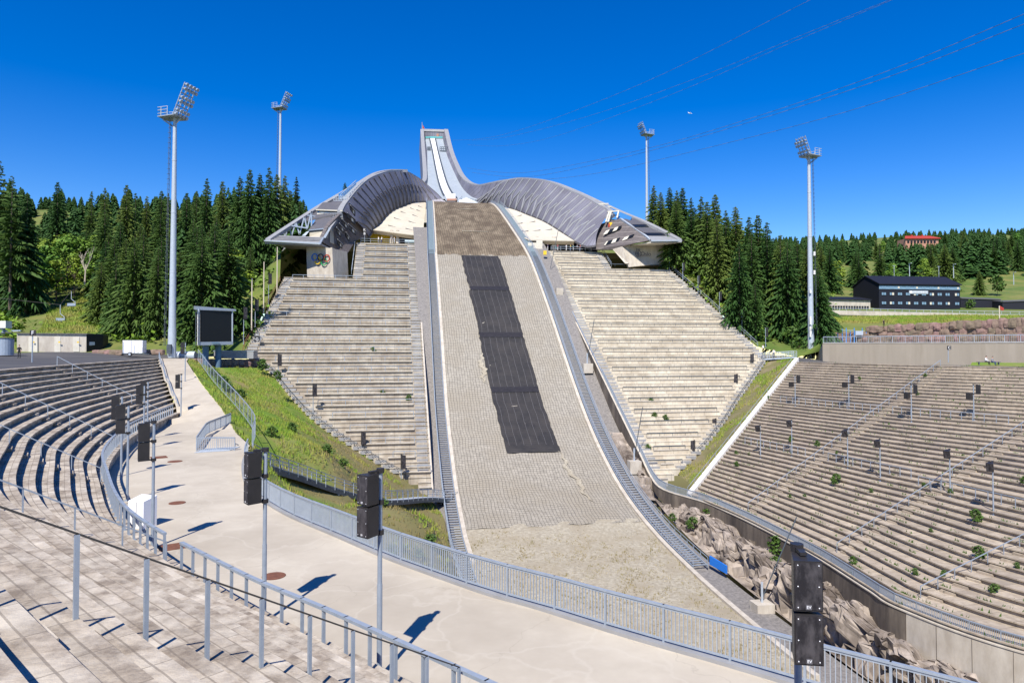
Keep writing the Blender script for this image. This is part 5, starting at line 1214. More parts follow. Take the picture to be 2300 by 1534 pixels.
# signs with letters
def lettersign(label, foot, top, s, size, ytilt=0, n=1):
    root = thing('letter_sign', label, 'sign', tuple(foot)); top = Vector(top)
    if (top - Vector(foot)).length > size * 2: mb = MB(); mb.tube(foot, (foot[0], foot[1], top.z), .06); mb.build('pole', M['steel'], root)
    for i, ch in enumerate(s):
        c = top + Vector((0, -.08, -i * size)); mb = MB(); mb.box(c, (size, .06, size * .98)); bd_ = mb.build('board', M['black'], root)
        text_mesh('letter', ch, size * .95, M['whitetrack'], bd_, c + Vector((0, -.045, 0)), (1, 0, 0), depth=.01)
    return root
q = P(72, 814, 72); lettersign('black sign with a white letter F on a thin pole', (q.x, q.y, q.z), P(75, 748, 72), 'F', .62)
q = P(2130, 810, 107); lettersign('black sign with a white letter C on a thin pole', (q.x, q.y, q.z - .3), P(2131, 781, 107), 'C', .62)
q = P(578, 752, 128); lettersign('small black sign with white letters H and G on the left grandstand edge', tuple(q + Vector((0, 0, -1.5))), q, 'HG', .85)
q = P(819, 517, 175.5); lettersign('small sign with letters K and B at the top corner of the left grandstand', tuple(q + Vector((0, 0, -4))), q, 'KB', .95)

# ---------------------------------------------------------------- chairlift at far left
for u, v, y in ((160, 688, 150), (135, 722, 140)):
    p = P(u, v, y); root = thing('lift_chair', 'empty chairlift seat hanging over the grass, %s' % ('higher of the two' if v < 700 else 'lower of the two'), 'lift chair', tuple(p), 'chairlift seats over the left slope')
    mb = MB(); mb.tube(p + Vector((0, 0, 3.4)), p + Vector((0, 0, 1.6)), .07); mb.bar(p + Vector((0, 0, 1.6)), p + Vector((.9, 0, .9)), .09); mb.bar(p + Vector((.9, 0, .9)), p + Vector((.9, 0, .2)), .09); mb.build('hanger', M['steel_light'], root)
    mb = MB(); mb.box(p + Vector((0, -.2, 0)), (1.9, .6, .12)); mb.build('seat', M['steel_dark'], root); mb = MB(); mb.box(p + Vector((0, .15, .4)), (1.9, .1, .6)); mb.build('backrest', M['steel'], root)
mb = MB(); L1 = [P(-20, 702, 135) + Vector((0, 0, 3)), P(135, 722, 140) + Vector((0, 0, 3.4)), P(160, 688, 150) + Vector((0, 0, 3.4)), P(215, 630, 185)]; mb.pipe([L1[0], L1[1], L1[2], L1[3]], .05); tag(mb.build('lift_cable', M['cable']), 'thin chairlift cable climbing the left slope', 'cable')
lr = thing('lift_station', 'grey chairlift return wheel frame at the left border', 'lift station', tuple(P(8, 760, 125)))
mb = MB(); p = P(6, 745, 125); mb.tube(p + Vector((0, 0, -2.5)), p + Vector((0, 0, 1)), .4); mb.bar(p + Vector((-3, 0, 0)), p + Vector((3, .5, .2)), .4, .3); mb.build('frame', M['steel'], lr)
mb = MB(); mb.tube(p + Vector((1, 0, -.4)), p + Vector((1, 0, -.2)), 1.7, n=18); mb.build('return_wheel', M['steel_dark'], lr)
mb = MB(); mb.box(p + Vector((0, 0, 1.3)), (2.2, 1.6, 1.3)); mb.build('drive_hood', M['white'], lr)

# ---------------------------------------------------------------- loudspeakers on poles
def cabinet_mesh(w, d, h, bolts=True):
    mb = MB(); a, b = w / 2, w * .30
    mb.hexa([(-a, -d / 2, -h / 2), (a, -d / 2, -h / 2), (b, d / 2, -h / 2), (-b, d / 2, -h / 2)], [(-a, -d / 2, h / 2), (a, -d / 2, h / 2), (b, d / 2, h / 2), (-b, d / 2, h / 2)]); return mb
spk = {}
def pole_speaker(label, foot, height, face, n=2, w=.42, d=.42, h=.745, group=None, off=.36, detail=True, up=0.0, pole_r=.06, drop=0, side=None):
    """face: horizontal direction the grilles look to"""
    f = Vector(foot); root = thing('pole_speaker', label, 'loudspeaker', tuple(f), group); F = Vector((face[0], face[1], 0)).normalized(); S = Vector((F.y, -F.x, 0)); Y = math.atan2(F.y, F.x) + math.pi / 2
    mb = MB(); mb.tube(f, f + Vector((0, 0, height * .45)), pole_r * 1.15, n=10); mb.tube(f + Vector((0, 0, height * .45)), f + Vector((0, 0, height)), pole_r, n=10); mb.box(f + Vector((0, 0, .015)), (.3, .3, .03)); mb.build('pole', M['steel'], root, smooth=False)
    ct = f + F * off + (S * side if side else Vector())
    for k in range(n + 1):
        mb = MB(); z = height - .02 - k * (h + .05) - (0 if k < n else -.03); mb.bar((f.x, f.y, f.z + z), (ct.x, ct.y, f.z + z), .10, .05); mb.tube((f.x, f.y, f.z + z - .06), (f.x, f.y, f.z + z + .06), pole_r * 1.7, n=10); mb.build('bracket', M['black'], root)
    key = (w, d, h)
    if key not in spk:
        c = cabinet_mesh(w, d, h).build('cabinet', M['black'], base=(0, 0, 0)); g_ = MB(); g_.box((0, -d / 2 - .006, 0), (w * .9, .012, h * .93)); gr = g_.build('grille', M['grille'], base=(0, 0, 0))
        b_ = MB()
        for x in (-.36, .36):
            for z in (-.42, 0, .42): b_.tube((x * w, -d / 2 - .012, z * h), (x * w, -d / 2 - .018, z * h), .009, n=8)
        bo = b_.build('bolts', M['whitetrack'], base=(0, 0, 0)); pl_ = MB(); pl_.box((0, -d / 2 - .016, -h * .41), (.085, .008, .075)); bg_ = pl_.build('badge', M['roofgrey'], base=(0, 0, 0))
        lt = text_mesh('badge_letters', 'EV', .06, M['whitetrack'], None, (0, -d / 2 - .022, -h * .41), (1, 0, 0), depth=.002)
        lt.data.transform(lt.matrix_world); spk[key] = [o.data for o in (c, gr, bo, bg_, lt)]
        for o in (c, gr, bo, bg_, lt): bpy.data.objects.remove(o)
    for k in range(n):
        c = bpy.data.objects.new('cabinet', spk[key][0]); col.objects.link(c); c.parent = root; c.location = ct + Vector((0, 0, height - .06 - h / 2 - k * (h + .05))) - f; c.rotation_euler = (up, 0, Y)
        for nm, me in zip(('grille', 'bolts', 'badge', 'badge_letters'), spk[key][1:] if detail else spk[key][1:2]):
            o = bpy.data.objects.new(nm, me); col.objects.link(o); o.parent = c
    return root
SPK = [((1822, None), 'nearest black loudspeaker pair, seen face on against the stained wall', (4.49, 10.85), (-.12, -1)), (None, 'black loudspeaker pair on a pole in front of the bar fence, second from the camera', (-3.36, 17.5), (-.62, -.78)), (None, 'black loudspeaker pair on a pole in front of the footbridge end', (-7.55, 21.0), (-.78, -.62)),
       (None, 'black loudspeaker pair on a pole beside the white cabinet', (-14.95, 28.6), (-.86, -.5)), (None, 'black loudspeaker pair just left of the pole beside the white cabinet', (-20.9, 37.3), (-.9, -.42)), (None, 'black loudspeaker pair at far left against the curved benches, overlapping its nearer neighbour', (-25.3, 44.4), (-.94, -.34)),
       (None, 'small loudspeaker pair against the middle of the curved benches, left of its twin', (-30.1, 56), (-.95, -.3)), (None, 'small loudspeaker pair on the rim where the benches meet the walkway', (-33.0, 62), (-.95, -.3)), (None, 'loudspeaker pair at the end of the curved benches beside the ramp', (-37.0, 76.5), (-.97, -.25)), ]
for i, (_, lab, (x, y), fc) in enumerate(SPK):
    pole_speaker(lab, (x, y, ZW), 5.25, fc, group='loudspeaker pairs along the walkway', detail=i < 5, side=None)
pole_speaker('loudspeaker pair at the top of the ramp beside the plaza', (-44.0, 92, wz(92)), 5.25, (-.97, -.25), group='loudspeaker pairs along the walkway', detail=False)
# on the right terrace
for j, (u, v0, v1) in enumerate(((1795, 848, 918), (1907, 852, 928), (2048, 858, 943), (2183, 866, 947))):
    i, s = srow(u, v1); p = bp(i, s); y = p.y; lab = ['upper loudspeaker cluster nearest the white edge wall', 'upper loudspeaker cluster, second from the white edge wall', 'upper loudspeaker cluster beside the first long aisle rail', 'upper loudspeaker cluster nearest the right border'][j]
    hh = (v1 - v0) * y / FPX; r0 = pole_speaker(lab + ' of the right terrace', tuple(p), hh, (.85, -.5), n=1, w=.8, d=.5, h=1.2, group='upper loudspeakers on the right terrace', detail=False, off=.5)
    mb = MB(); c = p + Vector((-.75, -.3, hh - 1.5)); mb.box(c, (.6, .55, .8), .5); mb.build('cabinet', M['black'], r0)
for j, (u, v0, v1) in enumerate(((1705, 942, 1016), (1776, 948, 1030), (1899, 968, 1056), (1976, 978, 1072), (2132, 1010, 1117), (2225, 1028, 1148))):
    i, s = srow(u, v1); p = bp(i, s); y = p.y; lab = ['lower loudspeaker nearest the white edge wall', 'lower loudspeaker, second from the white edge wall', 'lower loudspeaker just beyond the first long aisle rail', 'lower loudspeaker right of the first long aisle rail above the railing', 'lower loudspeaker beside the second long aisle rail', 'lower loudspeaker nearest the right border'][j]
    pole_speaker(lab + ' of the right terrace', tuple(p), (v1 - v0) * y / FPX, (-.75, -.6), n=1, w=.62, d=.55, h=.85, group='lower loudspeakers on the right terrace', detail=False, off=.6, up=.25)
# on the grandstands
def stand_pt(u, v): n, w = solve_stand(u, v); return H(n, w, zs(n))
for (u, v0, v1, lab) in ((625, 795, 845, 'near its lower left edge, uppermost'), (703, 862, 935, 'on the taller pole by its lower left edge'), (812, 968, 1005, 'low on its left edge'), (901, 1020, 1080, 'lowest by its bottom corner')):
    p = stand_pt(u, v1); pole_speaker('slim black loudspeaker of the left grandstand ' + lab, tuple(p), (v1 - v0) * p.y / FPX, (.6, -.8), n=1, w=.7, d=.6, h=2.0, group='slim loudspeakers on the left grandstand', detail=False, off=.5)
for (u, v0, v1, lab) in ((1692, 795, 818, 'at its right corner'), (1656, 840, 862, 'below its right corner'), (1608, 940, 952, 'halfway down its right edge'), (1560, 988, 1012, 'low on its right edge')):
    p = stand_pt(u, v1); pole_speaker('slim black loudspeaker of the right grandstand ' + lab, tuple(p), (v1 - v0) * p.y / FPX, (-.6, -.8), n=1, w=.7, d=.6, h=1.6, group='slim loudspeakers on the right grandstand', detail=False, off=.5)
# poles, flagpoles and railings at the outer edges of the grandstands
for u, v0, v1, m, lab in ((565, 625, 742, 'wood', 'lowest of the three'), (592, 588, 702, 'wood', 'middle of the three'), (622, 555, 660, 'wood', 'highest of the three')):
    y = {565: 131, 592: 139, 622: 148}[u]; a, b = P(u, v1, y), P(u, v0, y); mb = MB(); mb.tube(a, (a.x, a.y, b.z), .13, .09); tag(mb.build('flagpole', M[m]), 'bare pale flagpole beside the left grandstand, ' + lab, 'flagpole', 'flagpoles beside the left grandstand')
for u, v0, v1, y in ((573, 668, 730, 133), (603, 610, 682, 143), (547, 685, 768, 127)):
    a, b = P(u, v1, y), P(u, v0, y); pole_speaker('slim grey pole with a narrow loudspeaker and ladder beside the left grandstand, %s' % {573: 'middle one', 603: 'upper one', 547: 'lower one'}[u], (a.x, a.y, a.z - .4), b.z - a.z, (.7, -.7), n=1, w=.7, d=.5, h=2.2, group='edge loudspeakers beside the left grandstand', detail=False, off=.5)
for j, (u, v0, v1) in enumerate(((1501, 567, 612), (1531, 590, 632), (1565, 618, 665), (1613, 655, 706), (1663, 693, 743), (1716, 735, 783))):
    n, w = solve_stand(u - 4, v1); a = H(n, w + .8, zs(n)); b = (v1 - v0) * a.y / FPX; pole_speaker('slim grey pole on the outer edge of the right grandstand, number %s from the top' % ['one', 'two', 'three', 'four', 'five', 'six'][j], tuple(a), b, (.8, -.5), n=1, w=.35, d=.35, h=2.0, group='edge poles beside the right grandstand', detail=False, off=.35)
railing('edge_railing', 'railing down the outer edge of the right grandstand beside the spruces', 'railing', [H(n, wo_right(n) + .5, zs(n) + .1) for n in np.arange(61, 93, 1.5)], 1.1, 2.6, (.06, .06), (.07, .07), M['steel'], mid=1)
railing('edge_railing', 'railing down the outer edge of the left grandstand beside the flagpoles', 'railing', [H(n, wo_left(n) - .5, zs(n) + .1) for n in np.arange(69, 96, 1.5)], 1.1, 2.6, (.06, .06), (.07, .07), M['rust'], mid=1)
railing('edge_railing', 'thin railing down the lower edge of the left grandstand above the grass', 'railing', [H(n, wo_left(n) - .2, zs(n)) for n in np.arange(98, 125, 1.5)], 1.0, 2.6, (.05, .05), (.06, .06), M['steel_dark'], mid=1)
railing('edge_railing', 'thin railing down the lower edge of the right grandstand above the grass', 'railing', [H(n, wo_right(n) + .2, zs(n)) for n in np.arange(95, 122, 1.5)], 1.0, 2.6, (.05, .05), (.06, .06), M['steel_dark'], mid=1)
railing('stair_railing', 'steel railing climbing beside the left pavilion to the top row', 'railing', [H(n, -31.4, zs(n) + .1) for n in np.arange(52, 67, 1.5)], 1.1, 2.6, (.06, .06), (.08, .07), M['steel'], mid=1)
railing('stair_railing', 'steel railing climbing beside the right pavilion to the top row', 'railing', [H(n, 33.4, zs(n) + .1) for n in np.arange(52, 60, 1.5)], 1.1, 2.6, (.06, .06), (.08, .07), M['steel'], mid=1)
# footbridge at the right corner
ra, rb = P(1700, 806, 143), P(1786, 801, 139); rt = thing('side_bridge', 'short steel footbridge at the outer corner of the right grandstand', 'bridge', tuple(ra))
mb = MB(); mb.slab([ra + Vector((0, -.8, 0)), rb + Vector((0, -.8, 0))], [ra + Vector((0, .8, 0)), rb + Vector((0, .8, 0))], (0, 0, -.3)); mb.build('deck', M['steel_light'], rt)
for e in (-.8, .8):
    mb = MB()
    for h in (.4, .8, 1.15): mb.bar(ra + Vector((0, e, h)), rb + Vector((0, e, h)), .08)
    for k in range(9): q = ra.lerp(rb, k / 8) + Vector((0, e, 0)); mb.bar(q, q + Vector((0, 0, 1.15)), .07)
    mb.build('railing', M['steel_light'], rt)

# ---------------------------------------------------------------- right side: walls, building, meadow things
cw = thing('concrete_wall', 'long tan concrete wall behind the right plaza', 'wall', tuple(P(1850, 815, 138)))
mb = MB(); a, b = P(1848, 816, 138), P(2330, 824, 110); mb.slab([Vector((a.x, a.y, a.z + 4.0)), Vector((b.x, b.y, a.z + 4.0))], [a + Vector((0, 0, -.5)), b + Vector((0, 0, -.5))], (.35, .45, 0)); mb.build('wall_face', M['wallconc'], cw)
c = Vector((130, 85, a.z)); mb = MB(); mb.slab([Vector((b.x, b.y, a.z + 4.0)), Vector((c.x, c.y, a.z + 4.0))], [b + Vector((0, 0, -.5)), c + Vector((0, 0, -.5))], (.45, .35, 0)); mb.build('wall_face', M['wallconc'], cw)
mb = MB(); e_ = P(1832, 806, 144); mb.slab([Vector((a.x, a.y, a.z + 3.9)), Vector((e_.x, e_.y, a.z + .8))], [a + Vector((0, 0, -.5)), e_ + Vector((0, 0, -1))], (.2, .4, 0)); mb.build('wing_wall', M['wallconc'], cw)
mb = MB(); mb.slab([Vector((a.x, a.y - .1, a.z + 4.0)), Vector((b.x, b.y - .1, a.z + 4.0))], [Vector((a.x + .5, a.y + .6, a.z + 4.0)), Vector((b.x + .5, b.y + .6, a.z + 4.0))], (0, 0, .12)); mb.build('coping', M['conc'], cw)
patch('terrace_path', [tuple(Vector((a.x + .4, a.y + .5, .55))), tuple(Vector((b.x + .4, b.y + .5, .55))), tuple(P(2330, 764, 126)), tuple(P(1960, 766, 152)), tuple(P(1850, 770, 150))], M['gravel'], res=4, zf=lambda x, y: .6)
railing('glass_railing', 'glazed railing along the top of the tan concrete wall', 'railing', [Vector((a.x + .3, a.y + .3, a.z + 4.1)), Vector((b.x + .3, b.y + .3, a.z + 4.1))], 1.25, 2.2, (.07, .07), (.08, .08), M['steel_light'], bars=(.3, .03, .02))
# granite boulder wall
gg = random.Random(21)
for k in range(3):
    for i in range(34):
        f = i / 33; u = 1880 + 425 * f + gg.uniform(-4, 4) + (6 if k % 2 else 0); y = 151 - 24 * f; top = 738 - 22 * f; bot = 768
        if u < 1955 and k > 1: continue
        hh = (bot - top) * y / FPX / 3; p = P(u, bot - (bot - top) * k / 3, y)
        stoneblock(Vector((p.x, p.y + k * .25, p.z - .1)), (425 / 33 * y / FPX * gg.uniform(1.0, 1.3), 1.4, hh * gg.uniform(1.0, 1.25)), 'reddish granite boulder in the dry wall below the meadow', 'boulders of the dry stone wall', rz=-.75 + gg.uniform(-.15, .15))
# lodge
lg = thing('black_lodge', 'long black clad lodge with a saddle roof and paired windows', 'building', tuple(P(2055, 698, 200)))
fa, fb = P(1958, 698, 200), P(2157, 700, 204); up = Vector((0, 0, 1)); dv = (fb - fa); dv.z = 0; dvn = dv.normalized(); dep = Vector((-dvn.y, dvn.x, 0)) * 12; zt = P(1958, 637.5, 200).z; zr = P(1960, 621, 206).z
fa = fa + dvn * 2.4; base = fa.z - 1.5
def L3(f, h, d=0.0): q = fa.lerp(fb, f); return Vector((q.x, q.y, h)) + dep * d
mb = MB(); mb.hexa([L3(0, base), L3(1, base), L3(1, base, 1), L3(0, base, 1)], [L3(0, zt), L3(1, zt), L3(1, zt, 1), L3(0, zt, 1)])
mb.add([L3(0, zt), L3(0, zt, 1), L3(0, zr, .5)], [(0, 1, 2)]); mb.add([L3(1, zt), L3(1, zt, 1), L3(1, zr, .5)], [(0, 2, 1)]); mb.build('wall', M['bldblack'], lg)
mb = MB(); mb.slab([L3(-.01, zt - .2, -.05), L3(1.01, zt - .2, -.05)], [L3(-.01, zr, .5), L3(1.01, zr, .5)], (0, 0, .25)); mb.slab([L3(-.01, zr, .5), L3(1.01, zr, .5)], [L3(-.01, zt - .2, 1.05), L3(1.01, zt - .2, 1.05)], (0, 0, .25)); mb.build('roof', M['bldblack'], lg)
mb = MB(); mb.bar(L3(0, zt - 1.0, -.006), L3(1, zt - 1.0, -.006), .1, 1.0); mb.build('glazed_band', M['glass'], lg)
H_ = zt - base - 1.5
for row, zz in ((1, zt - .95), (2, zt - 2.9), (3, zt - 5.6)):
    for i in range(10):
        f = .03 + .098 * i + (.02 if i == 9 else 0)
        for k in range(2):
            q = L3(f + k * .028, zz, -.012); mb = MB(); mb.bar(q, q + dvn * .58, .06, .75 if row > 1 else .6); mb.build('window', M['pale'] if (i * 7 + k + row) % 5 == 0 else M['glass'], lg)
mb = MB(); q = L3(.36, zt - 2.35, -.02); mb.bar(q, q + dvn * 6.2, .08, .95); sg = mb.build('name_board', M['steel_light'], lg)
text_mesh('lettering', 'SKIFORENINGEN', .62, M['whitetrack'], sg, q + dvn * 3.5 + Vector((0, -.08, 0)), dvn, depth=.02)
mb = MB(); cc = q + dvn * .6 + Vector((.0, -.06, 0)); mb.tube(cc, cc + Vector((0, -.06, 0)), .38, n=14); mb.build('round_emblem', M['whitetrack'], sg)
for f in (.36, .93): mb = MB(); q = L3(f, zr, .5); mb.tube(q, q + Vector((0, 0, 3.6)), .06); mb.bar(q + Vector((-.5, 0, 3.4)), q + Vector((.5, 0, 3.4)), .06); mb.build('roof_aerial', M['steel_light'], lg)
an = thing('low_annex', 'low pale annex with a dark roof and a row of windows beside the black lodge', 'building', tuple(P(1900, 697, 198)))
qa, qb = P(1852, 697, 197), P(1955, 698, 200); mb = MB(); mb.slab([qa + up * 3.0, qb + up * 3.0], [qa - up, qb - up], (-.5, 6, 0)); mb.build('wall', M['conc'], an)
mb = MB(); mb.slab([qa + Vector((-.3, -.4, 3.0)), qb + Vector((.3, -.4, 3.0))], [qa + Vector((-.8, 6.4, 4.2)), qb + Vector((-.2, 6.4, 4.2))], (0, 0, .3)); mb.build('roof', M['bldblack'], an)
for i in range(16): q = qa.lerp(qb, .05 + .058 * i); mb = MB(); mb.bar(q + Vector((0, -.02, .75)), q + Vector((.6, -.0, .75)), .06, 1.2); mb.build('window', M['darkglass'], an)
sb = thing('dark_shed', 'long low dark shed right of the black lodge', 'building', tuple(P(2230, 690, 212)))
qa, qb = P(2158, 690, 208), P(2248, 693, 206); mb = MB(); mb.slab([qa + up * 2.6, qb + up * 2.6], [qa - up, qb - up], (0, 5, 0)); mb.build('wall', M['bldblack'], sb); mb = MB(); mb.slab([qa + Vector((0, -.3, 2.6)), qb + Vector((0, -.3, 2.6))], [qa + Vector((0, 5.3, 3.3)), qb + Vector((0, 5.3, 3.3))], (0, 0, .25)); mb.build('roof', M['roofgrey'], sb)
sb = thing('dark_shed', 'second low dark shed at the right border on the meadow', 'building', tuple(P(2290, 690, 200)))
qa, qb = P(2252, 692, 202), P(2330, 690, 198); mb = MB(); mb.slab([qa + up * 1.8, qb + up * 1.8], [qa - up, qb - up], (0, 5, 0)); mb.build('wall', M['bldblack'], sb); mb = MB(); mb.slab([qa + Vector((0, -.3, 1.8)), qb + Vector((0, -.3, 1.8))], [qa + Vector((0, 5.3, 2.3)), qb + Vector((0, 5.3, 2.3))], (0, 0, .2)); mb.build('roof', M['roofgrey'], sb)
hh = thing('hill_house', 'large house with a red roof far up among the trees', 'building', tuple(P(2070, 540, 420)))
qa, qb = P(2034, 547, 420), P(2108, 547, 420); mb = MB(); mb.slab([qa + up * 3, qb + up * 3], [qa - up * 9, qb - up * 9], (0, 9, 0)); mb.build('wall', M['orange'], hh)
mb = MB(); rl, rr_ = qa.lerp(qb, .12), qa.lerp(qb, .88); mb.slab([qa + Vector((-1, -1, 2.8)), qb + Vector((1, -1, 2.8))], [rl + Vector((0, 4.5, 5)), rr_ + Vector((0, 4.5, 5))], (0, 0, .4)); mb.build('roof', M['red'], hh)
for f in (.3, .62): q = qa.lerp(qb, f); mb = MB(); mb.box(q + Vector((0, 4, 5.2)), (.9, .9, 1.4)); mb.build('chimney', M['red'], hh)
for i in range(9): q = qa.lerp(qb, .08 + .1 * i); mb = MB(); mb.box(q + Vector((0, -.05, .9)), (1.3, .1, 1.6)); mb.build('window', M['darkglass'], hh)
railing('meadow_fence', 'pale post fence along the meadow in front of the black lodge', 'fence', [P(1855, 702, 188), P(1955, 703, 188), P(2160, 708, 186), P(2330, 711, 176)], 1.2, 1.9, (.07, .07), (.08, .1), M['steel_light'], mid=1)
mb = MB(); a, b = P(1855, 700, 187.5), P(2330, 711, 175.5); mb.slab([a + up * .35, P(2160, 706.5, 185.5) + up * .3, b + up * .35], [a - up * .8, P(2160, 706.5, 185.5) - up * .8, b - up * .8], (0, .4, 0)); tag(mb.build('meadow_kerb', M['conc']), 'low pale retaining strip along the top of the meadow', 'kerb')
fl_ = thing('flagpole', 'pale wooden pole with a small red flag on the boulder wall', 'flagpole', tuple(P(2245, 718, 138))); mb = MB(); a, b = P(2245, 718, 138), P(2245, 687, 138); mb.tube(a, (a.x, a.y, b.z), .1); mb.build('pole', M['wood'], fl_); mb = MB(); mb.add([b + Vector((.1, 0, 0)), b + Vector((.95, .1, -.45)), b + Vector((.8, 0, -1.0)), b + Vector((.1, 0, -.8)), b + Vector((.1, .03, 0)), b + Vector((.95, .13, -.45)), b + Vector((.8, .03, -1.0)), b + Vector((.1, .03, -.8))], [(0, 3, 2, 1), (4, 5, 6, 7), (0, 1, 5, 4), (1, 2, 6, 5), (2, 3, 7, 6)]); mb.build('flag', M['red'], fl_)
pg = thing('playground_frame', 'blue tubular outdoor training frame behind the tan concrete wall', 'climbing frame', tuple(P(1920, 768, 147)))
for i, u in enumerate((1882, 1892, 1901, 1910, 1919, 1937, 1946, 1956)):
    a = P(u, 770, 147 + (i % 2) * 1.5); mb = MB(); mb.tube(a, a + Vector((0, 0, 3.2 if i % 3 else 2.6)), .09); mb.build('upright', M['playblue'], pg)
mb = MB(); mb.bar(P(1892, 742, 148), P(1919, 742, 148), .08); mb.bar(P(1937, 744, 148), P(1956, 743, 148), .08); mb.bar(P(1920, 748, 147), P(1937, 748, 147), .7, .9); mb.build('crossbar', M['steel_light'], pg)
# lamp posts far right
for u, v0, v1, y, lab in ((2142, 594, 625, 230, 'behind the black lodge'), (2277, 612, 640, 250, 'at the right border of the meadow'), (2043, 592, 622, 235, 'behind the lodge roof')):
    a, b = P(u, v1, y), P(u, v0, y); root = thing('street_lamp', 'thin lamp post ' + lab, 'lamp post', tuple(a)); mb = MB(); mb.tube(a, (a.x, a.y, b.z), .12); mb.build('pole', M['steel_light'], root); mb = MB(); mb.box((a.x, a.y - .5, b.z), (.4, 1.2, .15)); mb.build('lamp_head', M['steel_light'], root)
# cables across the sky
CAB = [([(1005, 316, 420), (1080, 312, 330), (1162, 294, 290), (1300, 246, 240), (1500, 162, 200), (1825, -2, 160)], .055, 'highest thin cable crossing the sky from the tower top'), ([(1060, 316, 420), (1140, 308, 330), (1320, 262, 260), (1560, 178, 205), (1800, 80, 172), (2020, -8, 150)], .055, 'second thin cable crossing the sky below the highest one'), ([(1050, 326, 400), (1130, 328, 330), (1250, 306, 280), (1500, 216, 215), (1770, 100, 175), (2010, -2, 150)], .05, 'faint third cable just below the second one'),
       ([(1050, 378, 420), (1130, 388, 340), (1220, 383, 290), (1450, 335, 225), (1700, 262, 185), (2000, 158, 150), (2320, 24, 122)], .075, 'fourth cable, upper of the close pair passing the slim mast'), ([(1060, 388, 420), (1150, 398, 340), (1240, 390, 285), (1450, 342, 225), (1700, 270, 185), (2000, 172, 150), (2320, 47, 122)], .075, 'fifth cable, lower of the close pair passing the slim mast'), ([(1120, 402, 360), (1210, 404, 310), (1350, 388, 260), (1600, 330, 205), (1900, 252, 165), (2320, 114, 125)], .075, 'lowest cable crossing the sky above the right spruces')]
for pts_, r, lab in CAB:
    mb = MB(); mb.pipe(catmull(PL(*pts_), 8), r * .72, 5); tag(mb.build('overhead_cable', M['wire'], smooth=True), lab, 'cable', 'cables across the sky')
# distant aeroplane
ap = P(1550, 255, 2500); pl2 = thing('aeroplane', 'tiny white aeroplane high in the blue sky', 'aeroplane', tuple(ap)); mb = MB(); mb.tube(ap + Vector((-7, 0, 1.5)), ap + Vector((7, 0, -1.2)), 1.3, .7, 10); mb.build('fuselage', M['whitetrack'], pl2); mb = MB(); mb.bar(ap + Vector((0, -8, 0)), ap + Vector((0, 8, 0)), 2.2, .3); mb.build('wing', M['whitetrack'], pl2); mb = MB(); mb.hexa([ap + Vector((-7, -.1, 1.5)), ap + Vector((-5, -.1, 1.5)), ap + Vector((-5, .1, 1.5)), ap + Vector((-7, .1, 1.5))], [ap + Vector((-7.6, -.1, 4.5)), ap + Vector((-6.6, -.1, 4.5)), ap + Vector((-6.6, .1, 4.5)), ap + Vector((-7.6, .1, 4.5))]); mb.build('tail_fin', M['whitetrack'], pl2)

# ---------------------------------------------------------------- walkway things
def cover(u, v, r, lab, square=False):
    p = Pz(u, v, ZW + .012); mb = MB()
    if square: mb.box((p.x, p.y, ZW + .01), (r, r, .03), .6)
    else: mb.tube((p.x, p.y, ZW - .01), (p.x, p.y, ZW + .02), r, n=24)
    tag(mb.build('iron_plate' if square else 'manhole_cover', M['rust']), lab, 'plate' if square else 'manhole cover')
cover(615, 1293, .42, 'round rusty manhole cover between the two near loudspeaker poles'); cover(398, 1129, .42, 'round rusty manhole cover beside a loudspeaker shadow'); cover(393, 1036, .5, 'small round rusty manhole cover far along the walkway')
cover(385, 1228, .95, 'square rusty iron plate in the gap beside the rim railing', True); cover(357, 1027, 1.1, 'square rusty iron plate beside the far rim wall', True)
p = Pz(318, 1182, ZW); wc = thing('white_cabinet', 'white slant topped cabinet standing on the walkway behind the rim railing', 'cabinet', tuple(p)); mb = MB(); mb.hexa([p + Vector((x, y, 0)) for x, y in ((-.5, -.25), (.35, -.5), (.6, .2), (-.25, .45))], [p + Vector((x, y, z)) for x, y, z in ((-.5, -.25, 1.25), (.35, -.5, 1.25), (.6, .2, 1.4), (-.25, .45, 1.4))]); mb.build('body', M['whitetrack'], wc); mb = MB(); mb.bar(p + Vector((-.05, -.39, .1)), p + Vector((-.05, -.39, 1.2)), .02); mb.build('door_seam', M['trim'], wc)
# inner gate and rails on the walkway
railing('inner_railing', 'short bar railing on the walkway beside the ramp foot, swinging to the small gate', 'railing', [Pz(460, 968, ZW + .3) + Vector((0, 6, 0)), Pz(464, 975, ZW + .1), Pz(441, 1012, ZW)], 1.1, 1.6, (.06, .06), (.08, .06), M['steel'], bars=(.14, .03, .03))
railing('inner_railing', 'bar railing across the walkway between the small gate and the bar fence', 'railing', [Pz(441, 1013, ZW), Pz(480, 1011, ZW), Pz(527, 1012, ZW)], 1.05, 1.5, (.06, .06), (.08, .06), M['steel'], bars=(.15, .03, .03))
mb = MB(); a, b = Pz(443, 1015, ZW + .01), Pz(522, 1010, ZW + .01); mb.slab([Vector((a.x, a.y - .5, ZW + .05)), Vector((b.x, b.y - .5, ZW + .05))], [Vector((a.x, a.y + 1.6, ZW + .05)), Vector((b.x, b.y + 1.6, ZW + .05))], (0, 0, -.04)); tag(mb.build('threshold_plate', M['steel_light']), 'pale metal threshold plate under the small gate', 'plate')
cf = [Vector((-21.8, 57.5, ZW))] + [q + Vector((1.6, .4, .1)) for q in RE[1:5]]
railing('chain_fence', 'tall wire mesh fence climbing along the ramp above the grass bank', 'fence', catmull(cf, 4), 1.7, 3.0, (.06, .06), (.05, .05), M['steel'], bars=(.6, .01, .01))
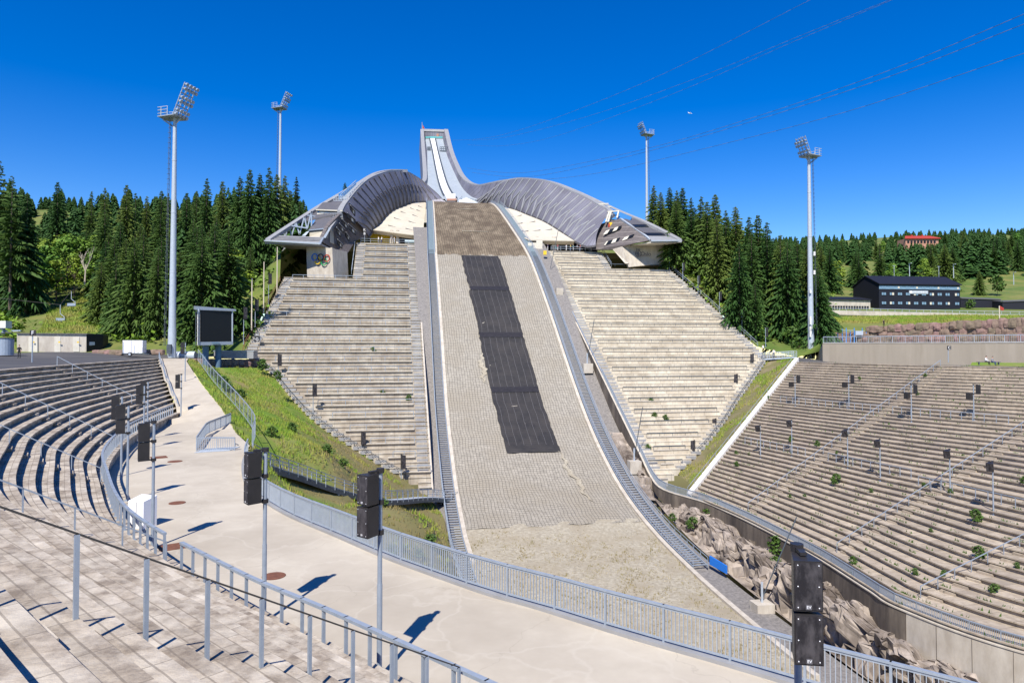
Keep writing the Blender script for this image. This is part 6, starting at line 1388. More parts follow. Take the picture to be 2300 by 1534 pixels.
# anchor poles with concrete blocks beside the right stair
for u, v, n, w, hgt, lab in ((1318, 838, 97.5, 15.9, 1.9, 'upper'), (1432, 1075, 122.5, 16.4, 2.0, 'middle'), (1683, 1375, 163, 15.2, .9, 'lowest')):
    z = hz(n) - .4; c = H(n, w, z); root = thing('winch_post', '%s winch post with a slanting boom on a concrete block beside the right stair' % lab, 'winch post', tuple(c)); mb = MB(); mb.box(c + Vector((0, 0, hgt / 2)), (1.9, 1.6, hgt), .17); mb.build('concrete_block', M['conc'], root)
    mb = MB(); mb.tube(c + Vector((0, 0, hgt)), c + Vector((0, 0, hgt + 2.0)), .12); mb.build('post', M['steel_light'], root)
    mb = MB(); mb.tube(c + Vector((0, 0, hgt + .4)), c + Vector((1.4 if lab != 'lowest' else 3.6, 0, hgt + 8.6)), .06); mb.build('boom', M['steel_dark'], root)
mb = MB(); p = P(1318, 640, 160); 
q = H(66, 15.8, hz(66)); root = thing('winch_post', 'topmost winch boom beside the right stair near the gallery', 'winch post', tuple(q)); mb.tube(q, q + Vector((2.0, 0, 9.5)), .06); mb.build('boom', M['steel_dark'], root); mb = MB(); mb.box(H(75, 15.8, hz(75)), (1.6, 1.4, 1.6), .17); mb.build('concrete_block', M['conc'], root)
mb = MB(); q = H(61, 15.6, hz(61) + 1.3); mb.box(q, (.8, .7, 1.0)); tag(mb.build('snow_gun_cover', M['yellow']), 'yellow covered machine beside the top of the right stair', 'machine')
q0 = H(152, hw(152) + 2.8, hz(152) + .4); mb = MB(); d_ = Vector((.42, -.9, -.1)); mb.slab([q0 + Vector((0, 0, 1.0)), q0 + d_ * 2.8 + Vector((0, 0, .9))], [q0, q0 + d_ * 2.8], (.15, .07, 0)); tag(mb.build('blue_cover', M['blue']), 'bright blue cover hung on the stair rail below the rocks', 'cover')
# ---------------------------------------------------------------- trees
def spruce_proto(seed, H_, Rb, dens=1.0, base=.06, droop=.55, sparse=0.0):
    g = random.Random(seed); root = thing('spruce_tree', 'dark green spruce', 'tree', (0, 0, 0))
    mb = MB(); mb.tube((0, 0, -1.5), (0, 0, H_ * .5), H_ * .013, H_ * .008, 7); mb.tube((0, 0, H_ * .5), (0, 0, H_ * .995), H_ * .008, .015, 5)
    mb.build('trunk', M['bark'], root)
    mb = MB(); z = H_ * base
    while z < H_ * .985:
        f = z / H_; L = Rb * (1 - f) ** .82 * (1.0 if f > .22 else .72 + 1.3 * f) * g.uniform(.85, 1.12) + .10
        nb = max(4, int((9 if f < .7 else 6) * dens))
        a0 = g.random() * 6.28
        for k in range(nb):
            if g.random() < sparse: continue
            a = a0 + 6.283 * k / nb + g.uniform(-.28, .28); l = L * g.uniform(.62, 1.22); ca, sa = math.cos(a), math.sin(a)
            up = .42 * f - .08; dr = droop * (1 - .55 * f); zz = z + g.uniform(-.25, .25)
            def sp(t): return Vector((ca * l * t, sa * l * t, zz + l * (up * t - dr * t * t)))
            ns = 5 if l > 1.2 else 3
            tn = Vector((-sa, ca, 0))
            for j in range(ns):
                t = (j + .35 + g.uniform(-.2, .2)) / ns; p = sp(t); q = sp(min(1.12, t + .30)); 
                wv = (.34 * l * (1 - t * .72) + .12) * g.uniform(.7, 1.2)
                for s in (-1, 1):
                    e = q + tn * (s * wv) + Vector((0, 0, -wv * g.uniform(.20, .60)))
                    mb.add([p, p + (q - p) * .45 + tn * (s * wv * .22) + Vector((0, 0, .05)), e, p + (q - p) * .2 + tn * (s * wv * .55) + Vector((0, 0, -wv * .55))], [(0, 1, 2, 3)])
            p = sp(.78); q = sp(1.15); mb.add([p - tn * (.10 * l * .5 + .04), p + tn * (.10 * l * .5 + .04), q + Vector((0, 0, -.08)), p + Vector((0, 0, -.2 - .1 * l))], [(0, 1, 2), (0, 2, 3), (1, 3, 2)])
        z += (.33 + .022 * H_ * (1 - f) * 1.0) / (dens ** .3)
    mb.build('crown', M['spruce'], root); freeze(root); return root
def leafy_proto(seed, H_, Rb, name='broadleaf_tree', n=2200, leaf=.42, m='leaf', trunkh=.3):
    g = random.Random(seed); root = thing(name, 'green broadleaf tree', 'tree', (0, 0, 0)); mb = MB(); mb.tube((0, 0, -1), (0, 0, H_ * .6), H_ * .016, H_ * .006, 7)
    for k in range(6):
        a = g.random() * 6.28; z0 = H_ * g.uniform(.25, .55); mb.tube((0, 0, z0), (math.cos(a) * Rb * .7, math.sin(a) * Rb * .7, z0 + H_ * .25), H_ * .007, H_ * .002, 5)
    mb.build('trunk', M['bark'], root); mb = MB(); cl = []
    for k in range(26):
        a = g.random() * 6.28; zz = g.uniform(trunkh, .97); rr = Rb * math.sin(math.pi * min(1, (zz - trunkh + .12) / (1.12 - trunkh))) ** .7 * g.uniform(.35, 1); cl.append((Vector((math.cos(a) * rr, math.sin(a) * rr, H_ * zz)), Rb * g.uniform(.22, .42)))
    for k in range(n):
        c, r = g.choice(cl); d = Vector((g.gauss(0, 1), g.gauss(0, 1), g.gauss(0, .8))).normalized(); p = c + d * (r * g.uniform(.65, 1.05)); nrm = (d + Vector((g.uniform(-.6, .6), g.uniform(-.6, .6), g.uniform(-.2, .9)))).normalized()
        x = nrm.cross(Vector((0, 0, 1)) if abs(nrm.z) < .9 else Vector((1, 0, 0))).normalized(); y = nrm.cross(x); s = leaf * g.uniform(.6, 1.3)
        mb.add([p - x * s * .5, p + y * s * .45, p + x * s * .6, p - y * s * .5], [(0, 1, 2, 3)])
    mb.build('crown', M[m], root); freeze(root); return root
SPR = [(spruce_proto(1, 20, 4.6, 1.1), 20), (spruce_proto(2, 20, 4.0, 1.0), 20), (spruce_proto(3, 20, 5.2, 1.15, .03), 20), (spruce_proto(4, 20, 3.5, 1.0, .08, .45), 20), (spruce_proto(5, 20, 4.8, .9, .22, .35, .25), 20)]
LFY = [(leafy_proto(11, 10, 3.4), 10), (leafy_proto(12, 10, 2.8, n=1300), 10)]
used = {}
def plant_tree(pl, x, y, z, h, label, group, wide=1.0):
    o, h0 = pl; k = h / h0; used[o] = 1
    c = copy_tree(o, (x, y, z - .2), rnd.random() * 6.28, label, (k * wide, k * wide, k)); c['group'] = group
    if pl in LFY: c.name = 'broadleaf_tree'
    return c
SKY_L = [(-80, 330), (0, 352), (12, 362), (30, 398), (62, 425), (76, 500), (100, 470), (130, 404), (152, 455), (180, 440), (206, 428), (228, 420), (245, 415), (262, 440), (285, 410), (310, 435), (330, 440), (352, 425), (370, 428), (395, 440), (420, 430), (465, 397), (480, 425), (500, 403), (520, 405), (540, 392), (560, 376), (600, 373), (625, 380), (642, 390), (650, 415), (665, 397), (680, 440), (700, 470)]
SKY_R = [(1430, 520), (1455, 470), (1468, 414), (1482, 430), (1504, 417), (1518, 425), (1532, 417), (1550, 440), (1575, 438), (1606, 431), (1625, 470), (1650, 460), (1680, 485), (1700, 478), (1720, 495), (1750, 522), (1790, 530), (1825, 545), (1845, 600), (1858, 660)]
TREES = []
def try_tree(x, y, h, mind, sky, force=False):
    if inside((x, y), hpoly): return False
    for (a, b, c) in TREES:
        if (a - x) ** 2 + (b - y) ** 2 < mind * mind: return False
    TREES.append((x, y, h)); return True
def ht_for(x, y, z, vtop): return (HORIZON - vtop) * y / FPX - z
gl_ = 'spruces of the forest left of the ski jump'; gr_ = 'spruces of the forest right of the ski jump'; gf_ = 'spruces of the far hillside'
nl = 0
# skyline trees at left
for u, v, y, k in ((0, 358, 150, 4), (28, 392, 146, 4), (62, 428, 150, 0), (130, 404, 205, 0), (206, 428, 240, 3), (236, 418, 210, 1), (285, 410, 190, 0), (305, 430, 215, 1), (330, 437, 225, 1), (363, 424, 215, 0), (378, 432, 230, 3), (420, 428, 190, 0), (442, 425, 205, 1), (465, 396, 185, 1), (500, 402, 195, 0), (540, 392, 185, 2), (562, 375, 182, 0), (585, 385, 186, 2), (605, 372, 184, 1), (622, 386, 188, 0), (640, 390, 195, 1), (666, 396, 215, 3), (775, 408, 265, 0)):
    p = P(u, v, y); z = zground(p.x, y); h = p.z - z
    if h > 27: z = p.z - 27; h = 27
    plant_tree(SPR[k], p.x, y, z, h, 'spruce whose top stands out against the sky in the forest left of the ski jump', gl_, 1.0 if h < 24 else .85); TREES.append((p.x, y, h))
g = random.Random(77); tries = 0
while nl < 150 and tries < 12000:
    tries += 1; y = 118 + 130 * g.random() ** 1.25; u = g.uniform(-60, 690); x = (u - 1150) / FPX * y
    z = zground(x, y); v = HORIZON - z * FPX / y
    if 60 < u < 222 and v > 635: continue
    if u <= 60 and v > 715: continue
    if 222 <= u < 560 and v > 762: continue
    if u >= 525 and y < 172: continue
    mx = ht_for(x, y, z, lerp_tab(SKY_L, u) + g.uniform(6, 26))
    h = min(g.uniform(12, 22), mx)
    if h < 6: continue
    if not try_tree(x, y, h, 2.6 + .006 * y, SKY_L): continue
    leafy = (75 < u < 250 and g.random() < .6 and 400 < v < 660) or g.random() < .06
    if leafy: plant_tree(g.choice(LFY), x, y, z, min(h, g.uniform(8, 12)), 'bright green broadleaf tree among the spruces left of the floodlight mast', 'broadleaf trees of the left forest')
    else: plant_tree(g.choice(SPR[:4]), x, y, z, h, 'dark spruce within the dense forest left of the ski jump', gl_, g.uniform(1.0, 1.35))
    nl += 1
for u, v, y, k in ((1468, 413, 200, 1), (1484, 428, 192, 0), (1504, 417, 194, 0), (1520, 424, 188, 1), (1533, 417, 190, 0), (1552, 442, 182, 3), (1575, 437, 180, 1), (1588, 448, 176, 0), (1606, 431, 178, 0), (1630, 468, 172, 1), (1652, 459, 172, 0), (1682, 482, 166, 1), (1702, 477, 168, 0), (1722, 494, 162, 1), (1752, 522, 160, 0), (1768, 540, 156, 2), (1790, 530, 172, 1), (1812, 548, 160, 2), (1838, 590, 158, 0)):
    p = P(u, v, y); z = zground(p.x, y); h = p.z - z
    if h > 27: z = p.z - 27; h = 27
    plant_tree(SPR[k], p.x, y, z, h, 'spruce whose top stands out against the sky in the forest right of the ski jump', gr_, 1.0); TREES.append((p.x, y, h))
nr = tries = 0
while nr < 56 and tries < 4000:
    tries += 1; y = g.uniform(142, 230); u = g.uniform(1470, 1858); x = (u - 1150) / FPX * y; z = zground(x, y); v = HORIZON - z * FPX / y
    if v > 790 or (u > 1850 - (y - 150) * .2): continue
    mx = ht_for(x, y, z, lerp_tab(SKY_R, u) + g.uniform(6, 26)); h = min(g.uniform(13, 24), mx)
    if h < 6 or not try_tree(x, y, h, 3.6, SKY_R): continue
    plant_tree(g.choice(SPR[:4]), x, y, z, h, 'dark spruce within the dense forest right of the ski jump', gr_, g.uniform(1.0, 1.3)); nr += 1
nf = tries = 0
SKY_F = [(1840, 545), (1900, 540), (1950, 545), (2000, 535), (2050, 520), (2130, 520), (2200, 522), (2300, 530), (2400, 530)]
while nf < 64 and tries < 9000:
    tries += 1; y = 225 + 260 * g.random() ** 1.3; u = g.uniform(1760, 2380); x = (u - 1150) / FPX * y; z = zground(x, y); v = HORIZON - z * FPX / y
    if v > 668 or (u > 2150 and v > 630): continue
    if 2010 < u < 2130 and 400 < y < 440: continue
    mx = ht_for(x, y, z, lerp_tab(SKY_F, u) + g.uniform(-6, 22)); h = min(g.uniform(14, 22), mx)
    if 2010 < u < 2125 and y <= 400: h = min(h, ht_for(x, y, z, 545))
    if h < 6 or not try_tree(x, y, h, 5.5 + .01 * (y - 225), SKY_F): continue
    if g.random() < .14: plant_tree(g.choice(LFY), x, y, z, min(h, 12), 'green broadleaf tree among the far hillside spruces behind the black lodge', 'broadleaf trees of the far hillside')
    else: plant_tree(g.choice(SPR[:4]), x, y, z, h, 'spruce in the far hillside forest behind the black lodge', gf_, 1.25)
    nf += 1
for u, v, y, h in ((88, 640, 165, 10), (105, 600, 172, 11), (125, 630, 168, 9), (150, 590, 178, 12), (165, 620, 172, 9), (215, 610, 172, 10), (100, 560, 195, 11), (140, 545, 200, 12), (180, 560, 195, 11), (215, 550, 200, 12), (245, 560, 195, 10), (120, 510, 225, 11), (165, 500, 230, 11), (200, 510, 228, 11), (90, 520, 220, 10)):
    x = (u - 1150) / FPX * y; z = zground(x, y); h = min(h * 1.15, ht_for(x, y, z, lerp_tab(SKY_L, u) + 14))
    if h > 4: plant_tree(LFY[(u // 5) % 2], x, y, z, h, 'bright green broadleaf tree among the spruces left of the floodlight mast', 'broadleaf trees of the left forest', 1.15)
# the wood beyond those, as one mass
far = MB(); cnt = 0
while cnt < 900:
    left = g.random() < .45
    if left: y = g.uniform(175, 420); u = g.uniform(-350, 690)
    else: y = 235 + 420 * g.random(); u = g.uniform(1700, 2560)
    cnt += 1; x = (u - 1150) / FPX * y
    if inside((x, y), hpoly): continue
    z = zground(x, y); h = g.uniform(12, 19); v = HORIZON - z * FPX / y
    vt0 = lerp_tab(SKY_L, u) + 10 if left else lerp_tab(SKY_F, u) - 4 + g.uniform(0, 8)
    if not left and (v > 640 or (u > 2140 and v > 632)): continue
    if left and 60 < u < 222 and v > 620: continue
    if not left and 2005 < u < 2130 and y < 425: vt0 = 544
    h = max(min(h, ht_for(x, y, z, vt0)), 7.5 if (not left or v < 520) else 0)
    if h < 5 or (not left and 2005 < u < 2130 and 414 < y < 436): continue
    R0 = .24 * h + .4
    for k in range(20):
        f = k / 20; r = R0 * (1 - f) ** .85 + .2; zz = z + h * (.02 + .95 * f)
        for j in range(7):
            a = g.random() * 6.28; q = Vector((x + math.cos(a) * r * g.uniform(.7, 1.2), y + math.sin(a) * r, zz - r * g.uniform(.2, .5))); tn = Vector((-math.sin(a), math.cos(a), 0)) * (r * .30 + .12)
            far.add([(x, y, zz + h * .05), tuple(q - tn), tuple(q + Vector((0, 0, -.35))), tuple(q + tn)], [(0, 1, 2, 3)])
o = far.build('far_wood', M['spruce']); o['kind'] = 'stuff'
# low growth on the forest floor
und = MB()
for i in range(1500):
    if g.random() < .6: y = g.uniform(116, 260); u = g.uniform(-80, 640)
    else: y = g.uniform(142, 235); u = g.uniform(1480, 1860)
    x = (u - 1150) / FPX * y
    if inside((x, y), hpoly): continue
    z = zground(x, y); v = HORIZON - z * FPX / y
    if 60 < u < 222 and v > 640: continue
    if v > 770: continue
    s = g.uniform(.8, 2.2)
    for k in range(16):
        d = Vector((g.gauss(0, 1), g.gauss(0, 1), abs(g.gauss(0, .7)))); q = Vector((x, y, z)) + d * s * .7; t = Vector((g.uniform(-1, 1), g.uniform(-1, 1), g.uniform(-.4, .4))).normalized() * .45; w_ = Vector((-t.y, t.x, g.uniform(0, .5)))
        und.add([q - t, q - w_ * .8, q + t, q + w_ * .8], [(0, 1, 2, 3)])
o = und.build('undergrowth', M['leaf']); o['kind'] = 'stuff'
# named single trees and bushes
for u, v, y, h, lab in ((2200, 655, 235, 9, 'single young spruce standing on the meadow right of the black lodge'),):
    p = P(u, v, y); c = copy_tree(SPR[2][0], (p.x, p.y, zground(p.x, p.y) - .3), 1.0, lab, (h / 20 * 1.1, h / 20 * 1.1, h / 20))
BUSH = leafy_proto(31, 2.0, 1.15, 'bush', 420, .30, 'weed', .06); BUSH['category'] = 'bush'
def bush(p, s, label, group=None, hgt=None):
    c = copy_tree(BUSH, tuple(p), rnd.random() * 6.28, label, (s, s, hgt or s)); c['category'] = 'bush'
    if group: c['group'] = group
for u, v, y, s, lab in ((2240, 650, 232, 2.4, 'round green bush on the meadow right of the single young spruce'), (1560, 590, 176, 2.4, 'pale green bush beside the right pavilion pier'), (1795, 795, 146, 1.7, 'bush beside the foot of the right floodlight mast'), (1780, 775, 150, 2.0, 'larger bush behind the right side bridge'),
    (590, 828, 120, .9, 'bush at the end of the granite wall below the screen'), (623, 850, 112, .7, 'small bush under the uppermost slim loudspeaker of the left grandstand'), (410, 770, 125, 1.6, 'bush at the foot of the spruces behind the screen'), (2180, 690, 205, 1.2, 'low bush in front of the dark sheds')):
    p = P(u, v, y); bush(Vector((p.x, p.y, p.z - .2)), s, lab)
for u, v, y, s, lab in ((1592, 1158, 96, .75, 'small bush on top of the rocks at their far end'), (1555, 1180, 93, .7, 'bush left of the small bush on the far rocks'), (1575, 1148, 98, .6, 'narrow bush against the stained wall above the far rocks'), (1745, 1238, 79, .95, 'larger bush on the rocks beside the stained wall'), (1742, 1268, 76, .6, 'low bush beneath the larger bush on the rocks'), (1617, 1200, 90, .55, 'little bush in the middle of the rock top'), (1510, 1165, 95, .5, 'little bush beside the right stair above the rocks')):
    p = P(u, v, y); bush(Vector((p.x, p.y, p.z - .3)), s, lab)
for j, (u, v, s) in enumerate(((1766, 995, .75), (1824, 1001, .75), (1647, 1050, .75), (1668, 1022, .5), (1653, 1022, .5), (1883, 1093, 1.15), (1955, 1110, .5), (2190, 1175, 1.15), (1770, 1112, .4), (1795, 1120, .35), (2092, 1205, .4), (1915, 1265, .7), (2045, 1295, .6), (2205, 1255, 1.0), (2115, 1310, .5), (2220, 1340, .7), (1725, 900, .5), (1930, 855, .5), (2070, 850, .5), (2058, 893, .5), (1870, 1020, .4), (2290, 1095, .7), (2080, 1098, .5), (2120, 1115, .5), (2270, 1290, .5))):
    i, s_ = srow(u, v); p = bp(i, s_); k = math.floor(s_ * NB); p.z = ZB + RB * (k + 1)
    bush(p, s * .5, 'weed bush growing between the rows of the right terrace', 'weed bushes on the right terrace', s * .5)
for u, v in ((838, 790), (860, 890), (1462, 905), (1470, 940), (1455, 1012), (918, 900), (1495, 945)):
    p = stand_pt(u, v); bush(p + Vector((0, 0, .0)), .5, 'small weed tuft rooted on the grandstand terraces', 'weed tufts on the grandstands')
for u, v, y, s in ((480, 845, 104, .8), (500, 870, 98, .9), (515, 890, 93, .8), (540, 905, 92, .7), (655, 975, 86, .7), (610, 1000, 74, .7), (735, 1030, 79, .7), (770, 1040, 80, .6), (700, 1130, 48, .55), (720, 1145, 47, .5), (880, 1160, 56, .5), (965, 1165, 64, .6), (905, 1165, 58, .4), (940, 1200, 60, .45), (860, 1125, 66, .5)):
    p = P(u, v, y); bush(Vector((p.x, p.y, BZ(p.x, p.y) - .1)), s, 'dark green herb clump on the grass bank below the left grandstand', 'herb clumps on the grass bank', s * .8)
# bleached dead tree
p = P(190, 640, 165); dt = thing('dead_tree', 'bleached bare dead tree among the green crowns at left', 'tree', tuple(p)); g = random.Random(4); mb = MB()
def limb(a, d, l, r, n):
    b = a + d * l; mb.tube(a, b, r, r * .65, 5)
    if n:
        for k in range(2 + (n > 2)): limb(a + d * (l * g.uniform(.55, 1)), (d + Vector((g.uniform(-.6, .6), g.uniform(-.4, .4), g.uniform(.0, .5)))).normalized(), l * g.uniform(.55, .8), r * .55, n - 1)
limb(p, Vector((.05, 0, 1)).normalized(), 5.0, .2, 3); mb.build('trunk', M['deadwood'], dt)
for o in [q for q, _ in SPR + LFY] + [BUSH]:
    for ch in list(o.children): bpy.data.objects.remove(ch)
    bpy.data.objects.remove(o)

# ---------------------------------------------------------------- grass and gravel weeds (nobody could count them)
def grass(name, poly, zf, n, hmin, hmax, m, seed, w=.05, keep=None, clump=0):
    g = random.Random(seed); xs = [p[0] for p in poly]; ys = [p[1] for p in poly]; mb = MB(); k = 0
    while k < n:
        x, y = g.uniform(min(xs), max(xs)), g.uniform(min(ys), max(ys))
        if not inside((x, y), poly) or (keep and not keep(x, y)): n -= .3; continue
        k += 1; z = zf(x, y); h = g.uniform(hmin, hmax)
        for j in range(3):
            a = g.random() * 6.28; ca, sa = math.cos(a) * w, math.sin(a) * w; lx, ly = g.uniform(-.4, .4) * h, g.uniform(-.4, .4) * h; ox, oy = g.uniform(-.15, .15), g.uniform(-.15, .15)
            mb.add([(x + ox - ca, y + oy - sa, z - .05), (x + ox + ca, y + oy + sa, z - .05), (x + ox + lx, y + oy + ly, z + h)], [(0, 1, 2)])
    o = mb.build(name, m); o['kind'] = 'stuff'; return o
mowed = lambda x, y: mn.noise(Vector((x * .22, y * .22, 3))) > -.22
grass('bank_grass', bank_poly, BZ, 17000, .12, .5, M['blade'], 3, .05, lambda x, y: mowed(x, y) and (BZ(x, y) > -12.5 or mn.noise(Vector((x * .3, y * .3, 5))) > .12))
grass('dry_grass', bank_poly, BZ, 9500, .08, .35, M['dryblade'], 13, .04, lambda x, y: BZ(x, y) < -11 or mn.noise(Vector((x * .2, y * .2, 6))) > .25)
grass('strip_grass', strip_poly, SZ, 5200, .15, .6, M['blade'], 4, .06, lambda x, y: mn.noise(Vector((x * .2, y * .2, 9))) > -.15)
hp = [tuple(H(n, -hw(n), 0)) for n in range(137, 185, 6)] + [tuple(H(n, hw(n), 0)) for n in range(184, 136, -6)]
grass('slope_weeds', hp, lambda x, y: hz(nw((x, y))[0]), 4200, .06, .28, M['dryblade'], 5, .035, lambda x, y: mn.noise(Vector((x * .35, y * .35, 1))) > -.2)
mpoly = [tuple(P(u, v, y)) for u, v, y in ((1855, 722, 165), (1860, 702, 186), (2160, 708, 184), (2330, 712, 174), (2330, 724, 150), (2100, 726, 160))]
grass('meadow_grass', mpoly, zground, 7000, .2, .6, M['blade'], 6, .09)
lpoly = [tuple(P(u, v, y)) for u, v, y in ((20, 790, 112), (90, 740, 130), (110, 690, 155), (200, 645, 180), (235, 650, 175), (225, 745, 128), (215, 785, 117))]
grass('slope_grass', lpoly, zground, 7000, .2, .7, M['blade'], 7, .09)
rowp = [(26, 100), (31, 71), (33, 58), (50, 40), (100, 40), (92, 74), (55, 131)]
def bowlz(x, y):
    best = min(((bp(i, s / 23) - Vector((x, y, 0))).xy.length, i, s / 23) for i in range(0, len(Bs), 6) for s in range(24)); return best
mb = MB(); g = random.Random(31)
for k in range(900):
    i = g.randrange(0, 96); kk = int(NB * g.random() ** 1.2); s0 = (kk + .03) / NB; q0 = bp(i, s0, ZB + RB * (kk + 1)); t = bp(min(i + 1, len(Bs) - 1), s0, q0.z) - q0
    for j in range(g.randrange(3, 9)):
        p = q0 + t * g.uniform(-.5, .5) * 1.6; h = g.uniform(.08, .34); dx = Vector((g.uniform(-.1, .1), g.uniform(-.1, .1), h)); w_ = Vector((g.uniform(-.07, .07), g.uniform(-.07, .07), 0)); mb.add([p - w_, p + w_, p + dx], [(0, 1, 2)])
o = mb.build('row_weeds', M['weed']); o['kind'] = 'stuff'
# pebbles and clods on the gravel
mb = MB(); g = random.Random(12)
for k in range(3500):
    n, w = g.uniform(137, 176), g.uniform(-11, 11); q = H(n, w, hz(n)); s = g.uniform(.04, .12); mb.add([q + Vector((-s, 0, 0)), q + Vector((s, -s * .3, 0)), q + Vector((0, s, 0)), q + Vector((0, 0, s * .9))], [(0, 1, 3), (1, 2, 3), (2, 0, 3)])
o = mb.build('slope_pebbles', M['slope']); o['kind'] = 'stuff'

# ---------------------------------------------------------------- people
def person_mesh(pose):
    """one continuous skinned body; materials: 0 skin, 1 shirt, 2 trousers, 3 shoes"""
    if pose == 'stand':
        J = {'pel': (0, 0, .95), 'wst': (0, 0, 1.10), 'chs': (0, -.01, 1.32), 'nck': (0, 0, 1.48), 'hd0': (0, -.01, 1.56), 'hd1': (0, -.02, 1.72)}
        for s, n in ((-1, 'l'), (1, 'r')): J.update({'hip' + n: (s * .10, 0, .90), 'kne' + n: (s * .11, -.03, .50), 'ank' + n: (s * .12, .01, .09), 'toe' + n: (s * .14, -.15, .04), 'sho' + n: (s * .19, 0, 1.42), 'elb' + n: (s * .26, .03, 1.14), 'wri' + n: (s * .24, -.10, .92), 'han' + n: (s * .22, -.15, .84)})
    else:
        J = {'pel': (0, 0, .50), 'wst': (0, -.02, .66), 'chs': (0, -.04, .88), 'nck': (0, -.06, 1.03), 'hd0': (0, -.09, 1.11), 'hd1': (0, -.12, 1.27)}
        for s, n in ((-1, 'l'), (1, 'r')): J.update({'hip' + n: (s * .10, -.03, .48), 'kne' + n: (s * .13, -.46, .50), 'ank' + n: (s * .13, -.46, .09), 'toe' + n: (s * .14, -.62, .04), 'sho' + n: (s * .19, -.05, .97), 'elb' + n: (s * .25, -.12, .72), 'wri' + n: (s * .17, -.34, .60), 'han' + n: (s * .14, -.42, .56)})
    rad = {'pel': .14, 'wst': .125, 'chs': .14, 'nck': .055, 'hd0': .085, 'hd1': .085, 'hip': .085, 'kne': .06, 'ank': .042, 'toe': .035, 'sho': .06, 'elb': .042, 'wri': .03, 'han': .035}
    names = list(J); E = [('pel', 'wst'), ('wst', 'chs'), ('chs', 'nck'), ('nck', 'hd0'), ('hd0', 'hd1')]
    for n in 'lr': E += [('pel', 'hip' + n), ('hip' + n, 'kne' + n), ('kne' + n, 'ank' + n), ('ank' + n, 'toe' + n), ('chs', 'sho' + n), ('sho' + n, 'elb' + n), ('elb' + n, 'wri' + n), ('wri' + n, 'han' + n)]
    me = bpy.data.meshes.new('body'); me.from_pydata([J[k] for k in names], [(names.index(a), names.index(b)) for a, b in E], []); o = bpy.data.objects.new('body', me); col.objects.link(o)
    sk = o.modifiers.new('skin', 'SKIN'); sk.use_smooth_shade = True; o.modifiers.new('sub', 'SUBSURF').levels = 1
    for i, k in enumerate(names):
        r = rad.get(k) or rad[k[:3]]; me.skin_vertices[0].data[i].radius = (r, r); me.skin_vertices[0].data[i].use_root = (k == 'pel')
    dg = bpy.context.evaluated_depsgraph_get(); out = bpy.data.meshes.new_from_object(o.evaluated_get(dg)); bpy.data.objects.remove(o)
    hd = J['hd1'][2]; nz = J['nck'][2]
    for k in range(4): out.materials.append(None)
    for f in out.polygons:
        c = f.center
        if c.z > nz - .01: f.material_index = 0
        elif c.z < .12 and (pose == 'stand' or c.y < -.3): f.material_index = 3
        elif pose == 'stand': f.material_index = 2 if (c.z < 1.0 and abs(c.x) < .21) else (0 if abs(c.x) > .2 and c.z < 1.13 else 1)
        else: f.material_index = 2 if (c.z < .62 and not (c.y < -.25 and c.z > .54 and abs(c.x) < .2 and c.z > .57)) else 1
    hair = MB()
    for i in range(5):
        for j in range(10):
            a0, a1 = 6.283 * j / 10, 6.283 * (j + 1) / 10; t0, t1 = 1.35 * i / 5, 1.35 * (i + 1) / 5
            f = lambda t, a: (math.sin(t) * math.cos(a) * .105, J['hd1'][1] + .02 + math.sin(t) * math.sin(a) * .115, hd - .03 + math.cos(t) * .12)
            hair.add([f(t0, a0), f(t1, a0), f(t1, a1), f(t0, a1)], [(0, 1, 2, 3)])
    hm = hair.build('hair', M['hair'], base=(0, 0, 0)); hd_ = hm.data; bpy.data.objects.remove(hm); return out, hd_
PM = {k: person_mesh(k) for k in ('stand', 'sit')}; CN = ['white', 'black', 'red', 'navy', 'teal', 'yellow', 'grey']
def person(p, pose, shirt, trs, rz, label, group=None, s=1.0):
    root = thing('person', label, 'person', tuple(p), group); root.rotation_euler = (0, 0, rz); root.scale = (s,) * 3
    me = PM[pose][0].copy(); ms = [M['skin'], CLOTH[CN.index(shirt)], CLOTH[CN.index(trs)], CLOTH[1]]
    for i, m in enumerate(ms): me.materials[i] = m
    b = bpy.data.objects.new('body', me); col.objects.link(b); b.parent = root
    h = bpy.data.objects.new('hair', PM[pose][1]); col.objects.link(h); h.parent = b
person(P(43, 805, 90), 'stand', 'black', 'black', .2, 'person in black T-shirt and black trousers walking on the left plaza')
q = P(2214, 818, 101); person(q + Vector((0, 0, -.1)), 'sit', 'white', 'black', .5, 'person in white top sitting on the bench, left of the pair'); q2 = P(2228, 820, 100.2); person(q2 + Vector((0, 0, -.05)), 'sit', 'grey', 'navy', .5, 'person in grey top sitting on the bench, right of the pair')
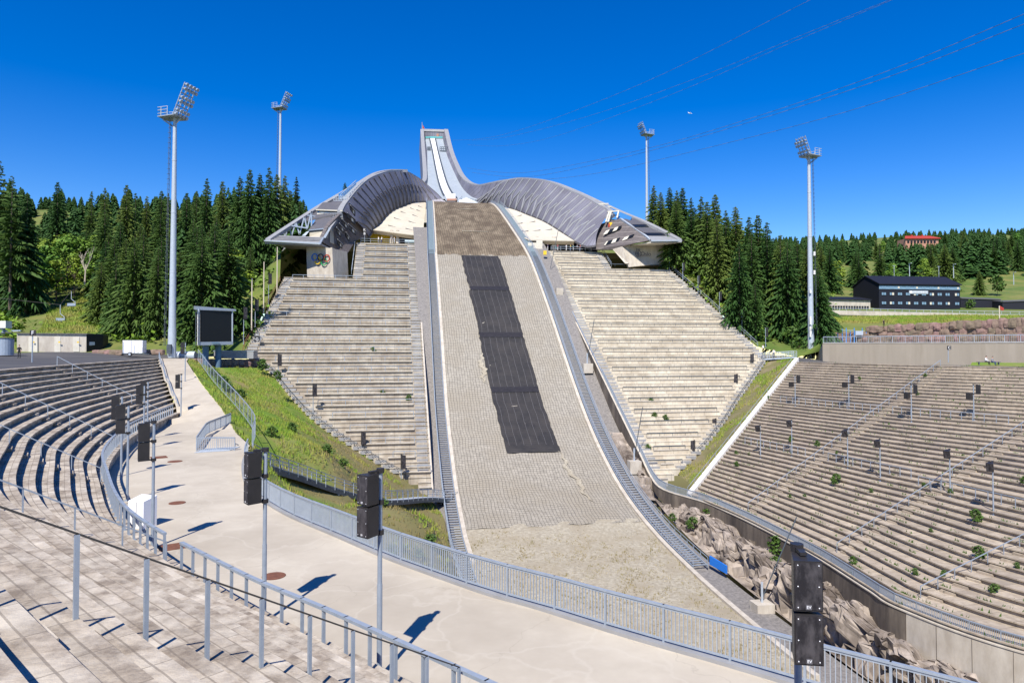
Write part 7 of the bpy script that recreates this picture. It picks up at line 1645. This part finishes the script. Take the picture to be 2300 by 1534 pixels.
bn = thing('plaza_bench', 'dark bench below two sitting people on the right plaza', 'bench', tuple(q + Vector((.6, .2, -.1)))); mb = MB(); mb.box(q + Vector((.55, .15, .33)), (3.0, .5, .07), -.3); mb.build('seat', M['roofgrey'], bn)
for e in (-1.2, 1.2): mb = MB(); mb.box(q + Vector((.55 + e, .15 - e * .3, .1)), (.1, .4, .42), -.3); mb.build('leg', M['steel_dark'], bn)
person(P(1714, 793, 141), 'stand', 'white', 'black', .4, 'person in white shirt and dark trousers at the corner of the right grandstand'); person(P(1738, 803, 140.2), 'stand', 'white', 'navy', -.5, 'person in white and navy standing on the side bridge'); person(P(1985, 735, 152), 'stand', 'black', 'black', .1, 'person in black standing above the boulder wall')
g = random.Random(15); wl = [('white', 'navy'), ('navy', 'white'), ('teal', 'grey'), ('red', 'white'), ('white', 'white'), ('yellow', 'navy'), ('teal', 'white'), ('grey', 'black'), ('red', 'navy'), ('white', 'grey'), ('white', 'black'), ('yellow', 'white'), ('navy', 'grey'), ('red', 'black')]
for i, u in enumerate((1215, 1231, 1248, 1253, 1272, 1282, 1288, 1297, 1304, 1315, 1322, 1328, 1342, 1347)):
    n0 = 52.9; w = None
    p = min((H(n0, w, Z0 + .1) for w in np.arange(14, 36, .1)), key=lambda q: abs(1150 + q.x / q.y * FPX - u)); sit = i in (2,)
    person(p, 'sit' if sit else 'stand', wl[i][0], wl[i][1], g.uniform(-2, 2), 'person in %s top and %s %s on the right gallery%s' % (wl[i][0], wl[i][1], 'trousers sitting' if sit else 'trousers', ', %s from the stair' % ['first', 'second', 'third', 'fourth', 'fifth', 'sixth', 'seventh', 'eighth', 'ninth', 'tenth', 'eleventh', 'twelfth', 'thirteenth', 'last'][i]), 'visitors on the right gallery')
for i, u in enumerate((849, 856, 879, 885)):
    p = min((H(50.7, w, Z0 + 1.2) for w in np.arange(-34, -15, .1)), key=lambda q: abs(1150 + q.x / q.y * FPX - u)); person(p, 'stand', ['white', 'white', 'grey', 'white'][i], ['grey', 'navy', 'black', 'white'][i], g.uniform(-2, 2), 'person in %s top standing before the yellow banner, %s from the left' % (['white', 'white', 'grey', 'white'][i], ['first', 'second', 'third', 'fourth'][i]), 'visitors on the left gallery')
